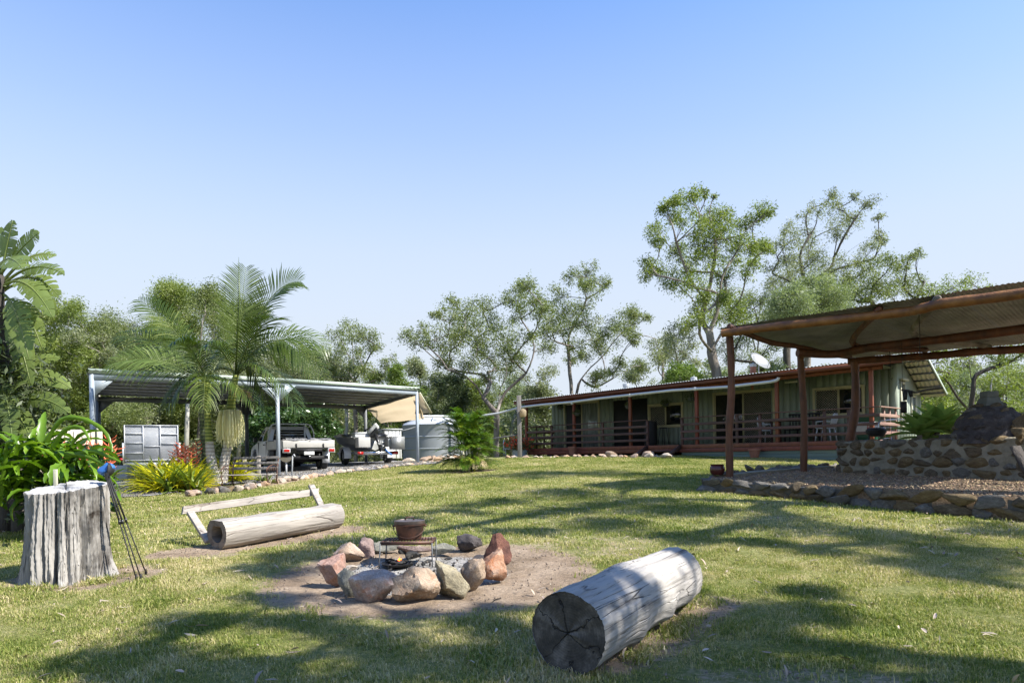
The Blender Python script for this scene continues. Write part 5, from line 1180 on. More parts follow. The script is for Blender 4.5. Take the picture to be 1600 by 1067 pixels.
g0, g1, g2 = P(1409, 609, 13.0), P(1425, 612, 13.0), P(1447, 609, 12.4)
mb = MB(); mb.tube([g0, P(1418, 610, 13), g1, P(1430, 613.5, 12.8), g2, P(1473, 606, 12.2)], [.02, .022, .022, .018, .022, .02], 8); solo(mb, 'hanging_branch', 'barkdark', 'thin dark branch hung level under the shelter roof as a tool rack', 'branch', g0, smooth=True)
mb = MB(); mb.tube([P(1415, 610, 12.95), P(1414, 625, 12.95)], [.04, .035], 8); mb.tube([P(1422, 611, 12.95), P(1424, 620, 12.95)], [.04, .03], 8); solo(mb, 'oven_glove', 'black', 'black oven gloves draped over the hanging branch', 'gloves', P(1418, 611, 12.95), smooth=True)

# ------------------------------------------------------------------ stone walls
MT['darkmortar'] = NM('dark_mortar', [(.25, (.07, .065, .055)), (.75, (.19, .175, .15))], 6, .95, .8, 25, dist=.03)  # darker mortar for the retaining wall
def stonewall(name, label, cat, path, zb, zt, thick, seed, lens, mats, face=1, mortar='mortar', proud=.05, courses=3, over=0):
    """path: polyline seen from outside; stones on the outer face, mortar body behind"""
    r = np.random.default_rng(seed); p0 = path[0]; root = thing(name, label, cat, (p0[0], p0[1], zb(p0)))
    L = [0]
    for a, b in zip(path[:-1], path[1:]): L.append(L[-1]+math.hypot(b[0]-a[0], b[1]-a[1]))
    def at(s):
        k = 0
        while k < len(L)-2 and s > L[k+1]: k += 1
        t_ = (s-L[k])/(L[k+1]-L[k]); a, b = path[k], path[k+1]; d = Vector((b[0]-a[0], b[1]-a[1], 0)).normalized()
        return Vector((a[0]+(b[0]-a[0])*t_, a[1]+(b[1]-a[1])*t_, 0)), d, Vector((d.y, -d.x, 0))*face
    g = []
    for s in np.arange(0, L[-1]+.001, .08):
        p, d, n = at(min(s, L[-1]-1e-4)); q = p-n*thick; w = .012*noise.noise(Vector((s*3, seed, 0)))
        g.append([(p.x+n.x*w, p.y+n.y*w, zb(p)-.1), (p.x+n.x*w, p.y+n.y*w, zt(p)-.03), (p.x-n.x*.04, p.y-n.y*.04, zt(p)), (q.x, q.y, zt(q)), (q.x, q.y, zb(q)-.1)])
    mb = MB(); mb.grid(g); n_ = len(g); mb.f.append((0, 1, 2, 3, 4)); mb.f.append(tuple(i+(n_-1)*5 for i in (4, 3, 2, 1, 0))); mb.build('mortar', mortar, root, 40)
    protos = []
    for m_ in mats:
        for k in range(5): protos.append(rock_mesh('stone', seed*50+len(protos), (1, 1, 1), 3, m_, None, 13, 9, .09))
    cnt = 0
    for c in range(courses):
        s = r.uniform(-.1, .05)
        while s < L[-1]:
            p, d, n = at(max(0, min(s, L[-1]-1e-3))); Hh = (zt(p)-zb(p))/courses; w = r.uniform(*lens); p, d, n = at(min(max(s+w/2, 0), L[-1]-1e-3)); Hh = (zt(p)-zb(p)+.03)/courses
            me = protos[r.integers(0, len(protos))]; o = link('stone', me, root); hh = Hh*r.uniform(.82, 1.12); z = zb(p)+Hh*(c+.5)+r.uniform(-.02, .02); dep = min(.26, thick*.8)
            z = min(z, zt(p)+over-hh*.42)
            o.location = Vector((p.x, p.y, z))-n*(dep/2-proud*r.uniform(.5, 1.1))-root.location; o.scale = (w*1.14, dep, hh*1.18)
            o.rotation_euler = (r.normal(0, .08), r.normal(0, .10), math.atan2(d.y, d.x)+r.normal(0, .06)+(math.pi if r.uniform() < .5 else 0)); cnt += 1
            s += w*.97
    return root
RET = [(4.25, 14.05), (3.88, 13.72), (3.72, 13.2), (4.35, 12.2), (5.4, 10.7), (6.6, 8.9), (7.3, 7.6), (8.0, 6.4)]
stonewall('retaining_wall', 'low dark fieldstone retaining wall round the raised wood chip bed', 'stone wall', RET, lambda p: h(p[0], p[1])-.03, lambda p: bedz(p[1])-.01, .22, 5, (.26, .50), ['wall1', 'wall2', 'wall2', 'wall3'], face=1, courses=2, proud=.10, mortar='darkmortar', over=.05)
BK = [(4.25, 14.05), (5.35, 15.0), (6.6, 15.95), (7.75, 16.65)]
stonewall('bed_edging_wall', 'row of flat dark stones along the back edge of the wood chip bed', 'stone edging', BK, lambda p: h(p[0], p[1])-.05, lambda p: bedz(p[1])+.05, .30, 6, (.3, .6), ['wall1', 'wall2'], face=-1, courses=1)
Wq = [(7.95, 15.3), (7.05, 14.75), (7.0, 14.5), (7.3, 13.95), (8.0, 12.75), (8.8, 11.5), (9.4, 10.5), (10.1, 9.4)]
stonewall('barbecue_wall', 'waist high mortared fieldstone bench wall of the outdoor kitchen', 'stone wall', Wq, lambda p: bedz(p[1])-.02, lambda p: 1.40+.012*noise.noise(Vector((p[0]*2, p[1]*2, 0))), .55, 7, (.20, .40), ['wall1', 'wall3', 'wall2', 'wall1'], face=1, courses=4, proud=.075)
# beehive oven on the wall
oc = Vector((ray(1549, 660)[0]*12.45, 12.45, 0)); kY = 12.45/F
t = thing('stone_oven', 'soot black beehive stone oven with a short square chimney on the bench wall', 'oven', (oc.x, oc.y, 1.38))
prof = [(.60, 1.30), (.60, 1.50), (.56, 1.56), (.585, 1.60), (.56, 1.70), (.50, 1.80), (.41, 1.88), (.30, 1.95), (.17, 2.0), (.02, 2.02)]
g = []
for r_, z_ in prof:
    g.append([(oc.x+r_*(1+.05*noise.noise(Vector((math.cos(a)*3, math.sin(a)*3, z_*5))))*math.cos(a), oc.y+.05+r_*.85*(1+.05*noise.noise(Vector((math.cos(a)*3, math.sin(a)*3, z_*5))))*math.sin(a), z_+.02*noise.noise(Vector((a*2, z_*3, 0)))) for a in np.linspace(0, 2*math.pi, 48, endpoint=False)])
mb = MB(); mb.grid(g, close=True); mb.build('dome', RK['dark'], t, True)
pm = [rock_mesh('stone', 900+k, (1, 1, 1), 3, m_, None, 12, 9, .09) for k, m_ in enumerate(('dark', 'wall1', 'wall2', 'dark', 'dark'))]
r = np.random.default_rng(44)
for zi, (rr_, z_) in enumerate(((.56, 1.45), (.53, 1.61), (.46, 1.76), (.34, 1.88), (.19, 1.97))):
    nst = int(2*math.pi*rr_/.27)
    for k in range(nst):
        a = 2*math.pi*(k+.5*(zi % 2))/nst
        if zi == 0 and abs(((a+math.pi/2+math.pi) % (2*math.pi))-math.pi) < .55: continue
        o = link('stone', pm[r.integers(0, 5)], t); o.location = Vector((oc.x+rr_*math.cos(a), oc.y+.05+rr_*.85*math.sin(a), z_))-t.location; o.scale = (.13, .27, .16); o.rotation_euler = (r.normal(0, .1), r.normal(0, .3), a)
mb = MB(); cxx = oc.x-.01; mb.add([(cxx-.17, oc.y-.12, 1.98), (cxx+.17, oc.y-.12, 1.98), (cxx+.17, oc.y+.2, 1.98), (cxx-.17, oc.y+.2, 1.98), (cxx-.11, oc.y-.08, 2.14), (cxx+.11, oc.y-.08, 2.14), (cxx+.11, oc.y+.14, 2.14), (cxx-.11, oc.y+.14, 2.14)], [(0, 3, 2, 1), (4, 5, 6, 7), (0, 1, 5, 4), (1, 2, 6, 5), (2, 3, 7, 6), (3, 0, 4, 7)]); mb.bb(cxx-.105, cxx+.105, oc.y-.075, oc.y+.135, 2.14, 2.25); MT['slate'] = NM('grey_green_slab', [(.3, (.10, .11, .10)), (.7, (.18, .19, .17))], 5, .9, .5); mb.build('chimney', 'slate', t, bev=.01)
# hearth surround: soot-dark slab wall behind bench, right block of pale stone, leaning board
mb = MB(); q = Vector((ray(1478, 660)[0]*13.0, 13.0, 0)); mb.bb(q.x+.10, q.x+.42, 12.75, 13.4, 1.2, 1.50); o = solo(mb, 'timber_slab', 'barkdark', 'dark timber slab stacked between the agave and the stone oven', 'slab', (q.x, 13.0, 1.2), bev=.02)
me = rock_mesh('pale_boulder', 333, (.22, .2, .2), 4, 'wall3'); o = link('pale_boulder', me, None, (ray(1592, 672)[0]*11.5, 11.5, 1.46)); tag(o, 'round ochre stone on the bench wall right of the oven', 'stone')
me = rock_mesh('pale_boulder', 334, (.45, .4, .5), 4, 'wall1'); o = link('tall_boulder', me, None, (ray(1608, 660)[0]*11.9, 11.9, 1.58)); tag(o, 'tall grey stone at the right edge beside the oven', 'stone')
mb = MB(); mb.bar(P(1586, 697, 10.9), P(1612, 748, 10.6), .16, .03, (0, 1, 0)); solo(mb, 'leaning_board', 'barkdark', 'dark board leaning against the bench wall below the oven', 'board', P(1586, 697, 10.9))
# distant low shed roof behind the oven
sh = thing('small_shed', 'low rusty roofed shed behind the stone oven', 'shed', (ray(1640, 690)[0]*20, 20, h(14, 20)))
mb = MB(); xs0 = ray(1585, 690)[0]*20; mb.bb(xs0, xs0+5, 20, 22, .9, 1.65); mb.build('wall', 'darksteel', sh)
mb = sheet('s', None, (xs0-.2, 19.7, 1.72), (xs0+5.2, 19.7, 1.72), (xs0+5.2, 22.2, 2.0), (xs0-.2, 22.2, 2.0), 40); mb.build('roof', 'terracotta', sh, True)
# chrome stand and kettle grill behind the wall
gq = P(1372, 690, 15.4); t = thing('kettle_grill', 'small black charcoal grill on a thin chrome frame behind the bench wall', 'grill', (gq.x, gq.y, bedz(15.4)))
gc = P(1369, 674, 15.4); Rg = .21
mb = MB(); mb.lathe([(.05, -.12), (.15, -.10), (Rg, -.02), (Rg, .0)], gc, 24, capt=False); mb.build('bowl', 'black', t, 40); mb = MB(); mb.lathe([(Rg*1.02, .005), (Rg*1.02, .03), (.17, .075), (.02, .09)], gc, 24, capb=False); mb.build('lid', 'black', t, 40)
mb = MB(); a_ = P(1358, 669, 15.4); mb.tube([a_, P(1358, 690, 15.4), (a_.x, a_.y, bedz(15.4))], .014, 6); mb.build('stand', 'black', t)
mb = MB(); c_ = [P(1373, 700, 15.3), P(1373, 662, 15.3), P(1376, 657.5, 15.3), P(1396, 655.5, 15.6), P(1412, 655.5, 15.9)]; mb.tube(c_, .014, 8); mb.tube([P(1373, 686, 15.3), P(1393, 684, 15.6), P(1393, 668, 15.6), P(1373, 668, 15.3)], .008, 6); mb.tube([P(1393, 684, 15.6), P(1393, 704, 15.6)], .01, 6); mb.build('chrome_frame', 'chrome', t)
# ------------------------------------------------------------------ carport
CF = [P(143.5, 583, 18.5), P(433, 596.5, 21.4), P(651, 609, 25.0)]
CFZ = CAMZ+2.42
CF = [Vector((c.x, c.y, CFZ)) for c in CF]
CB_ = Vector((-3.0, 5.2, 0)); CBZ = CAMZ+2.28
t = carport = thing('carport', 'long open grey steel carport with a pale green roof edge', 'carport', (CF[0].x, CF[0].y, h(CF[0].x, CF[0].y)))
def ss(mb, a, b, w, t_): return mb.bar(a, b, w, t_)
fd = (CF[1]-CF[0]).normalized()
for i, c in enumerate(CF):
    mb = MB(); mb.bb(c.x-.05, c.x+.05, c.y-.05, c.y+.05, h(c.x, c.y)-.1, CFZ-.05); mb.build('post', 'bluegrey', t)
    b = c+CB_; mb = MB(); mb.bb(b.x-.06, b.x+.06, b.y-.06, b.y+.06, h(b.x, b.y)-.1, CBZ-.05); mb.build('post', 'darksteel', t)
    # gusset plates at the heads of the posts
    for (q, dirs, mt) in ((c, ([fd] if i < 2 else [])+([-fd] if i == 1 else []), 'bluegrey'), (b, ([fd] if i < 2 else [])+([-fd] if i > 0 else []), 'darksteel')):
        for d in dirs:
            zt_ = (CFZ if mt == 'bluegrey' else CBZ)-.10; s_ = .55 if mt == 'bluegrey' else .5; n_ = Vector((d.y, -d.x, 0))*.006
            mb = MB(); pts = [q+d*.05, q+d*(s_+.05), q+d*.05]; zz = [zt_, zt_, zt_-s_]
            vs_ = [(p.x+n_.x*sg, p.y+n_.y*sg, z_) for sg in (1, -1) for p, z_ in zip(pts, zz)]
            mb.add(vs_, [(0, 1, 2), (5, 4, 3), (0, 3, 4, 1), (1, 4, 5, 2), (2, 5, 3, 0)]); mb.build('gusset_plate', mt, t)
    mb = MB(); mb.bar((c.x, c.y, CFZ-.10), (b.x, b.y, CBZ-.10), .06, .16); mb.build('rafter', 'darksteel', t)
for i in range(2):
    a, b = CF[i], CF[i+1]
    mb = MB(); mb.bar((a.x, a.y, CFZ-.10), (b.x, b.y, CFZ-.10), .07, .15); mb.build('front_beam', 'bluegrey', t)
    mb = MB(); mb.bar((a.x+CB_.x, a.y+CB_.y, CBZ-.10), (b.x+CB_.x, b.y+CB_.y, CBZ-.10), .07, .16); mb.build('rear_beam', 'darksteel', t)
    nd_ = Vector((fd.y, -fd.x, 0))*.06; mb = MB(); mb.bar(Vector((a.x, a.y, CFZ+.04))+nd_-fd*(.1 if i == 0 else 0), Vector((b.x, b.y, CFZ+.04))+nd_+fd*(.08 if i else 0), .02, .12); mb.build('roof_flashing', 'palegreen', t)
    for k in range(1, 7):
        s = k/7; o_ = CB_*s; zz = CFZ+(CBZ-CFZ)*s-.0; mb = MB(); mb.bar((a.x+o_.x, a.y+o_.y, zz-.03), (b.x+o_.x, b.y+o_.y, zz-.03), .06, .05); mb.build('purlin', 'underroof', t)
    bd = (CF[i+1]+CB_*.05, CF[i]+CB_*.95); mb = MB(); 
    mb.bar((bd[0].x, bd[0].y, CFZ-.17), (bd[1].x, bd[1].y, CBZ-.17), .05, .012); mb.build('brace', 'underroof', t)
A = CF[0]-fd*.12-CB_*.02; B = CF[2]+fd*.12-CB_*.02
nsh = 12
for i in range(nsh):
    a_ = A.lerp(B, i/nsh); b_ = A.lerp(B, (i+1)/nsh+.002); o_ = CB_*1.05
    if i/nsh > .5: pass
    mb = sheet('s', None, (a_.x, a_.y, CFZ+.05), (b_.x, b_.y, CFZ+.05), (b_.x+o_.x, b_.y+o_.y, CBZ+.05), (a_.x+o_.x, a_.y+o_.y, CBZ+.05), 5, .014, m=1); mb.build('roof_sheet', 'underroof', t, True)
# tan shade sail at its right end
def sailmesh(c, n=14, sag=.25, seed=0):
    g = []
    for i in range(n):
        row = []
        for j in range(n):
            u, v = i/(n-1), j/(n-1); p = Vector(c[0]).lerp(c[1], u).lerp(Vector(c[3]).lerp(c[2], u), v)
            p = p+Vector((0, .1, -1))*sag*4*u*(1-u)*v*(1-v)+Vector((.0, .06, .05))*noise.noise(Vector((u*3, v*5, seed)))
            row.append(p)
        g.append(row)
    mb = MB(); mb.grid(g); return mb
cB = CF[2]+CB_
s1 = solo(sailmesh([Vector((cB.x+.1, cB.y-.1, CBZ-.15)), Vector((CF[2].x-.12, CF[2].y+.1, CFZ-.10)), P(664, 654, 26.5), P(596, 661, 29.0)], sag=.12), 'shade_sail', 'sail', 'creased tan shade sail hanging from the right end of the carport', 'shade sail', (CF[2].x, CF[2].y, CFZ), smooth=True)
s2 = solo(sailmesh([Vector((CF[2].x+.05, CF[2].y, CFZ-.08)), P(657, 616, 25.6), P(673, 645, 26.6), P(648, 647, 26.0)], sag=.03, seed=4), 'shade_sail', 'sail', 'small tan triangle of shade cloth pulled out past the carport corner post', 'shade sail', (CF[2].x, CF[2].y, CFZ), smooth=True)
mb = MB(); mb.tube([P(656, 614, 25.6), P(674, 645, 26.6)], .04, 6); solo(mb, 'sail_pole', 'trimpale', 'pale pole along the outer edge of the tan sail', 'pole', P(656, 614, 25.6))
mb = MB(); mb.tube([P(576, 641, 29), P(610, 646, 29.5), P(650, 650, 31), P(700, 650.5, 32.5)], .05, 8); solo(mb, 'gutter_pipe', 'pvc', 'white pipe running below the tan sail to the top of the tank', 'pipe', P(576, 641, 29), smooth=True)
mb = MB(); mb.tube([P(574, 688, 30), P(600, 680, 30.5), P(640, 670, 31.5), P(655, 665, 32)], .035, 6); solo(mb, 'sloping_pipe', 'darksteel', 'dark pipe sloping up from the boat to the tank', 'pipe', P(574, 688, 30), smooth=True)
# garage end wall of pale sheeting behind trailer? none visible. tank
tc = P(682, 715, 34.0); tz = h(tc.x, tc.y)-.05; Rt = (P(734, 700, 34).x-P(630, 700, 34).x)/2; zt_ = P(640, 663, 34-Rt).z
t = thing('water_tank', 'round grey rainwater tank with a pale conical lid', 'water tank', (tc.x, tc.y, tz))
pr = [(Rt, tz)]
for q in (.33, .66): z_ = tz+(zt_-tz)*q; pr += [(Rt, z_-.04), (Rt*1.012, z_-.015), (Rt*1.012, z_+.015), (Rt, z_+.04)]
pr += [(Rt, zt_-.03), (Rt*1.01, zt_)]
mb = MB(); mb.lathe(pr, (tc.x, tc.y, 0), 72); mb.build('tank_wall', 'tank', t, 30)
apx = P(690, 649, 34).z
mb = MB(); mb.lathe([(Rt*1.0, zt_+.005), (Rt*.95, zt_+.10), (Rt*.35, apx-.05), (Rt*.3, apx), (.02, apx+.02)], (tc.x, tc.y, 0), 72, capb=False, capt=False); ld = mb.build('tank_lid', 'tanklid', t, 30)
for a in np.linspace(0, 6.28, 12, endpoint=False): mb = MB(); c, s = math.cos(a), math.sin(a); mb.bar((tc.x+c*Rt*.93, tc.y+s*Rt*.93, zt_+.13), (tc.x+c*Rt*.36, tc.y+s*Rt*.36, apx-.02), .05, .04); mb.build('lid_rib', 'tanklid', ld)
hp_ = P(681, 658, 34-Rt*.7); mb = MB(); mb.box(hp_, (.42, .3, .2)); mb.build('inlet_box', 'tank', ld)
# white pump shed right of the boat
t = thing('white_cabinet', 'white sheet metal cabinet between the boat and the water tank', 'cabinet', P(611, 716, 29.5), .5)
mb = MB(); mb.bb(-.38, .38, -.3, .3, 0, 1.22); mb.build('cabinet_body', 'pvc', t, local=True, bev=.01)
for k in range(5): mb = MB(); mb.bb(-.38+k*.17, -.36+k*.17, -.312, -.30, .02, 1.2); mb.build('rib', 'chrome', t, local=True)
mb = MB(); mb.bb(-.42, .42, -.34, .34, 1.22, 1.27); mb.build('roof', 'galv', t, local=True)

# ------------------------------------------------------------------ ute
def V3(*a): return Vector(a)
U0 = Vector((-7.15, 23.3, 0)); uh = Vector((-.54, .842, 0)); urz = math.atan2(uh.y, uh.x)      # rear centre, heading
uz = G(465, 734).z; U0.y = 22.3; U0.x = ray(483, 700)[0]*22.3
zu = h(U0.x, U0.y)+.03
ute = thing('utility_truck', 'white single cab utility truck with an alloy tray parked under the carport', 'ute', (U0.x, U0.y, zu), urz)
zfix = CAMZ+ray(470, 734)[1]*23.0 - zu
def up(mb, name, mat, parent=ute, **kw): return mb.build(name, mat, parent, local=True, **kw)
# local: x forward from tray tail, y left, z up
W2 = .90
# cab: side profile extruded with tumblehome
def shell(profile, w0, w1, z0, z1, x0off=0):
    """profile (x,z) ring; half width w0 at z0 to w1 at z1"""
    vs_ = []
    for s in (-1, 1):
        for x_, z_ in profile:
            f = min(1, max(0, (z_-z0)/(z1-z0))); vs_.append((x_, s*(w0+(w1-w0)*f), z_))
    n = len(profile); mb = MB(); mb.add(vs_, [tuple(range(n)), tuple(range(2*n-1, n-1, -1))]+[(i, n+i, n+(i+1) % n, (i+1) % n) for i in range(n)]); return mb
hood = [(2.30, .48), (2.30, 1.12), (4.05, 1.10), (4.75, 1.00), (5.02, .86), (5.08, .55), (5.0, .42), (4.86, .42), (4.82, .62), (4.66, .80), (4.42, .86), (4.18, .80), (4.02, .62), (3.98, .40), (2.60, .40)]
up(shell(hood, .89, .86, .5, 1.1), 'body', 'carwhite', bev=.035, smooth=35)
mb = shell([(2.32, 1.10), (2.42, 1.60), (2.55, 1.70), (3.30, 1.72), (3.45, 1.68), (4.06, 1.10)], .86, .68, 1.1, 1.7); up(mb, 'cab_roof', 'carwhite', bev=.03, smooth=35)
def quad3(p, th=.008): 
    mb = MB(); p = [Vector(q) for q in p]; n = (p[1]-p[0]).cross(p[3]-p[0]).normalized()*th
    mb.add([q+n for q in p]+[q-n for q in p], [(0, 1, 2, 3), (7, 6, 5, 4)]+[(i, (i+1) % 4+4-0 if False else (i+1) % 4, (i+1) % 4+4, i+4) for i in range(4)]); return mb
sy = lambda z_: .86+(.68-.86)*(z_-1.1)/.6
up(quad3([(2.325, -.66, 1.18), (2.325, .66, 1.18), (2.42, .56, 1.56), (2.42, -.56, 1.56)], .012), 'rear_window', 'glass')
for s in (-1, 1): up(quad3([(2.50, s*(sy(1.16)+.004), 1.16), (3.85, s*(sy(1.16)+.004), 1.16), (3.38, s*(sy(1.62)+.004), 1.60), (2.60, s*(sy(1.62)+.004), 1.60)], .008), 'side_window', 'glass')
up(quad3([(4.03, -.78, 1.14), (4.03, .78, 1.14), (3.50, .64, 1.65), (3.50, -.64, 1.65)], .012), 'windscreen', 'glass')
for s in (-1, 1):
    mb = MB(); mb.bb(3.70, 3.82, s*.92, s*1.05, 1.12, 1.30); up(mb, 'mirror', 'blackgloss', bev=.02)
    mb = MB(); mb.bb(2.75, 2.90, s*.875, s*.90, .98, 1.02); up(mb, 'door_handle', 'blackgloss')
    mb = MB(); mb.bb(2.49, 2.50, s*.862, s*.888, .5, 1.12); mb.bb(3.72, 3.73, s*.862, s*.888, .5, 1.12); up(mb, 'door_seam', 'black')
    mb = MB(); mb.bb(2.4, 4.0, s*.72, s*.86, .30, .40); up(mb, 'side_step', 'black')
def wheel(x_, y_, r_=.38, w_=.25, nm='wheel'):
    mb = MB(); R = Matrix.Rotation(rad(90), 4, 'X'); mb.lathe([(r_*.62, -w_/2), (r_*.93, -w_/2), (r_, -w_*.35), (r_, w_*.35), (r_*.93, w_/2), (r_*.62, w_/2)], (0, 0, 0), 32, R, capb=False, capt=False)
    o = mb.build(nm, 'black', ute, 35, local=True); o.location = (x_, y_, r_)
    mb = MB(); mb.lathe([(.02, -w_*.15), (r_*.55, -w_*.25), (r_*.64, -w_*.45), (r_*.64, w_*.45), (r_*.55, w_*.25), (.02, w_*.15)], (0, 0, 0), 24, R); mb.build('rim', 'alu', o, 35, local=True)
for x_, y_ in ((.95, .74), (.95, -.74), (4.42, .74), (4.42, -.74)): wheel(x_, y_)
mb = MB(); mb.bb(.1, 2.3, -.42, -.34, .48, .62); mb.bb(.1, 2.3, .34, .42, .48, .62); up(mb, 'chassis_rail', 'black')
mb = MB(); mb.tube([(.95, -.7, .38), (.95, -.1, .38), (.95, 0, .38), (.95, .1, .38), (.95, .7, .38)], [.05, .06, .15, .06, .05], 10); up(mb, 'rear_axle', 'black', smooth=True)
mb = MB(); mb.bb(.08, .22, -.7, .7, .42, .54); mb.bb(0, .12, -.04, .04, .44, .50); up(mb, 'tow_bar', 'black')
mb = MB(); mb.lathe([(.001, .0), (.028, .015), (.03, .04), (.001, .06)], (-.03, 0, .50), 12); up(mb, 'tow_ball', 'chrome', smooth=True)
# tray
mb = MB(); mb.bb(.02, 2.22, -W2, W2, .80, .88); up(mb, 'tray_floor', 'alu')
for s in (-1, 1): mb = MB(); mb.bb(.02, 2.22, s*W2-.02, s*W2+.02, .80, 1.10); up(mb, 'tray_side', 'alupale', bev=.006)
mb = MB(); mb.bb(-.02, .018, -W2, W2, .84, 1.10); tg = up(mb, 'tailgate', 'alupale', bev=.008)
for y_ in (-.5, .45): mb = MB(); mb.bb(-.05, -.02, y_-.02, y_+.02, .84, .98); mb.build('latch', 'black', tg, local=True)
for s in (-1, 1):
    mb = MB(); mb.bb(-.06, .10, s*.90-.24*(s > 0)-.0*(s < 0), s*.90+.24*(s < 0), .66, .815); up(mb, 'lamp_box', 'carwhite', bev=.01)
    mb = MB(); mb.bb(-.075, -.06, s*.88-.19*(s > 0), s*.88+.19*(s < 0), .69, .79); up(mb, 'tail_lamp', 'redlamp', bev=.004)
    mb = MB(); mb.bb(.48, .50, s*.62, s*.88, .28, .70); up(mb, 'mud_flap', 'whiteplastic' if s < 0 else 'black')
    mb = MB(); mb.bb(1.45, 2.1, s*.62, s*.86, .42, .76); up(mb, 'toolbox', 'black', bev=.02)
mb = MB(); mb.bb(-.05, -.03, -.17, .19, .58, .70); np_ = up(mb, 'number_plate', 'carwhite', bev=.004)
mb = MB(); mb.bb(-.02, .0, -.45, .45, .70, .80); up(mb, 'rear_crossbar', 'black')
# head board hoop and bars
mb = MB(); mb.tube([(2.24, -.86, .86), (2.24, -.84, 1.5), (2.24, -.72, 1.74), (2.24, -.6, 1.78), (2.24, .6, 1.78), (2.24, .72, 1.74), (2.24, .84, 1.5), (2.24, .86, .86)], .028, 8); hbd = up(mb, 'headboard', 'galv', smooth=True)
for y_ in (-.5, .5): mb = MB(); mb.bb(2.21, 2.26, y_-.03, y_+.03, 1.0, 1.76); mb.build('upright', 'galv', hbd, local=True)
for z_ in (1.28, 1.38, 1.48, 1.58, 1.66): mb = MB(); mb.bb(2.225, 2.24, -.5, .5, z_-.008, z_+.008); mb.build('bar', 'galv', hbd, local=True)
# tarp rolled over the tailgate
g = []
for i in range(60):
    y_ = -.80+1.6*i/59; row = []
    for j in range(12):
        a = -2.2+3.6*j/11; r_ = .10+.03*noise.noise(Vector((y_*5, j*.5, 2)))+.02*noise.noise(Vector((y_*14, j, 7))); dr = .03*noise.noise(Vector((y_*3, 9, 9)))
        row.append((.06+r_*.9*math.sin(a)*-1, y_, 1.09+r_*.8*math.cos(a)+dr-(.05 if abs(y_) < .06 else 0)))
    g.append(row)
mb = MB(); mb.grid(g); tp = up(mb, 'rolled_tarp', 'tarp', smooth=True); 
mb = MB(); g = [[(.15+2.0*i/20, -.85+1.7*j/16, 1.13+.05*noise.noise(Vector((i*.4, j*.5, 3)))) for j in range(17)] for i in range(21)]; mb.grid(g); up(mb, 'tray_cover', 'tarp', smooth=True)
zoff = CAMZ+ray(475, 735)[1]*22.7; ute.location.z = h(U0.x, U0.y)+.03; ute.scale = (.95, .93, .92)

# ------------------------------------------------------------------ boat on its trailer
bo = P(588, 722, 24.6); bo.z = h(bo.x, bo.y)+.03; bh = Vector((-.50, .866, 0)); brz = math.atan2(bh.y, bh.x)
tr = thing('boat_trailer', 'galvanised boat trailer with white mudguards parked beside the ute', 'trailer', bo, brz)
def tp_(mb, name, mat, **kw): return mb.build(name, mat, tr, local=True, **kw)
for s in (-1, 1):
    mb = MB(); mb.bar((-.1, s*.55, .42), (3.3, s*.45, .42), .05, .08); mb.bar((3.3, s*.45, .42), (4.6, 0, .42), .05, .08); tp_(mb, 'frame_rail', 'galv')
for x_ in (0, .9, 1.9, 2.9): mb = MB(); mb.bb(x_-.03, x_+.03, -.52, .52, .38, .43); tp_(mb, 'cross_member', 'galv')
R = Matrix.Rotation(rad(90), 4, 'X')
for s in (-1, 1):
    mb = MB(); mb.lathe([(.16, -.09), (.27, -.09), (.29, -.05), (.29, .05), (.27, .09), (.16, .09)], (0, 0, 0), 24, R, capb=False, capt=False); o = tp_(mb, 'wheel', 'black', smooth=35); o.location = (1.1, s*.82, .29)
    mb = MB(); mb.lathe([(.02, -.03), (.16, -.06), (.17, .06), (.02, .03)], (0, 0, 0), 18, R); mb.build('rim', 'galv', o, 35, local=True)
    g = [[(1.1+.36*math.cos(a), s*.82-.13, .31+.34*math.sin(a)), (1.1+.36*math.cos(a), s*.82+.13, .31+.34*math.sin(a))] for a in np.linspace(-.25, 3.4, 16)]; mb = MB(); mb.grid(g); tp_(mb, 'mudguard', 'whiteplastic', smooth=True)
mb = MB(); mb.bb(-.2, -.16, -.75, .75, .34, .46); lb = tp_(mb, 'light_board', 'chrome')
for s in (-1, 1): mb = MB(); mb.bb(-.23, -.2, s*.65-.1, s*.65+.1, .35, .45); mb.build('tail_lamp', 'redlamp', lb, local=True)
mb = MB(); mb.tube([(4.2, .0, .42), (4.2, 0, .05)], .03, 8); tp_(mb, 'jockey_stand', 'black')
bt = thing('aluminium_boat', 'dull aluminium dinghy with an open transom well resting on its trailer', 'boat', (bo.x, bo.y, bo.z), brz)
def bp(mb, name, mat, parent=bt, **kw): return mb.build(name, mat, parent, local=True, **kw)
g = []; g2 = []
for i in range(25):
    s = i/24; x_ = .1+4.0*s; hwid = .80*(1-max(0, (s-.45)/.55)**2.3)+.012; shr = .98+.22*s**2; kz = .50+.35*max(0, (s-.6)/.4)**2; ch = kz+.22+.14*s
    g.append([(x_, -hwid*1.05, shr), (x_, -hwid*1.0, shr-.04), (x_, -hwid*.86, ch), (x_, 0, kz), (x_, hwid*.86, ch), (x_, hwid, shr-.04), (x_, hwid*1.05, shr)])
    g2.append([(x_, -hwid*.97, shr-.01), (x_, -hwid*.8, ch+.04), (x_, 0, kz+.16), (x_, hwid*.8, ch+.04), (x_, hwid*.97, shr-.01)])
mb = MB(); mb.grid(g); mb.grid(g2, flip=True); bp(mb, 'hull', 'alu', smooth=25)
for s in (-1, 1): mb = MB(); mb.tube([(q[0][0] if s < 0 else q[-1][0], q[0][1] if s < 0 else q[-1][1], q[0][2]) for q in g], .025, 8); bp(mb, 'gunwale', 'alu', smooth=True)
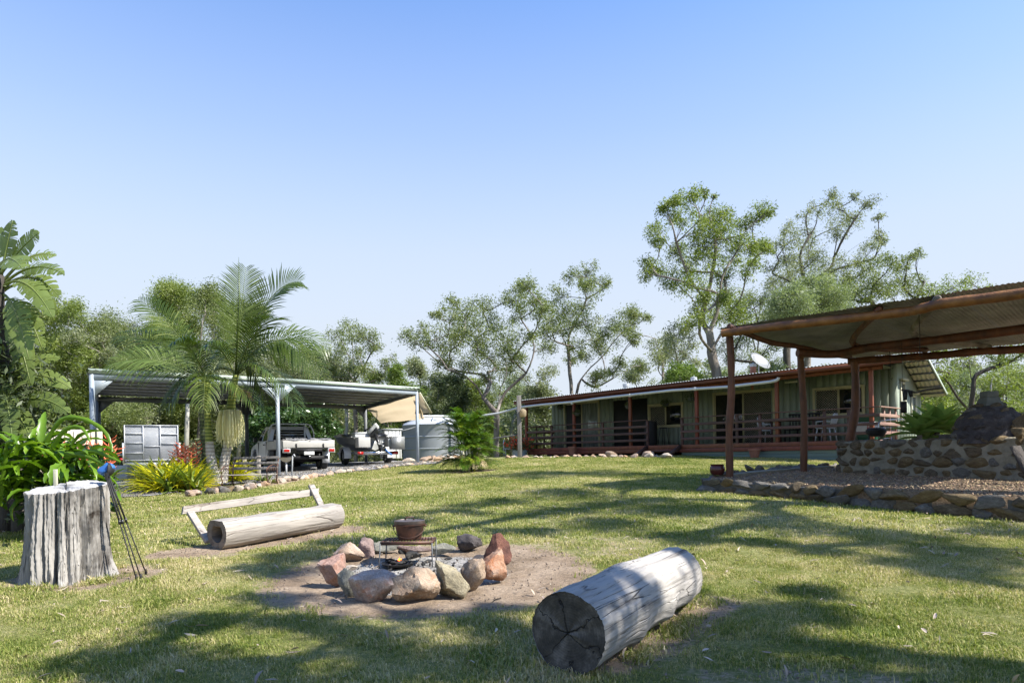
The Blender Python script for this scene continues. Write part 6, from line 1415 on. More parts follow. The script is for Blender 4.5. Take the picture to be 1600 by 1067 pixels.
mb = MB(); mb.add([(.1, -.80, .98), (.1, -.70, .74), (.1, 0, .5), (.1, .70, .74), (.1, .80, .98), (.14, -.80, .98), (.14, -.70, .74), (.14, 0, .5), (.14, .70, .74), (.14, .80, .98)], [(0, 1, 2, 3, 4), (9, 8, 7, 6, 5)]+[(i, (i+1) % 5, (i+1) % 5+5, i+5) for i in range(5)]); bp(mb, 'transom', 'alu')
mb = MB(); mb.bb(-.30, .09, .30, .74, .60, .96); bp(mb, 'transom_pod', 'alupale', label=None) if False else mb.build('transom_pod', 'alupale', bt, local=True, bev=.02)
mb = MB(); mb.bb(-.30, .09, -.74, -.34, .62, .92); mb.build('transom_pod', 'alu', bt, local=True, bev=.02)
for x_ in (1.1, 2.2): mb = MB(); mb.bb(x_-.14, x_+.14, -.68, .68, .84, .88); bp(mb, 'thwart', 'alu')
ic = thing('white_icebox', 'white icebox standing inside the stern of the boat', 'icebox', bo+bh*.5+Vector((-.866, -.5, 0))*.35+Vector((0, 0, .80)), brz)
mb = MB(); mb.bb(-.2, .2, -.32, .32, 0, .30); mb.build('box', 'whiteplastic', ic, local=True, bev=.02); mb = MB(); mb.bb(-.22, .22, -.34, .34, .305, .36); mb.build('lid', 'whiteplastic', ic, local=True, bev=.015)
om = thing('outboard_motor', 'tilted outboard motor with a pale grey cowl on the boat transom', 'outboard motor', bo+Vector((0, 0, .9)), brz)
Rm = Matrix.Rotation(rad(38), 4, 'Y')
def omp(mb, name, mat, **kw):
    mb.v = [q @ np.array(Rm.to_3x3()).T for q in mb.v]; return mb.build(name, mat, om, local=True, **kw)
v_, f_ = rock_verts(3, 61, 8, 9, 0); mb = MB(); mb.add(v_*np.array([.26, .17, .16])+np.array([-.10, 0, .42]), f_); omp(mb, 'cowl', 'carwhite', smooth=True)
mb = MB(); mb.add(v_*np.array([.24, .155, .16])+np.array([-.09, 0, .24]), f_); omp(mb, 'cowl_base', 'blackgloss', smooth=True)
mb = MB(); mb.tube([(-.06, 0, .2), (-.10, 0, -.1), (-.14, 0, -.45)], [.10, .07, .05], 10); omp(mb, 'leg', 'blackgloss', smooth=True)
mb = MB(); mb.tube([(-.02, 0, -.5), (-.14, 0, -.48), (-.30, 0, -.5)], [.02, .055, .03], 10); mb.bb(-.2, -.05, -.005, .005, -.68, -.48); omp(mb, 'gear_housing', 'blackgloss', smooth=30)
mb = MB()
for k in range(3): a = k*2.094; mb.tube([(-.32, 0, -.5), (-.33, .1*math.cos(a), -.5+.1*math.sin(a)), (-.33, .15*math.cos(a+.5), -.5+.15*math.sin(a+.5))], [.02, .04, .01], 6)
omp(mb, 'propeller', 'alu', smooth=True)
mb = MB(); mb.tube([(.6, .2, .95), (.7, .15, 1.25), (.95, -.1, 1.35), (1.2, -.4, 1.25), (1.25, -.5, .95)], .03, 8); bp(mb, 'folded_canopy_frame', 'black', smooth=True)
v_, f_ = rock_verts(3, 66, 9, 8, .1); mb = MB(); mb.add(v_*np.array([.28, .5, .14])+np.array([.9, -.1, 1.02]), f_); bp(mb, 'bundled_cover', 'tarp', smooth=True)
e_ = bo+Vector((.866, .5, 0))*.66+bh*(-.25); t = thing('net_crate', 'grey mesh crate hung on the right side of the boat stern', 'crate', e_+Vector((0, 0, .62)), brz)
mb = MB(); mb.bb(-.16, .16, -.28, .2, -.1, .36); mb.build('crate_body', 'alu', t, local=True)
e_ = bo+bh*(-.28)+Vector((-.866, -.5, 0))*(-.15)+Vector((0, 0, .40)); mb = MB(); mb.tube([e_+Vector((.1, 0, .12)), e_+Vector((.2, 0, .02)), e_+Vector((.32, 0, -.08))], .03, 8); solo(mb, 'blue_strap', 'bluecloth', 'blue strap tied to the stern of the boat trailer', 'strap', e_, smooth=True)

# ------------------------------------------------------------------ cage trailer with mesh ramp
MT['rampsheet'] = NM('pale_galvanised_sheet', [(.3, (.66, .68, .69)), (.7, (.78, .79, .80))], 3, .5, .05)
tq = P(238, 748, 29.0); tq.z = h(tq.x, tq.y)+.03; t = thing('ramp_trailer', 'galvanised box trailer seen from behind with its tall mesh ramp folded up', 'trailer', tq, rad(27))
kk = 29/F; Wd = 79*kk*.95; zt2 = P(238, 664, 29).z-tq.z; zb2 = max(.42, P(238, 729, 29).z-tq.z)
def rp(mb, name, mat, parent=t, **kw): return mb.build(name, mat, parent, local=True, **kw)
mb = MB(); x0, x1 = -Wd/2, Wd/2; s = .035
mb.bb(x0, x0+s, -.02, .02, zb2, zt2); mb.bb(x1-s, x1, -.02, .02, zb2, zt2); mb.bb(x0+s, x1-s, -.018, .018, zt2-s, zt2); mb.bb(x0+s, x1-s, -.018, .018, zb2, zb2+s); rf = rp(mb, 'ramp_frame', 'galv')
xm1, xm2 = x0+Wd*.345, x0+Wd*.66
def cbar(a, b, c, d): mb = MB(); mb.bb(a, b, -.022, .016, c, d); mb.build('ramp_bar', 'galv', rf, local=True)
for q in (xm1, xm2): cbar(q-.018, q+.018, zb2+s, zt2-s)
HT = zt2-zb2
for (a, b, fs) in ((x0+s, xm1-.018, (.22, .50, .76)), (xm1+.018, xm2-.018, (.40,)), (xm2+.018, x1-s, (.47, .74))):
    for f_ in fs: cbar(a, b, zb2+HT*f_-.014, zb2+HT*f_+.014)
mb = MB()
for i in range(70): xx = x0+Wd*(i+.5)/70; mb.bb(xx-.003, xx+.003, .020, .026, zb2, zt2)
for i in range(46): zz = zb2+HT*(i+.5)/46; mb.bb(x0, x1, .026, .032, zz-.003, zz+.003)
m_ = mb.build('ramp_mesh', 'galv', rf, local=True); m_['kind'] = 'stuff'
mb = MB(); mb.bb(x0+.01, x1-.01, .034, .040, zb2, zt2); mb.build('ramp_sheet', 'rampsheet', rf, local=True)
mb = MB(); mb.bb(x0-.02, x1+.02, .05, .08, zb2-.28, zb2-.02); rp(mb, 'tail_panel', 'galv')
for s_ in (-1, 1):
    mb = MB(); mb.bb(s_*(Wd/2+.03)-.02, s_*(Wd/2+.03)+.02, .05, 2.6, zb2-.28, zb2+.35); rp(mb, 'side_panel', 'galv')
    mb = MB(); mb.bb(s_*(Wd/2+.045)-.03, s_*(Wd/2+.045)+.03, .0, .06, zb2-.1, zb2+.75); rp(mb, 'corner_post', 'galv')
    mb = MB(); mb.lathe([(.16, -.09), (.29, -.09), (.31, -.05), (.31, .05), (.29, .09), (.16, .09)], (0, 0, 0), 24, Matrix.Rotation(rad(90), 4, 'Y'), capb=False, capt=False); o = rp(mb, 'wheel', 'black', smooth=35); o.location = (s_*(Wd/2+.17), .9, .31)
    mb = MB(); mb.bb(s_*(Wd/2+.18)-.12, s_*(Wd/2+.18)+.12, .5, 1.3, .66, .70); rp(mb, 'mudguard', 'galv')
    mb = MB(); mb.bb(s_*(Wd/2+.10)-.07, s_*(Wd/2+.10)+.07, .0, .05, .42, .54); rp(mb, 'tail_lamp', 'redlamp')
mb = MB(); mb.bb(x0, x1, .1, 2.6, zb2-.32, zb2-.28); rp(mb, 'floor', 'darksteel'); mb = MB(); mb.bb(-.05, .05, 2.6, 3.6, .4, .48); rp(mb, 'drawbar', 'galv')
# low concrete block left of it, cream container behind the succulents
mb = MB(); q = P(184, 748, 21.5); mb.bb(q.x-.3, q.x+.3, q.y, q.y+.4, h(q.x, q.y), h(q.x, q.y)+.5); solo(mb, 'concrete_block', 'galv', 'pale concrete block left of the ramp trailer', 'block', (q.x, q.y, h(q.x, q.y)), bev=.02)
q = P(104, 735, 17.0); q.z = h(q.x, q.y); kk = 17/F; t = thing('cream_container', 'cream panelled container behind the lime green succulents', 'container', q, .62)
w_ = 80*kk; hh_ = P(104, 671, 17).z-q.z
mb = MB(); mb.bb(-w_/2, w_/2, 0, 2.2, .12, hh_); mb.build('box_body', 'cream', t, local=True, bev=.03)
for k in range(7): mb = MB(); xx = -w_/2+w_*(k+.5)/7; mb.bb(xx-.02, xx+.02, -.025, 0, .15, hh_-.04); mb.build('rib', 'cream', t, local=True)
mb = MB(); mb.bb(w_/2+.02, w_/2+.14, -.06, .06, 0, hh_+.05); mb.build('corner_post', 'trimpale', t, local=True)
# ------------------------------------------------------------------ garden seat of slats and iron scrolls
sp = G(385, 771); sY = 17.6; sx0, sx1 = P(352, 740, sY).x, P(432, 740, sY).x; gz_ = h((sx0+sx1)/2, sY)
t = thing('garden_bench', 'weathered slatted garden seat with curled iron arms beside the palms', 'bench', ((sx0+sx1)/2, sY, gz_), -.12)
w_ = (sx1-sx0)/2*.95; zs = P(390, 741, sY).z-gz_; zk = P(390, 716, sY+.3).z-gz_
for i in range(4): mb = MB(); mb.bb(-w_, w_, -.32+i*.13, -.22+i*.13, zs-.02, zs); mb.build('seat_slat', 'plank', t, local=True, bev=.004)
for i in range(3):
    zz = zs+.12+i*(zk-zs-.14)/2; mb = MB(); mb.bb(-w_, w_, .22+i*.03, .245+i*.03, zz, zz+.065); mb.build('back_slat', 'greypost', t, local=True, bev=.004)
for s_ in (-1, 1):
    mb = MB(); xx = s_*w_*.97
    mb.tube([(xx, .24, -.02), (xx, .18, zs*.5), (xx, .20, zs), (xx, .30, zk)], .018, 6); mb.build('iron_leg', 'iron', t, True, local=True)
    mb = MB(); mb.tube([(xx, -.38, -.02), (xx, -.30, zs*.4), (xx, -.36, zs*.8), (xx, -.32, zs)], .016, 6); mb.build('iron_leg', 'iron', t, True, local=True)
    mb = MB(); mb.tube([(xx, .22, zs+.22), (xx, 0, zs+.24), (xx, -.25, zs+.2), (xx, -.36, zs+.12), (xx, -.33, zs+.03)], .016, 6); mb.build('iron_arm', 'iron', t, True, local=True)
    for k in range(4):
        c_ = np.linspace(0, 5.5, 14); mb = MB(); mb.tube([(xx, -.22+k*.12+.05*math.cos(a)*(1-a/8), zs+.12+.07*math.sin(a)*(1-a/8)) for a in c_], .008, 5); mb.build('scroll', 'iron', t, True, local=True)
# low iron scroll seat next to it and water bowl on a stand, hand pump post
for (px, py, lab) in ((447, 716, 'shallow pale bird bath bowl on a thin stand beside the carport post'),):
    p = P(px, py, 20.6); gz2 = h(p.x, p.y); t = thing('bird_bath', lab, 'bird bath', (p.x, p.y, gz2))
    mb = MB(); mb.lathe([(.02, -.12), (.10, -.09), (.20, .0), (.22, .03), (.19, .01), (.02, -.04)], p, 20, capt=False); mb.build('bowl', 'cream', t, 40)
    mb = MB(); mb.tube([(p.x, p.y, p.z-.1), (p.x, p.y, gz2)], .03, 8); mb.build('stand', 'galv', t)
p = P(457, 712, 20.4); gz2 = h(p.x, p.y); mb = MB(); mb.tube([(p.x-.03, p.y, gz2-.02), (p.x, p.y, p.z), (p.x+.04, p.y, p.z+.04), (p.x+.08, p.y, p.z-.02)], .022, 8); solo(mb, 'water_tap', 'galv', 'grey bent standpipe tap right of the bird bath', 'tap', (p.x, p.y, gz2), smooth=True)
# short white posts by the drive
for i, (px, py, lab) in enumerate(((382, 714, 'short weathered timber bollard behind the garden seat'), (404, 712, 'second shorter timber bollard behind the right end of the garden seat'))):
    p = P(px, py, 21.5); gz2 = h(p.x, p.y); mb = MB(); mb.bb(p.x-.05, p.x+.05, p.y-.05, p.y+.05, gz2-.1, p.z); solo(mb, 'bollard', 'plank', lab, 'bollard', (p.x, p.y, gz2), bev=.01)

# ------------------------------------------------------------------ edging stones
protoE = {m: [rock_mesh('edging_stone', 700+10*i+k, (1, 1, 1), 3, m, None, 11, 10, .08) for k in range(4)] for i, m in enumerate(('edge1', 'edge2', 'wall2', 'mauve', 'beige', 'wall1', 'wall3'))}
def edging(path, n, sizes, mats, label, group, seed, jit=.05, sink=.25, zf=None):
    r = np.random.default_rng(seed); L = [0]
    for a, b in zip(path[:-1], path[1:]): L.append(L[-1]+(b-a).to_2d().length)
    for i in range(n):
        s = L[-1]*(i+.5+r.uniform(-.25, .25))/n; k = 0
        while k < len(L)-2 and s > L[k+1]: k += 1
        p = path[k].lerp(path[k+1], (s-L[k])/(L[k+1]-L[k])); m = mats[r.integers(0, len(mats))]
        sz = r.uniform(*sizes); x, y = p.x+r.normal(0, jit), p.y+r.normal(0, jit)
        o = link('edging_stone', protoE[m][r.integers(0, 4)]); o.location = (x, y, (zf(x, y) if zf else h(x, y))+sz*.5*(.5-sink)); o.scale = (sz*r.uniform(.9, 1.5), sz*r.uniform(.7, 1.1), sz*r.uniform(.5, .9)); o.rotation_euler = (r.normal(0, .2), r.normal(0, .2), r.uniform(0, 6.3))
        tag(o, label, 'stone', group)
edging([G(452, 752), G(520, 741), G(575, 734), G(620, 729), G(660, 725), G(690, 722)], 46, (.10, .24), ['edge1', 'edge1', 'edge2', 'beige'], 'pale rock in the line edging the gravel drive along the lawn', 'rocks edging the gravel drive', 1)
edging([P(655, 718, 26.5), P(690, 716, 27.5), P(725, 716, 28.5)], 16, (.25, .45), ['edge1', 'edge2', 'beige'], 'pale rock in the pile at the foot of the water tank', 'rocks round the water tank', 2, .2)
edging([G(374, 768), G(420, 757), G(450, 750)], 12, (.18, .30), ['edge1', 'edge2', 'beige'], 'pinkish stone in the edging in front of the garden seat', 'stones in front of the garden seat', 3)
edging([G(292, 776), G(330, 772), G(372, 767), G(400, 764)], 12, (.16, .28), ['wall2', 'wall3', 'beige'], 'rounded brown stone in the ring round the palms', 'stones edging the palm bed', 4, .05, .1)
e0 = [P(786, 721, 27.0), P(830, 720, 26.6), P(880, 718.5, 26.2), P(935, 717.5, 25.6), P(985, 717, 25.0), P(1050, 714.5, 24.0)]
for p in e0: pass
e0 = [Vector((p.x, p.y, h(p.x, p.y))) for p in e0]
edging(e0, 46, (.10, .22), ['edge1', 'edge2', 'edge1', 'beige'], 'pale stone in the low line edging the garden in front of the house', 'stones edging the house garden', 5, .08)
edging([e0[3], e0[4], e0[5]], 7, (.22, .38), ['edge1', 'beige'], 'large pale stone near the verandah steps', 'larger stones by the steps', 6, .25, .1)
edging([P(1170, 742, 15.3), P(1230, 737, 15.9), P(1290, 730, 16.5)], 9, (.16, .28), ['wall2', 'wall1'], 'flat dark stone lying on the back edge of the chip bed', 'flat stones behind the chip bed', 7, .1, .1, lambda x, y: bedz(y))
edging([G(-30, 822), G(20, 818), G(50, 810)], 6, (.3, .5), ['edge1', 'beige', 'edge2'], 'flat pale stone at the edge of the bed left of the stump', 'stones of the left bed', 8, .1, .2)
# ------------------------------------------------------------------ trees grown from a trunk path and clumps of foliage
class Tree:
    def __init__(s, seed): s.r = np.random.default_rng(seed); s.p = []; s.par = []; s.dir = []; s.paths = []; s.cl = []; s.seed = seed
    def node(s, p, par): s.p.append(Vector(p)); s.par.append(par); return len(s.p)-1
    def path(s, pts, par=-1, wob=.10, seg=.35):
        """adds a smooth wandering path through pts; returns node ids"""
        ids = []; last = par
        if par >= 0: pts = [s.p[par]]+[Vector(q) for q in pts]
        else: pts = [Vector(q) for q in pts]; last = s.node(pts[0], -1); ids.append(last)
        for k in range(len(pts)-1):
            p0 = pts[max(k-1, 0)]; p1 = pts[k]; p2 = pts[k+1]; p3 = pts[min(k+2, len(pts)-1)]
            n = max(2, int((p2-p1).length/seg))
            for i in range(1, n+1):
                f = i/n; p = .5*((2*p1)+(-p0+p2)*f+(2*p0-5*p1+4*p2-p3)*f*f+(-p0+3*p1-3*p2+p3)*f**3)
                w = wob*(1 if i < n else .4); sd = s.seed*3.1+k
                p = p+Vector((noise.noise(p*.9+Vector((sd, 0, 0))), noise.noise(p*.9+Vector((0, sd, 5))), .6*noise.noise(p*.9+Vector((0, 9, sd)))))*w
                last = s.node(p, last); ids.append(last)
        return ids
    def clump(s, c, r, start=None):
        c = Vector(c); base = s.base
        # attach to an existing node that is lower and not too far
        best, bi = 1e9, 0
        for i, q in enumerate(s.p):
            if i in s.noatt: continue
            d = c-q; L = d.length
            cost = L+max(0, (q.z-c.z)+.15*L)*2.2+max(0, .35*L-(c.z-q.z))*.5
            if cost < best: best, bi = cost, i
        q = s.p[bi]; d = c-q; L = d.length
        side = Vector((s.r.normal(), s.r.normal(), 0))*.06*L
        mid = q+d*.5-Vector((0, 0, .03*L))+side
        ids = s.path([mid, c-Vector((0, 0, r*.25))], bi, wob=.04+.015*L, seg=max(.25, L/8))
        # twigs
        tw = []
        for k in range(s.ntw):
            e = Vector(s.r.normal(size=3)); e = e/e.length*r*s.r.uniform(.35, 1.0); e.z = e.z*.9+.1*r
            e.x *= 1.15; e.y *= 1.15
            st = ids[s.r.integers(max(0, len(ids)-4), len(ids))]
            t_ = s.path([c+e], st, wob=.06, seg=max(.2, r/3)); tw.append(c+e)
        s.cl.append((c, r, tw, start))
    def branches(s, r0, tip=.006, ex=1.6):
        n = len(s.p); kids = [[] for _ in range(n)]
        for i, a in enumerate(s.par):
            if a >= 0: kids[a].append(i)
        rad_ = np.zeros(n)
        for i in range(n-1, -1, -1):
            if not kids[i]: rad_[i] = tip
            else: rad_[i] = (sum(rad_[k]**ex for k in kids[i]))**(1/ex)+tip*.012
        sc = r0/rad_[0] if rad_[0] > 0 else 1
        # keep tips thin while the trunk gets its girth
        m = rad_.max(); rad_ = tip+(rad_-tip)*((r0-tip)/(m-tip+1e-6))
        mb = MB(); done = set()
        for i in range(n):
            if s.par[i] == -1 or True:
                pass
        # chains: follow the thickest child
        starts = [(i, -1) for i in range(n) if s.par[i] == -1]
        while starts:
            i, pa = starts.pop(); ch = ([pa] if pa >= 0 else [])+[i]
            while kids[ch[-1]]:
                ks = sorted(kids[ch[-1]], key=lambda k: -rad_[k])
                for k in ks[1:]: starts.append((k, ch[-1]))
                ch.append(ks[0])
            rs = [rad_[k] for k in ch]
            if pa >= 0: rs[0] = min(rs[0], rs[1]*1.15)
            if len(ch) > 1: mb.tube([s.p[k] for k in ch], rs, 10 if rs[0] > .09 else (6 if rs[0] > .03 else 4), cap=False)
        return mb
    def leaves(s, per, size, wid, spread=.30, droop=.5, filt=None):
        cs = []; rn = []
        for (c, r, tw, k) in s.cl:
            if filt and not filt(k): continue
            for t_ in tw:
                n = int(per*1.9*min(2.6, (r/.5)**1.2)*s.r.uniform(.5, 1.4)); q = s.r.normal(0, 1, (n, 3))*np.array([1, 1, .95])*r*spread+np.array(t_)-np.array([0, 0, .12*r])
                cs.append(q); rn.append(np.clip(s.r.uniform(0, 1)*.45+s.r.uniform(0, .55, n), 0, 1))
        c = np.concatenate(cs); mb = MB(); mb.quads(leafquads(c, size, wid, s.r, droop), np.concatenate(rn)); return mb
def gum(name, label, Y, base, trunks, clumps, rpx, seed, bark='bark', leaf='euc', r0=.22, per=46, size=.13, wid=.28, ntw=9, group=None, cat='tree', depth=1.0, sx=1.0, ddepth=None, droop=.5, spread=.275):
    """trunks: lists of (px,py) traced limbs, first starts at the ground; clumps: (px,py,rpx)"""
    k = Y/F; T = Tree(seed); T.noatt = set(); T.ntw = ntw
    a = ray(base[0], base[1])[0]; B = Vector((a*Y, Y, h(a*Y, Y)-.1)); T.base = B
    dd = {}
    def pt(q, dy): return P(q[0], q[1], Y+dy)
    first = None
    for ti, tr_ in enumerate(trunks):
        dys = T.r.normal(0, .35*depth)
        pts = [pt(q, dys*(i/len(tr_))*3) for i, q in enumerate(tr_)]
        if ti == 0:
            ids = T.path([B]+pts, -1, wob=.06, seg=.4); first = ids
            nlow = len(ids)//3; T.noatt |= set(ids[:nlow])
        else:
            bi = min(range(len(T.p)), key=lambda i: (T.p[i]-pts[0]).length); T.path(pts[1:] if (T.p[bi]-pts[0]).length < 1.2 else pts, bi, wob=.05, seg=.4)
    cs = sorted(clumps, key=lambda c: -c[1])
    for (px, py, r) in cs:
        R_ = 1.3*r*rpx*k; dy = T.r.normal(0, 1.1)*depth*min(2.2, 1.0+R_)
        T.clump(P(px, py, Y+dy), R_)
    t = thing(name, label, cat, B, 0, group)
    T.branches(r0*.78).build('trunk', bark, t, True)
    T.leaves(per, size, wid, spread, droop).build('crown', leaf, t)
    return t
c6 = lambda L: [(x*.26875+620, y*.26875+400)+tuple(q[2:]) for q in L for x, y in [q[:2]]]
c7 = lambda L: [(x*.3+980, y*.3+280)+tuple(q[2:]) for q in L for x, y in [q[:2]]]
T1 = c6([(90,480,50),(150,430,35),(170,500,30),(330,260,38),(300,350,50),(400,330,60),(380,420,50),(500,290,55),(560,400,70),(250,480,60),(350,500,70),(460,520,75),(560,560,80),(640,450,70),(680,240,60),(760,180,42),(720,200,50),(790,270,60),(840,330,40),(730,330,50),(700,600,50),(620,640,50),(760,480,45),(860,530,45),(330,590,60),(430,620,55),(850,280,40),(520,700,35),(280,640,45),(220,340,25),(480,430,60),(650,560,50)])
gum('leaning_gum_tree', 'wide spreading gum tree with curving forked limbs left of the house', 36, (776, 712), [[(775, 690), (776, 655), (775, 640)], [(775, 640), (755, 621), (748, 608), (737, 596), (722, 585), (700, 578)], [(775, 640), (783, 626), (790, 612), (810, 594), (822, 583), (832, 560), (835, 540), (828, 520), (815, 500)], [(775, 640), (783, 605), (791, 585), (788, 560), (770, 540)], [(755, 621), (765, 600), (757, 575), (745, 560)]], T1, .268, 101, 'bark', 'euc', .20, 40, .15, .28, 9)
T2 = c6([(1120,80,40),(1020,110,40),(1180,150,45),(1130,200,50),(1235,160,22),(1080,160,30),(940,220,50),(960,300,52),(1000,380,55),(890,370,48),(1080,280,45),(1100,380,52),(1130,470,60),(1040,520,45),(1230,430,55),(1300,450,55),(1350,350,50),(1400,330,45),(1460,360,22),(1380,480,35),(1100,560,45),(1180,520,45),(870,450,38),(1150,720,42),(1210,690,40),(1300,620,40),(1420,630,38),(1250,660,28),(1010,600,28),(940,440,40)])
gum('forked_gum_tree', 'tall thin gum tree with two separate trunks rising behind the left end of the house', 40, (895, 712), [[(894, 660), (893, 610), (889, 561), (889, 523), (902, 499), (916, 467), (908, 442)], [(897, 690), (901, 615), (915, 583), (942, 556), (959, 534), (985, 505)], [(915, 590), (929, 605), (958, 591), (991, 572)], [(889, 540), (875, 515), (868, 495)]], T2, .268, 102, 'bark', 'euc', .19, 40, .15, .28, 9)
T3 = c7([(80,480,38),(130,450,40),(150,260,45),(165,330,28),(230,100,42),(320,90,45),(400,70,20),(455,85,12),(210,190,42),(300,200,45),(350,260,52),(250,370,52),(430,190,55),(510,190,50),(460,270,55),(520,300,55),(400,340,55),(420,430,60),(300,460,55),(240,520,55),(340,540,55),(550,400,50),(620,450,45),(500,500,45),(620,350,55),(680,330,50),(630,220,50),(700,180,45),(730,160,26),(730,360,30),(520,590,45),(400,680,60),(480,700,65),(540,670,55),(400,600,38),(360,740,48),(580,720,48),(480,630,40)])
gum('tall_gum_tree', 'tallest gum tree above the house, with a long bare limb reaching left', 34, (1122, 705), [[(1121, 650), (1121, 592), (1112, 550), (1108, 520), (1097, 502), (1085, 472), (1067, 454), (1058, 445), (1034, 438), (1005, 434)], [(1097, 502), (1103, 470), (1112, 430), (1118, 390), (1112, 350)], [(1108, 520), (1122, 480), (1130, 430), (1150, 395), (1170, 360)], [(1085, 472), (1075, 430), (1062, 395), (1050, 350)], [(1112, 550), (1128, 520), (1145, 505)]], T3, .3, 103, 'bark', 'eucbright', .30, 44, .15, .28, 9)
T3b = c7([(250,800,50),(240,870,48),(330,850,42),(300,780,35),(210,830,30),(280,940,40),(350,960,30)])
gum('small_gum_tree', 'small grey green gum tree at the left foot of the tallest gum', 37, (1062, 705), [[(1064, 660), (1062, 600), (1058, 560), (1050, 530)]], T3b, .3, 131, 'bark', 'eucgrey', .12, 40, .14, .28, 8)
T4 = c7([(1060,90,32),(1000,150,40),(1090,140,45),(1190,90,22),(1190,200,45),(1270,110,35),(1305,205,26),(930,190,28),(1080,290,52),(1120,220,45),(1310,290,36),(1330,330,20),(1270,360,40),(830,260,36),(780,320,45),(870,300,42),(940,280,30),(930,340,60),(850,420,52),(930,440,60),(750,450,35),(980,400,52),(1060,470,52),(1000,520,60),(880,500,60),(800,520,50),(760,580,50),(1150,430,50),(1220,420,42)])
gum('open_crowned_gum_tree', 'thin open crowned gum tree with two dark trunks behind the satellite dish', 42, (1238, 705), [[(1236, 650), (1232, 590), (1229, 550), (1240, 500), (1262, 450), (1290, 425), (1302, 410), (1308, 370), (1315, 340)], [(1245, 640), (1247, 585), (1243, 520), (1236, 470), (1230, 420), (1222, 385)], [(1302, 410), (1330, 390), (1355, 375), (1380, 362)], [(1305, 395), (1325, 360), (1345, 330)], [(1262, 450), (1250, 400), (1275, 350), (1262, 340)]], T4, .3, 104, 'barkdark', 'eucgrey', .30, 30, .15, .28, 8)
T6 = c7([(1290,440,55),(1370,440,45),(1440,460,36),(1480,400,30),(1510,390,26),(1340,540,62),(1250,540,62),(1430,540,52),(1510,530,45),(1560,590,40),(1200,620,55),(1290,600,55),(1380,600,45),(1200,500,52),(1150,560,60),(1080,600,60),(1600,600,30),(1480,600,45)])
gum('spreading_gum_tree', 'gum tree with pale lacy foliage showing above the shelter roof', 38, (1392, 705), [[(1392, 600), (1385, 540), (1370, 490), (1355, 460)], [(1385, 540), (1410, 500), (1430, 470), (1445, 440)], [(1385, 530), (1350, 500), (1335, 480)]], T6, .3, 105, 'barkdark', 'euc', .24, 34, .15, .28, 8)
T5 = c7([(950,600,75),(1030,620,70),(850,650,70),(900,690,70),(1000,680,75),(1090,670,50),(800,700,45),(960,560,50),(880,600,50),(1040,580,40),(940,740,60),(860,760,60),(1020,760,50),(780,780,40)])
gum('acacia_tree', 'rounded dense acacia with soft pale grey green foliage above the shelter roof', 33, (1262, 700), [[(1262, 640), (1262, 560), (1260, 520)], [(1262, 560), (1240, 520)], [(1262, 560), (1285, 510)]], T5, .3, 106, 'bark', 'acacia', .2, 150, .13, .24, 13, droop=.1)
T8 = c7([(640,610,45),(690,660,45),(620,660,35),(740,620,30),(720,720,40),(650,740,45),(600,860,45),(640,930,50),(700,900,45),(560,800,40),(760,860,45),(700,980,40),(560,930,40),(780,960,35),(500,880,40),(850,980,30)])
gum('background_gum_tree', 'gum tree between the tallest gum and the acacia, behind the roof line', 46, (1180, 705), [[(1180, 640), (1182, 570), (1186, 520), (1178, 480)], [(1182, 570), (1200, 540)]], T8, .3, 107, 'barkdark', 'euc', .22, 34, .16, .28, 8)
# right hand trees behind the oven
TR = [(1460, 575, 15), (1458, 600, 13), (1445, 640, 12), (1480, 560, 15), (1462, 540, 14), (1510, 550, 14), (1540, 545, 14), (1570, 548, 15), (1595, 556, 16), (1578, 588, 17), (1597, 612, 18), (1560, 566, 13), (1470, 630, 12), (1605, 585, 16), (1482, 582, 12), (1500, 600, 10), (1492, 446, 14), (1520, 441, 14), (1468, 455, 12), (1545, 452, 10), (1505, 460, 12), (1600, 540, 14), (1620, 500, 20), (1620, 640, 20), (1560, 640, 12), (1585, 640, 12), (1540, 500, 20), (1500, 500, 20), (1580, 480, 20), (1475, 500, 14)]
gum('dark_limbed_tree', 'many limbed dark barked tree behind the stone oven', 27, (1515, 690), [[(1515, 660), (1515, 632), (1509, 600), (1507, 579), (1500, 560)], [(1515, 632), (1521, 605), (1527, 585), (1552, 574), (1575, 565)], [(1512, 620), (1520, 590), (1535, 565), (1540, 545)], [(1515, 640), (1504, 631), (1491, 612), (1476, 592), (1462, 578)], [(1509, 600), (1514, 565), (1530, 545)]], TR, 1.0, 108, 'barkdark', 'eucbright', .17, 30, .11, .3, 9, depth=.7)
TR2 = [(1555, 600, 14), (1565, 575, 14), (1590, 600, 16), (1600, 640, 18), (1570, 650, 14), (1540, 640, 12), (1590, 575, 14), (1625, 600, 20), (1480, 650, 14), (1500, 640, 12)]
gum('pale_trunk_gum_tree', 'pale trunked gum tree right of the dark limbed tree', 36, (1552, 690), [[(1550, 640), (1549, 600), (1553, 575)]], TR2, 1.0, 132, 'barkpale', 'eucbright', .16, 34, .13, .3, 9)
# left middle tree and palms' neighbours
TM = [(522, 522, 10), (545, 512, 13), (560, 520, 14), (575, 528, 12), (590, 545, 12), (603, 560, 10), (535, 545, 13), (555, 550, 12), (520, 560, 12), (540, 570, 13), (565, 575, 14), (585, 580, 12), (600, 585, 12), (530, 590, 12), (578, 600, 12), (518, 585, 12), (555, 600, 14)]
gum('slim_gum_tree', 'slim open gum tree rising behind the right end of the carport', 44, (556, 712), [[(555, 640), (554, 595), (552, 560), (550, 530)], [(554, 595), (570, 570), (580, 550)]], TM, 1.0, 110, 'bark', 'euc', .18, 36, .16, .28, 8)
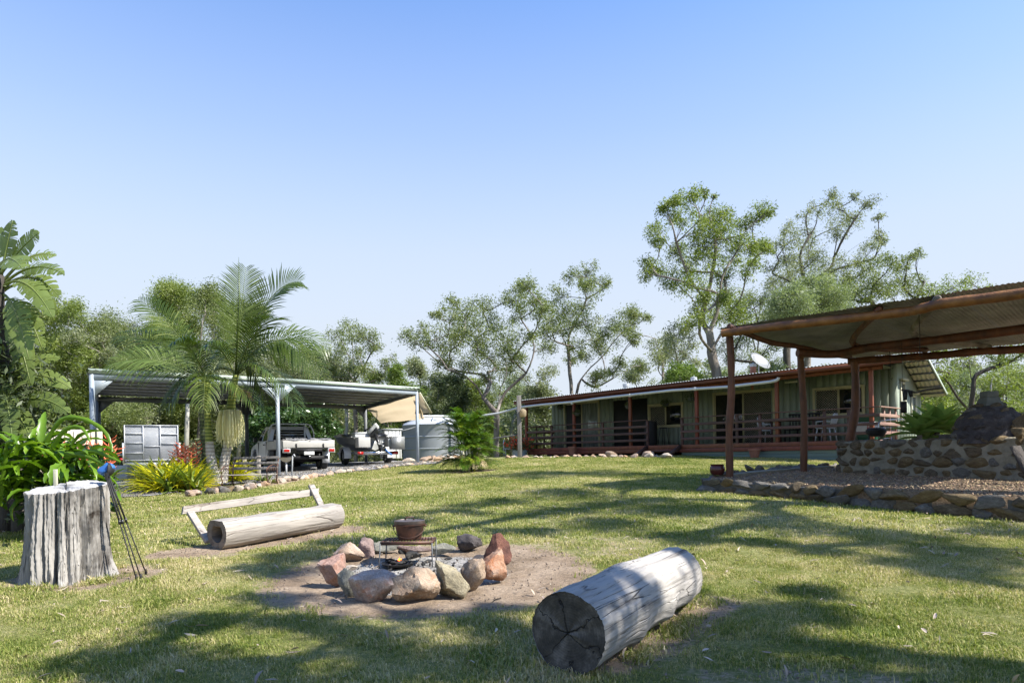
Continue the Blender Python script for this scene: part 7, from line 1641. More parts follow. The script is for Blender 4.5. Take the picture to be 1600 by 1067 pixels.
# bushy trees
def bushy(label, Y, px, ptop, halfw, pbot, n, seed, leaf, bark='bark', per=60, size=.15, wid=.35, name='bushy_tree', group=None, r0=.16, ntw=10, rr=None, droop=.3, depth=1.2):
    r = np.random.default_rng(seed); cl = []; rr = rr or max(12, halfw*.30)
    for i in range(n):
        a = r.uniform(-1, 1); yy = r.uniform(0, 1); w = halfw*(math.sqrt(max(0, 1-(2*yy-1)**2))*.75+.25)
        cl.append((px+a*w, ptop+rr*.7+(pbot-ptop-rr)*yy**.9, rr*r.uniform(.7, 1.2)))
    cl.append((px+r.uniform(-.2, .2)*halfw, ptop+rr*.8, rr*.8))
    return gum(name, label, Y, (px, 715), [[(px+r.uniform(-5, 5), pbot-5), (px+r.uniform(-8, 8), (ptop+pbot)/2), (px+r.uniform(-12, 12), ptop+rr*1.3)], [(px, pbot-10), (px+halfw*.4, (ptop+pbot)/2)], [(px, pbot-5), (px-halfw*.4, (ptop+pbot)/2+10)]], cl, 1.0, seed, bark, leaf, r0, per, size, wid, ntw, group, depth=depth, droop=droop)
bushy('dark glossy round mango tree behind the parked ute', 33, 452, 628, 56, 712, 26, 201, 'mango', per=90, size=.19, wid=.38, name='mango_tree', ntw=12, droop=.2, rr=17)
bushy('yellow green bushy tree above the right part of the carport roof', 42, 615, 568, 42, 690, 18, 202, 'hedge', name='bushy_tree')
bushy('dark dense tree beyond the shade sail and the tank', 40, 688, 590, 48, 700, 24, 203, 'dense', per=80, name='dark_tree')
bushy('light green slender tree behind the cane palm', 44, 745, 590, 32, 705, 16, 204, 'eucbright', name='slender_tree')
bushy('grey green tree left of the leaning gum, behind the tank', 48, 652, 562, 38, 680, 16, 205, 'eucgrey', name='bushy_tree')
bushy('pale young gum tree beside the verandah end', 46, 838, 596, 26, 712, 14, 206, 'eucgrey', name='young_gum_tree', size=.16)
bushy('small bright green tree peeping over the roof below the tallest gum', 32, 1068, 572, 28, 640, 12, 207, 'hedge', name='small_tree')
bushy('grey green bush below the satellite dish, behind the roof', 34, 1205, 570, 40, 650, 14, 208, 'acacia', name='background_bush')
bushy('light foliage tree right of the house end', 34, 1462, 585, 26, 700, 14, 209, 'eucbright', name='end_tree', size=.13)
# tall bushland gums on the left
LF = [(52, 478, 60, 46, 'euc'), (112, 470, 50, 44, 'eucbright'), (165, 498, 48, 48, 'euc'), (212, 516, 42, 50, 'eucgrey'), (270, 442, 36, 50, 'eucbright'), (330, 446, 52, 52, 'euc'), (385, 470, 45, 55, 'euc'), (440, 535, 45, 48, 'eucgrey'), (490, 545, 40, 52, 'euc'), (15, 520, 55, 40, 'eucgrey')]
LL = ['olive gum tree behind the paddle leaved plant at far left', 'yellow green gum tree rising left of the carport', 'gum tree right behind the left corner of the carport roof', 'low grey green gum between the two tallest left trees', 'narrow tall gum tree left of the king palm crown', 'broad gum tree directly behind the king palm crown', 'gum tree behind the top fronds of the king palm', 'grey green gum tree behind the drooping right fronds of the palm', 'gum tree above the carport roof right of the palm', 'grey green gum tree at the left edge of the photo']
for i, (px, pt_, hw_, Y_, lf_) in enumerate(LF):
    bushy(LL[i], Y_, px, pt_, hw_, 690, 26, 300+i, lf_, 'barkpale' if i % 3 == 1 else 'bark', per=52, size=.17, wid=.28, name='bushland_gum_tree', group=None, r0=.24, ntw=10, droop=.5, rr=19, depth=1.5)
# far bushland: a few tree meshes repeated as individuals
protoT = []
for i in range(5):
    sd = 400+i; r = np.random.default_rng(sd); T = Tree(sd); T.noatt = set(); T.ntw = 9; T.base = Vector((0, 0, 0))
    Ht = 9.0; lean = Vector((r.normal(0, .6), r.normal(0, .6), 0))
    ids = T.path([(0, 0, -.2), lean*.3+Vector((0, 0, Ht*.35)), lean+Vector((0, 0, Ht*.75))], -1, wob=.3, seg=.5); T.noatt = set(ids[:len(ids)//4])
    for k in range(22):
        z_ = r.uniform(.22, 1)*Ht; w_ = 2.3*(1-abs(z_/Ht-.62))+.4; a = r.uniform(0, 6.28); q = w_*math.sqrt(r.uniform()); T.clump((lean.x+q*math.cos(a), lean.y+q*math.sin(a), z_), r.uniform(.6, 1.05))
    lf_ = ['euc', 'eucgrey', 'eucbright', 'euc', 'acacia'][i]; bk = ['bark', 'barkpale', 'barkdark', 'barkpale', 'bark'][i]
    tm = T.branches(.13).mesh('trunk', True); tm.materials.append(MT[bk]); lm = T.leaves(20, .24, .3, .30, .4).mesh('crown'); lm.materials.append(MT[lf_]); protoT.append((tm, lm))
r = np.random.default_rng(77)
def fartree(x, y, s, i, label, group):
    t = thing('bushland_tree', label, 'tree', (x, y, h(x, y)-.1), r.uniform(0, 6.28), group); t.scale = (s*r.uniform(.9, 1.2), s*r.uniform(.9, 1.2), s)
    o = link('trunk', protoT[i][0], t); o = link('crown', protoT[i][1], t)
for k in range(74):
    px = -40+k*12.2+r.uniform(-7, 7); Y_ = r.uniform(50, 85)
    if 850 < px < 1000: continue
    a = ray(px, 700)[0]; fartree(a*Y_, Y_, r.uniform(.62, 1.0) if not 480 < px < 900 else r.uniform(.5, .8), int(r.integers(0, 5)), 'slender tree of the bushland far behind the carport and tank', 'bushland trees behind the carport')
for k in range(22):
    px = 1000+k*32+r.uniform(-9, 9); Y_ = r.uniform(48, 70); a = ray(px, 700)[0]; fartree(a*Y_, Y_, r.uniform(.55, .95), int(r.integers(0, 5)), 'slender tree of the bushland far behind the house', 'bushland trees behind the house')
# scrub beneath the trees: one mass nobody could count
n = 240000; px = r.uniform(-60, 1700, n); Yb = r.uniform(44, 78, n); x = (px-CX)/F*Yb; hh_ = 2.3+1.5*np.sin(x*.35)+1.0*np.sin(x*.9+Yb); hh_ = np.where((px > 850) & (px < 1010), hh_*.55, hh_)
z = H(x, Yb)+np.maximum(.4, hh_)*r.uniform(0, 1, n)**.8
x = x+.5*np.sin(z*2+Yb); mb = MB(); mb.quads(leafquads(np.stack([x, Yb, z], -1), .30, .34, r, .2), np.clip(.5+.35*np.sin(x*.7)*np.cos(Yb*.5)+r.normal(0, .2, n), 0, 1)); me = mb.mesh('undergrowth'); me.materials.append(MT['eucgrey']); tag(link('undergrowth', me), 'low grey green scrub under the bushland trees', 'scrub', None, 'stuff')
# pale bare trunks and fallen branches seen under the carport
for i, (px, y0, y1, lean, Y_) in enumerate(((152, 712, 560, 6, 42), (232, 712, 600, -8, 45), (290, 715, 590, 5, 40), (305, 712, 600, 10, 47), (372, 712, 585, -5, 44), (398, 712, 600, 4, 46), (535, 712, 610, 6, 44), (548, 712, 600, -6, 50), (800, 712, 620, 14, 45), (1030, 700, 560, 5, 44))):
    a = P(px, y0, Y_); a.z = h(a.x, a.y)-.1; b = P(px+lean, y1, Y_+.5); m_ = a.lerp(b, .5)+Vector((r.normal(0, .15), 0, 0)); mb = MB(); mb.tube([a, m_, b], [.16, .13, .08], 8)
    t = thing('bare_trunk_tree', ['bare pale trunk left of the carport corner', 'pale trunk above the left half of the ramp', 'dark trunk right of the ramp trailer', 'second trunk right of the ramp trailer', 'trunk behind the cream flower tassel', 'trunk between the palms and the ute', 'thin trunk behind the boat', 'second thin trunk behind the boat', 'pale trunk between the leaning gum and the square post', 'thin trunk behind the house roof'][i], 'tree', a)
    mb.build('trunk', 'barkpale' if i % 2 == 0 else 'bark', t, True)
    T = Tree(600+i); T.noatt = set(); T.ntw = 8; T.base = a; T.path([m_, b], -1, wob=.1); 
    for k in range(6): T.clump(b+Vector((r.normal(0, 1.1), r.normal(0, 1), r.uniform(-.5, 1.8))), r.uniform(.5, .8))
    T.branches(.07).build('limb', 'bark', t, True); T.leaves(26, .18, .28).build('crown', 'eucgrey', t)

# ------------------------------------------------------------------ palms
def frond(root, start, end, lift=.5, nl=58, ll=.62, w=.030, mat='palm', rnd=0.5, name='frond', droop=.8, plane_up=(0, 0, 1), vee=.35, pet=.12, rw=.022, sweep=.55, r=None, tipd=.0):
    r = r or rng
    S = Vector(start); E = Vector(end); C = S.lerp(E, .45)+Vector((0, 0, lift)); L = (E-S).length
    def bz(t_): return S*(1-t_)**2+C*2*t_*(1-t_)+E*t_*t_
    mb = MB(); pts = [bz(i/14) for i in range(15)]; mb.tube(pts, [rw*(1-.85*i/14) for i in range(15)], 5, rnd=.9)
    for i in range(nl):
        t_ = pet+(1-pet)*(i+.5)/nl; p = bz(t_); d = (bz(min(1, t_+.02))-bz(max(0, t_-.02))).normalized()
        side = d.cross(Vector(plane_up))
        if side.length < .05: side = Vector((1, 0, 0))
        side.normalize(); up = side.cross(d).normalized()
        env = math.sin(math.pi*min(1, (t_-pet)/(1-pet)*.86+.12))**.6; l0 = ll*env*r.uniform(.85, 1.1)
        for sg in (-1, 1):
            dr = (side*sg+d*(sweep+.5*t_)+up*vee*r.uniform(.5, 1.3)).normalized()
            dd = droop*r.uniform(.6, 1.3); a = p; nrm = dr.cross(d).normalized(); ww = w*env**.5
            p1 = a+dr*l0*.35; p2 = a+dr*l0*.68-Vector((0, 0, dd*l0*.16)); p3 = a+dr*l0*.97-Vector((0, 0, dd*l0*.48))
            sdv = (dr.cross(up)).normalized()*ww/2; k = rnd+r.uniform(-.3, .3)
            mb.add([a-sdv*.5, a+sdv*.5, p1+sdv, p1-sdv, p2+sdv*.9, p2-sdv*.9, p3], [(0, 1, 2, 3), (3, 2, 4, 5), (5, 4, 6)], np.clip(k, 0, 1))
    return mb.build(name, mat, root)
def palmtrunk(root, pts, rs, seed):
    """returns the lower grey trunk; rings every 9 cm"""
    pts = [Vector(p) for p in pts]; out = []; rr_ = []; n = 70
    for i in range(n):
        f = i/(n-1)*(len(pts)-1); k = min(int(f), len(pts)-2); p = pts[k].lerp(pts[k+1], f-k); out.append(p); r_ = rs[k]+(rs[k+1]-rs[k])*(f-k); rr_.append(r_*(1+(.035 if i % 3 == 0 else 0)))
    mb = MB(); mb.tube(out, rr_, 16); return mb
def ringmat(name, c1, c2, sc):
    m, nt, b = new_mat(name); v = coords(nt, (1, 1, 1), True, False); w = nt.nodes.new('ShaderNodeTexWave'); w.wave_type = 'BANDS'; w.bands_direction = 'Z'; w.inputs['Scale'].default_value = sc; w.inputs['Distortion'].default_value = .6; w.inputs['Detail'].default_value = 3
    nt.links.new(v, w.inputs[0]); n = ntex(nt, v, 8, 5); col = ramp(nt, [(.03, tuple(x*.75 for x in c1)), (.2, c1), (.8, c2)], w.outputs[0]).outputs[0]
    col = mixc(nt, .5, col, ramp(nt, [(.3, (.35, .35, .35)), (.7, (.65, .65, .65))], n.outputs[0]).outputs[0], 'OVERLAY')
    nt.links.new(col, b.inputs['Base Color']); b.inputs['Roughness'].default_value = .7; bump(nt, b, w.outputs[0], .4, .01); return m
MT['ptrunk'] = ringmat('ringed_grey_palm_trunk', (.34, .30, .26), (.46, .42, .37), 3.2)
MT['pgreen'] = ringmat('ringed_green_palm_stem', (.10, .14, .02), (.24, .26, .05), 3.4)
MT['pdark'] = ringmat('ringed_dark_green_palm_stem', (.03, .045, .015), (.07, .09, .03), 3.0)
PY = 18.3
def pp_(px, py, dy=0): return P(px, py, PY+dy)
r = np.random.default_rng(5)
# front palm, green ringed stem on a grey foot
b1 = pp_(336, 757); t = thing('king_palm', 'king palm whose upper stem is ringed bright green above a grey foot', 'palm', b1)
palmtrunk(t, [pp_(338, 762), pp_(333, 735), pp_(329, 712), pp_(327, 690)], [.17, .135, .115, .10], 1).build('trunk', 'ptrunk', t, True)
palmtrunk(t, [pp_(327, 692), pp_(325, 660), pp_(324, 625), pp_(324, 598)], [.10, .09, .085, .09], 2).build('green_stem', 'pgreen', t, True)
CR = pp_(324, 600)
for (ex, ey, dy, lf, nl, ll, dr, mt) in ((168, 570, -.3, .75, 66, .90, .9, 'palmlight'), (216, 468, .6, .7, 64, .80, .7, 'palm'), (182, 525, .9, .8, 60, .80, .8, 'palmlight'), (260, 640, -.9, .9, 50, .7, 1.2, 'palm'), (262, 540, -1.2, 1.0, 54, .75, .8, 'palm'), (400, 640, -.9, .8, 48, .65, 1.1, 'palm'), (385, 560, 1.4, 1.0, 52, .7, .8, 'palm'), (318, 640, -1.3, 1.0, 40, .6, 1.2, 'palm')):
    frond(t, CR, pp_(ex, ey, dy), lf, int(nl*.72), ll*1.08, .036, mt, r.uniform(.3, .7), droop=dr, r=r, plane_up=(0, -.75, .65) if ex < 240 else (0, 0, 1))
# rear dark stem palm
b2 = pp_(318, 752, .9); t = thing('king_palm', 'dark stemmed king palm standing just behind the green ringed one', 'palm', b2)
palmtrunk(t, [pp_(326, 752, .9), pp_(321, 715, .9), pp_(317, 670, .9), pp_(314, 600, .9)], [.13, .10, .085, .08], 3).build('trunk', 'pdark', t, True)
CR = pp_(314, 602, .9)
for (ex, ey, dy, lf, nl, ll, dr, mt) in ((232, 560, .9, .9, 52, .7, .7, 'palm'), (365, 540, 1.8, .9, 50, .7, .7, 'palm'), (250, 640, .4, .8, 44, .6, 1.2, 'palm'), (380, 600, 1.2, .9, 46, .6, 1.0, 'palm')):
    frond(t, CR, pp_(ex, ey, dy), lf, nl, ll, .022, mt, r.uniform(.2, .5), droop=dr, r=r)
# right palm, leaning, with the cream flower tassel
b3 = pp_(346, 756, .2); t = thing('king_palm', 'leaning grey trunked king palm carrying a cream flower tassel', 'palm', b3)
palmtrunk(t, [pp_(345, 760, .2), pp_(350, 725, .2), pp_(355, 700, .2), pp_(357, 672, .2), pp_(359, 650, .2)], [.17, .13, .11, .10, .10], 4).build('trunk', 'ptrunk', t, True)
palmtrunk(t, [pp_(359, 652, .2), pp_(362, 625, .2), pp_(366, 600, .2), pp_(369, 585, .2)], [.115, .11, .085, .075], 5).build('green_stem', 'pgreen', t, True)
CR = pp_(368, 590, .2)
for (ex, ey, dy, lf, nl, ll, dr, mt, pu) in ((384, 418, .3, .25, 64, .95, .25, 'palmlight', (.3, -1, .2)), (470, 440, .5, 1.5, 66, .95, .4, 'palmlight', (-.3, -1, .5)), (508, 590, -.3, 2.0, 66, .85, .9, 'palm', (0, -.75, .65)), (512, 545, .9, 1.3, 62, .85, .8, 'palmlight', (0, -.75, .65)), (470, 650, -.8, 1.4, 56, .75, 1.0, 'palm', (0, 0, 1)), (440, 500, -1.0, 1.0, 56, .8, .6, 'palm', (0, 0, 1)), (420, 640, 1.3, 1.4, 50, .7, 1.1, 'palm', (0, 0, 1)), (300, 560, -1.0, 1.2, 50, .7, .9, 'palm', (0, 0, 1)), (450, 580, 1.5, 1.3, 54, .75, .8, 'palm', (0, 0, 1))):
    frond(t, CR, pp_(ex, ey, dy), lf, int(nl*.72), ll*1.08, .036, mt, r.uniform(.3, .7), droop=dr, r=r, plane_up=pu)
mb = MB(); mb.tube([CR, pp_(374, 480, .2), pp_(373, 402, .2)], [.03, .02, .004], 6); mb.build('spear_leaf', 'palmlight', t, True)
frond(t, pp_(362, 612, .1), pp_(388, 622, -.5), .25, 26, .32, .03, 'palmdry', .5, name='dry_spathe', droop=1.4, r=r)
# flower tassel: strands
mb = MB(); cc = pp_(359, 645, -.02)
for i in range(240):
    a = r.uniform(0, 6.28); q = r.uniform(.05, .36); ln_ = r.uniform(.55, 1.05); o_ = Vector((math.cos(a)*q, math.sin(a)*q*.8, 0)); w_ = .010
    p0 = cc+o_*.25+Vector((0, 0, .06)); p1 = cc+o_*.8+Vector((0, 0, .10-q*.1)); p2 = cc+o_*1.05-Vector((0, 0, ln_*.35)); p3 = cc+o_*1.08-Vector((0, 0, ln_*(1-.6*q)))
    s_ = Vector((-math.sin(a), math.cos(a), 0)); s_ = Vector((.8, .2, 0)) if abs(s_.x) < .3 else s_; s_ = s_.normalized()*w_
    mb.add([p0-s_, p0+s_, p1+s_, p1-s_, p2+s_, p2-s_, p3+s_*.6, p3-s_*.6], [(0, 1, 2, 3), (3, 2, 4, 5), (5, 4, 6, 7)], r.uniform(0, 1))
mb.build('flower_tassel', 'creamflower', t)
# cane palm clump on the lawn
bc = Vector((BUSH.x, BUSH.y, BUSH.z)); t = thing('cane_palm', 'bushy bright green cane palm clump growing on the lawn in front of the tank', 'palm', bc); kk = bc.y/F
for i in range(13):
    a = r.uniform(0, 6.28); q = .18*math.sqrt(r.uniform()); e = .3*math.sqrt(r.uniform()); b_ = bc+Vector((q*math.cos(a), q*math.sin(a), -.05)); tpp_ = bc+Vector((q*math.cos(a)*2.2, q*math.sin(a)*2.2, r.uniform(.5, 1.0)))
    mb = MB(); mb.tube([b_, b_.lerp(tpp_, .5)+Vector((.02, 0, 0)), tpp_], [.028, .024, .018], 7); mb.build('cane', 'trimpale' if i % 3 else 'pgreen', t, True)
for i in range(125):
    a = r.uniform(0, 6.28); el = r.uniform(0, 1); st = bc+Vector((.14*math.cos(a), .14*math.sin(a), .25+.85*el)); L_ = r.uniform(.65, 1.15); up_ = (.95*el**.8-.25)
    en = st+Vector((math.cos(a)*L_*(1-.45*el), math.sin(a)*L_*(1-.45*el)*.8, L_*up_))
    frond(t, st, en, .22+.3*el, 24, .27, .021, 'cane', r.uniform(.25, .75), droop=.6, rw=.008, r=r, pet=.18, vee=.5)
for i in range(5): a = r.uniform(0, 6.28); st = bc+Vector((0, 0, .4)); frond(t, st, st+Vector((math.cos(a)*.6, math.sin(a)*.5, -.25)), .3, 20, .3, .02, 'bromdry', .6, name='dry_frond', droop=1.2, rw=.008, r=r)

# ------------------------------------------------------------------ strap leaves
def strap(mb, base, dirv, L, w, arch, r, n=6, fold=.25, twist=0, rnd=.5, taper=.75, wave=0):
    d = Vector(dirv).normalized(); side = d.cross(Vector((0, 0, 1)))
    if side.length < .1: side = Vector((1, 0, 0))
    side.normalize(); p = Vector(base); g = []
    ang = math.asin(max(-1, min(1, d.z))); hd_ = Vector((d.x, d.y, 0)); hd_ = hd_.normalized() if hd_.length > .01 else Vector((1, 0, 0))
    for i in range(n+1):
        t_ = i/n; ww = w*(min(1, t_*4+.45))*(1-t_**(1/(1-taper+.01)) if taper < 1 else 1)
        ww = w*min(1, .5+t_*3)*max(0.02, (1-t_**3))
        if wave: ww *= 1+wave*math.sin(i*2.4)
        up = hd_*(-math.sin(ang))+Vector((0, 0, math.cos(ang)))
        g.append([p-side*ww/2+up*ww*fold, p, p+side*ww/2+up*ww*fold])
        p = p+(hd_*math.cos(ang)+Vector((0, 0, math.sin(ang))))*L/n; ang -= arch/n
    mb.grid(g, rnd=np.clip(rnd+r.uniform(-.3, .3), 0, 1))
def rosette_mesh(seed, nleaf, L, w, name, mats, spike=False):
    r = np.random.default_rng(seed); mb = MB()
    for i in range(nleaf):
        a = i*2.4+r.uniform(-.3, .3); el = r.uniform(.25, 1.35); strap(mb, (.02*math.cos(a), .02*math.sin(a), 0), (math.cos(a)*math.cos(el), math.sin(a)*math.cos(el), math.sin(el)), L*r.uniform(.7, 1.15), w, r.uniform(.5, 1.4), r, 6, .3, rnd=.5)
    return mb
bm_ = []
for k, (mt_, L_) in enumerate((('brom', .55), ('brom', .5), ('bromgreen', .5), ('bromgreen', .42), ('bromdry', .35))):
    m_ = rosette_mesh(500+k, 30, L_, .032, 'b', None).mesh('leaves', True); m_.materials.append(MT[mt_]); bm_.append(m_)
spk = []
for k in range(2):
    mb = MB(); rr0 = np.random.default_rng(k)
    mb.tube([(0, 0, 0), (.01, 0, .35), (.03, 0, .62)], [.006, .005, .003], 5, rnd=.6)
    for i in range(16):
        z_ = .30+.34*i/16; a = i*2.2; mb.tube([(.01, 0, z_), (.01+.07*math.cos(a), .07*math.sin(a), z_+.03), (.01+.10*math.cos(a), .10*math.sin(a), z_+.06)], [.006, .007, .002], 4, rnd=rr0.uniform())
    m_ = mb.mesh('flower_spike', True); m_.materials.append(MT['coral']); spk.append(m_)
r = np.random.default_rng(9)
def brom(px, py, i, s, label, group, sp=False, Yadd=0):
    g0 = G(px, py); x, y = g0.x*(1+Yadd/g0.y), g0.y+Yadd; t = thing('bromeliad', label, 'bromeliad', (x, y, h(x, y)), r.uniform(0, 6.28), group); t.scale = (s, s, s*r.uniform(.9, 1.15)); link('leaves', bm_[i], t)
    if sp: link('flower_spike', spk[r.integers(0, 2)], t)
for k in range(40):
    px = r.uniform(222, 312); py = r.uniform(763, 773); 
    brom(px, py, [0, 1, 0, 2, 4, 1][r.integers(0, 6)] , r.uniform(1.4, 2.1), 'yellow green bromeliad rosette in the bed left of the king palms', 'bromeliads of the bed', False, r.uniform(0, 1.7))
for k in range(10):
    px = 275+k*3.6+r.uniform(-3, 3); brom(px, 764, 3, 1.6, 'olive bromeliad with a coral flower spike at the back of the bed', 'bromeliads with coral spikes', True, r.uniform(1.0, 2.0))
for k in range(10): brom(r.uniform(352, 372), 756, 0, r.uniform(1.3, 1.8), 'bright yellow bromeliad right of the leaning palm trunk', 'yellow bromeliads right of the palms', False, r.uniform(.6, 1.4))
for k in range(5): brom(r.uniform(405, 425), 758, 3, .7, 'small green tuft plant under the garden seat', 'tufts under the garden seat', False, .4)
# coral flowering bromeliads behind the succulents
for k in range(16):
    q = P(r.uniform(62, 165), 725, r.uniform(11.5, 13)); t = thing('bromeliad', 'bromeliad with long coral red flower spikes among the lime succulents', 'bromeliad', (q.x, q.y, h(q.x, q.y)+r.uniform(.0, .4)), r.uniform(0, 6.28), 'coral flowering bromeliads at left'); t.scale = (1.25,)*3; link('leaves', bm_[2], t)
    for j in range(2): o = link('flower_spike', spk[j], t); o.rotation_euler = (r.uniform(-.5, .5), r.uniform(-.5, .5), 0); o.scale = (1, 1, 1.25)
# lime green climbing cactus clump
q0 = Vector((ray(75, 720)[0]*8.9, 8.9, 0)); q0.z = h(q0.x, q0.y); t = thing('climbing_cactus', 'sprawling lime green flat stemmed cactus clump behind the stump', 'cactus', q0); kk = 8.9/F
for i in range(230):
    a = r.uniform(0, 6.28); ex = r.uniform(-1, 1)
    st = q0+Vector((ex*.72+r.normal(0, .08)-.05, r.normal(0, .25), r.uniform(.45, 1.30)*(1-.30*abs(ex))+.08)); el = r.uniform(-.2, 1.2)
    mb = MB(); dv = (math.cos(a)*math.cos(el)+.5*ex, math.sin(a)*math.cos(el)-.35, math.sin(el)); strap(mb, st, dv, r.uniform(.22, .50), r.uniform(.075, .125), r.uniform(.7, 2.2), r, 10, .35, wave=.18, rnd=.5); mb.build('stem_blade', 'drag', t, True)
for pts in ([(70, 690), (95, 655), (130, 655), (160, 672), (172, 695), (174, 706)], [(80, 700), (100, 672), (125, 668), (140, 690)], [(100, 715), (140, 705), (165, 712), (188, 722)], [(5, 740), (8, 700), (12, 690), (20, 690)], [(-2, 790), (3, 740), (8, 700)], [(90, 708), (130, 712), (155, 722), (165, 728)]):
    c_ = [P(px, py, 8.6-.25*k/len(pts)) for k, (px, py) in enumerate(pts)]; g = []; n = 22
    for i in range(n):
        f = i/(n-1)*(len(c_)-1); k = min(int(f), len(c_)-2); p0 = c_[max(k-1, 0)]; p1 = c_[k]; p2 = c_[k+1]; p3 = c_[min(k+2, len(c_)-1)]; u = f-k
        p = .5*((2*p1)+(-p0+p2)*u+(2*p0-5*p1+4*p2-p3)*u*u+(-p0+3*p1-3*p2+p3)*u**3); ww = .06*(1-.7*(i/(n-1))**3)*(1+.2*math.sin(i*2.3))
        d = (p2-p1).normalized(); up = d.cross(Vector((0, 1, 0))).normalized(); g.append([p-up*ww/2+Vector((0, .02, 0)), p-Vector((0, .01, 0)), p+up*ww/2+Vector((0, .02, 0))])
    mb = MB(); mb.grid(g, rnd=.6); mb.build('long_stem', 'drag', t, True)
for k in range(2):
    n = 500; cc = np.array(q0)+np.clip(r.normal(0, 1, (n, 3)), -1.3, 1.3)*np.array([.38, .2, .34])+np.array([0, .25, .75]); mb = MB(); mb.quads(leafquads(cc, .16, .3, r, .2), r.uniform(0, .5, n)); mb.build('inner_shade_leaves', 'mango', t)['kind'] = 'stuff'  # dark leaves stand in for shade between the cactus blades
# dark shaggy trunk with the giant paddle leaves above
qs = Vector((ray(12, 700)[0]*9.6, 9.6, 0)); qs.z = h(qs.x, qs.y)-.05; t = thing('paddle_leaf_tree', 'giant strelitzia with grey green paddle leaves and torn edges at far left', 'tree', qs)
def p9(px, py, dy=0): return P(px, py, 9.6+dy)
for k, (bx0, tx, ty) in enumerate(((10, -4, 430), (32, 8, 560), (-14, -16, 480))):
    q = p9(bx0, 760); q.z = qs.z; mb = MB(); top = p9(tx, ty, .1*k); pts = [q.lerp(top, f)+Vector((.05*noise.noise(Vector((f*5, k, 0))), 0, 0)) for f in np.linspace(0, 1, 16)]; mb.tube(pts, [(.13-.05*f)*(1+.15*noise.noise(Vector((f*20, k, 3)))) for f in np.linspace(0, 1, 16)], 12); mb.build('trunk', 'barkdark', t, True)
def paddle(root, start, tip, L, w, mat='strel', lift=.3, face=(0, -1, .5), seed=0, tear=.35, petf=.35, droop=.25):
    r = np.random.default_rng(seed); S = Vector(start); E = Vector(tip); C = S.lerp(E, .5)+Vector((0, 0, lift))
    def bz(t_): return S*(1-t_)**2+C*2*t_*(1-t_)+E*t_*t_
    mb = MB(); mb.tube([bz(i/16) for i in range(17)], [.022*(1-.8*i/16) for i in range(17)], 6, rnd=.95)
    n = 46; F_ = Vector(face)
    for sg in (-1, 1):
        gaps = r.uniform(size=n) < tear; sag = 0; strip = []; 
        seg_s = []; cur = [0]
        for i in range(1, n):
            if gaps[i]: seg_s.append(cur); cur = [i]
            else: cur.append(i)
        seg_s.append(cur)
        for sgm in seg_s:
            sag = r.uniform(.0, 1)*droop; sk = r.uniform(-.03, .03); g = []
            for i in sgm+[sgm[-1]+.86]:
                t_ = petf+(1-petf)*i/n; p = bz(t_); d = (bz(min(1, t_+.02))-bz(max(0, t_-.02))).normalized(); side = d.cross(F_); side = side.normalized(); up = side.cross(d)
                u = (t_-petf)/(1-petf); ww = w/2*(math.sin(math.pi*min(1, max(0, u*.93+.07)))**.55)*(1-.2*u)
                dr = (side*sg+d*.25-Vector((0, 0, sag))).normalized(); g.append([p, p+dr*ww*.5+up*.05*ww, p+dr*ww-Vector((0, 0, sag*ww*.35))+d*sk])
            mb.grid(g, rnd=np.clip(.5+r.uniform(-.25, .25), 0, 1))
    return mb.build('paddle_leaf', mat, root)
LEAVES = [((2, 430), (20, 345, 0), .05, .40, .02), ((0, 430), (62, 363, -.1), .1, .42, .1), ((0, 430), (-8, 355, .2), .05, .4, .02), ((5, 440), (88, 400, .2), .35, .30, .55), ((5, 445), (101, 429, -.2), .38, .30, .5), ((5, 450), (92, 462, .0), .45, .34, .4), ((5, 455), (86, 488, .3), .5, .32, .4), ((2, 450), (82, 495, -.5), .55, .34, .4), ((2, 460), (45, 560, -.4), .5, .42, .35), ((4, 470), (66, 545, 0), .55, .36, .5), ((0, 480), (48, 600, -.2), .5, .40, .5), ((-4, 420), (35, 420, -.6), .3, .42, .2), ((0, 600), (92, 558, .2), .2, .28, .3), ((8, 600), (112, 607, .1), .35, .28, .3), ((8, 640), (108, 645, -.2), .4, .30, .4), ((8, 620), (60, 560, .4), .2, .30, .2), ((4, 600), (30, 560, -.2), .1, .32, .1), ((2, 640), (36, 600, -.3), .2, .36, .1), ((8, 650), (80, 650, .4), .35, .28, .3), ((-4, 500), (-20, 600, -.3), .3, .4, .3), ((0, 580), (20, 690, -.5), .3, .36, .3), ((6, 640), (50, 690, -.3), .35, .3, .3), ((0, 520), (30, 480, .4), .2, .34, .2), ((0, 640), (-15, 560, -.2), .1, .4, .1)]
for i, (s_, e_, lf_, w_, tr_) in enumerate(LEAVES):
    paddle(t, p9(s_[0], s_[1], .05), p9(e_[0], e_[1], e_[2]), 1, w_, lift=lf_*.9, seed=800+i, tear=.2+tr_*.6, droop=.1+tr_*.5, petf=.30, face=(r.uniform(-.3, .5), -1, r.uniform(.2, .9)))
n = 3500; cc = np.array(p9(15, 640))+r.normal(0, 1, (n, 3))*np.array([.30, .25, .5]); mb = MB(); mb.quads(leafquads(cc, .11, .3, r, .5), r.uniform(0, .8, n)); mb.build('inner_foliage', 'dense', t)
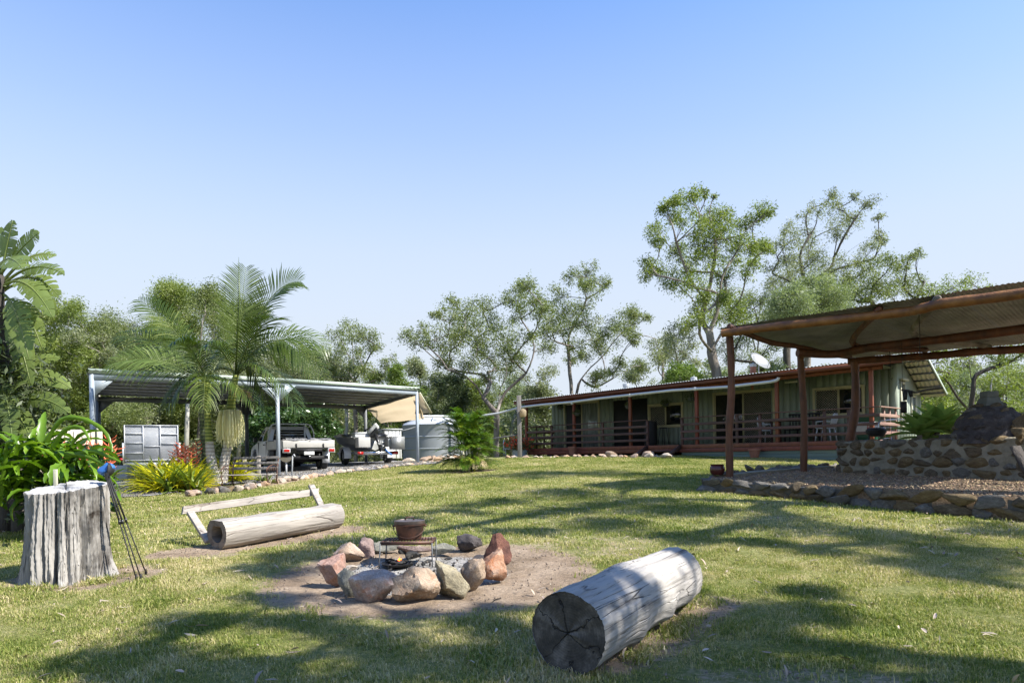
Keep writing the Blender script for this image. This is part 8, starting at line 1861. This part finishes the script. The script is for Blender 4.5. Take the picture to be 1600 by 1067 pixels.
# agave on the bench wall
qa = P(1458, 689, 14.1); t = thing('agave', 'large pale green agave with broad pointed leaves at the back of the bench wall', 'agave', qa)
for c_i, (dx, dz, nn, sc_) in enumerate(((-.28, .05, 20, .95), (.12, .12, 26, 1.1), (.48, .08, 16, .8), (-.05, -.05, 12, .8))):
    c_ = qa+Vector((dx, .05*c_i, dz+.08)); mb = MB(); mb.tube([c_-Vector((0, 0, .35)), c_], .05, 8); mb.build('stem', 'bark', t, True)
    for i in range(nn):
        a = i*2.4+c_i; el = .15+1.25*((i % nn)/nn)+r.uniform(-.1, .1); mb = MB(); L_ = (.80-.18*(i/nn))*sc_; w_ = .26*sc_; p = Vector(c_); g = []; ang = el; hd_ = Vector((math.cos(a), math.sin(a), 0)); sd_ = Vector((-hd_.y, hd_.x, 0))
        for j in range(9):
            u = j/8; ww = w_*(.45+1.1*math.sin(math.pi*min(1, u*.8+.12)))*.62*(1-u**4); upv = hd_*(-math.sin(ang))+Vector((0, 0, math.cos(ang)))
            g.append([p-sd_*ww/2+upv*ww*.28, p-sd_*ww*.22+upv*ww*.05, p+sd_*ww*.22+upv*ww*.05, p+sd_*ww/2+upv*ww*.28]); p = p+(hd_*math.cos(ang)+Vector((0, 0, math.sin(ang))))*L_/8; ang -= .06
        mb.grid(g, rnd=r.uniform(.1, .9)); mb.build('leaf', 'agave', t, True)
# ------------------------------------------------------------------ shade trees outside the frame on the right: their dappled shade falls on the lawn
def shadetree(label, trunk, Ht, grounds, seed, leaf='euc', r0=.28, per=80):
    """clumps are put where their shade falls on the given lawn spots"""
    T = Tree(seed); T.noatt = set(); T.ntw = 8; T.base = Vector((trunk[0], trunk[1], 0)); z0 = h(*trunk)
    tx, ty = trunk; ids = T.path([(tx, ty, z0-.2), (tx+.15, ty+.1, z0+Ht*.3), (tx-.2, ty, z0+Ht*.6), (tx-.1, ty+.2, z0+Ht*.85)], -1, wob=.2, seg=.5); T.noatt = set(ids[:len(ids)//4])
    for (gx_, gy_, r_, hh_) in sorted(grounds, key=lambda q: q[3]):
        c_ = None
        while True:   # the crown hangs clear of the view
            c_ = Vector((gx_, gy_, h(gx_, gy_)))+SUND*(hh_/SUND.z); u_ = c_.x/max(.1, c_.y); v_ = (c_.z-CAMZ)/max(.1, c_.y)
            if c_.y < .5 or u_ > .77+2.3*r_/c_.y or v_ > .70+2.3*r_/c_.y: break
            hh_ += .4
        T.clump(c_, r_)
    t = thing('shade_tree', label, 'tree', (tx, ty, z0)); T.branches(r0).build('trunk', 'bark', t, True); T.leaves(per*.95, .14, .34, .31, .5).build('crown', leaf, t); return t
def sg(px, py, r_, h_): g_ = G(px, py); return (g_.x, g_.y, r_, h_)
SH1 = [sg(170, 1030, .28, 6.5), sg(320, 975, .32, 6.8), sg(300, 1045, .33, 7), sg(430, 935, .26, 7.5), sg(480, 975, .26, 8), sg(545, 1010, .36, 7), sg(620, 1045, .36, 7.5), sg(745, 1040, .36, 7.2), sg(800, 990, .28, 7.5), sg(640, 958, .14, 8), sg(560, 935, .12, 8.8), sg(780, 950, .16, 8.4), sg(720, 965, .16, 7.8), sg(400, 1055, .3, 7), sg(240, 1055, .26, 6.6)]
shadetree('tall gum tree right of the camera whose shade falls across the front of the lawn', (6.8, 1.0), 9, SH1, 901)
SH2 = [sg(1150, 1000, .35, 8.5), sg(1080, 1030, .4, 7.8), sg(1000, 1045, .35, 7.2), sg(930, 1000, .12, 8.6), sg(985, 940, .12, 8.9), sg(1040, 900, .16, 9.2), sg(1230, 960, .35, 8.8), sg(1200, 1040, .35, 7.6), sg(1330, 1060, .3, 8.2), sg(1120, 960, .3, 9), sg(1280, 930, .22, 9.4)]
shadetree('slim gum tree right of the camera whose shade stripes the silvery log', (9.2, 1.4), 10, SH2, 902, r0=.2)
SH3 = [sg(880, 770, .8, 8.5), sg(960, 785, .8, 9), sg(1040, 795, .8, 9.5), sg(1130, 800, .75, 9), sg(1220, 815, .6, 9.5), sg(1320, 830, .6, 10), sg(1430, 850, .6, 9.5), sg(1540, 870, .55, 10), sg(930, 820, .55, 9.5), sg(850, 800, .5, 9), sg(760, 785, .55, 9), sg(1000, 760, .8, 9.5), sg(700, 800, .4, 10), sg(620, 815, .4, 10), sg(540, 845, .35, 9.5), sg(1110, 765, .6, 9.5), sg(1060, 840, .35, 9), sg(1180, 850, .3, 9), sg(1390, 880, .35, 9.5), sg(1500, 900, .35, 9.5), sg(800, 830, .35, 9.4), sg(470, 870, .35, 9.0), sg(430, 890, .35, 9.2), sg(1590, 830, .5, 9.5), sg(1260, 860, .3, 9)]
shadetree('large gum tree right of the shelter shading the middle of the lawn', (15.5, 5.5), 12, SH3, 903, r0=.34)
SH4 = [sg(820, 742, .9, 8), sg(900, 738, .9, 9), sg(1000, 742, .9, 9.5), sg(1080, 745, .9, 9.5), sg(1160, 740, .7, 9), sg(1230, 730, .7, 9)]
shadetree('gum tree far to the right whose shade reaches the lawn before the verandah', (23, 12), 12, SH4, 904, r0=.3)
SH5 = [sg(10, 900, .45, 6), sg(30, 925, .3, 6.5)]
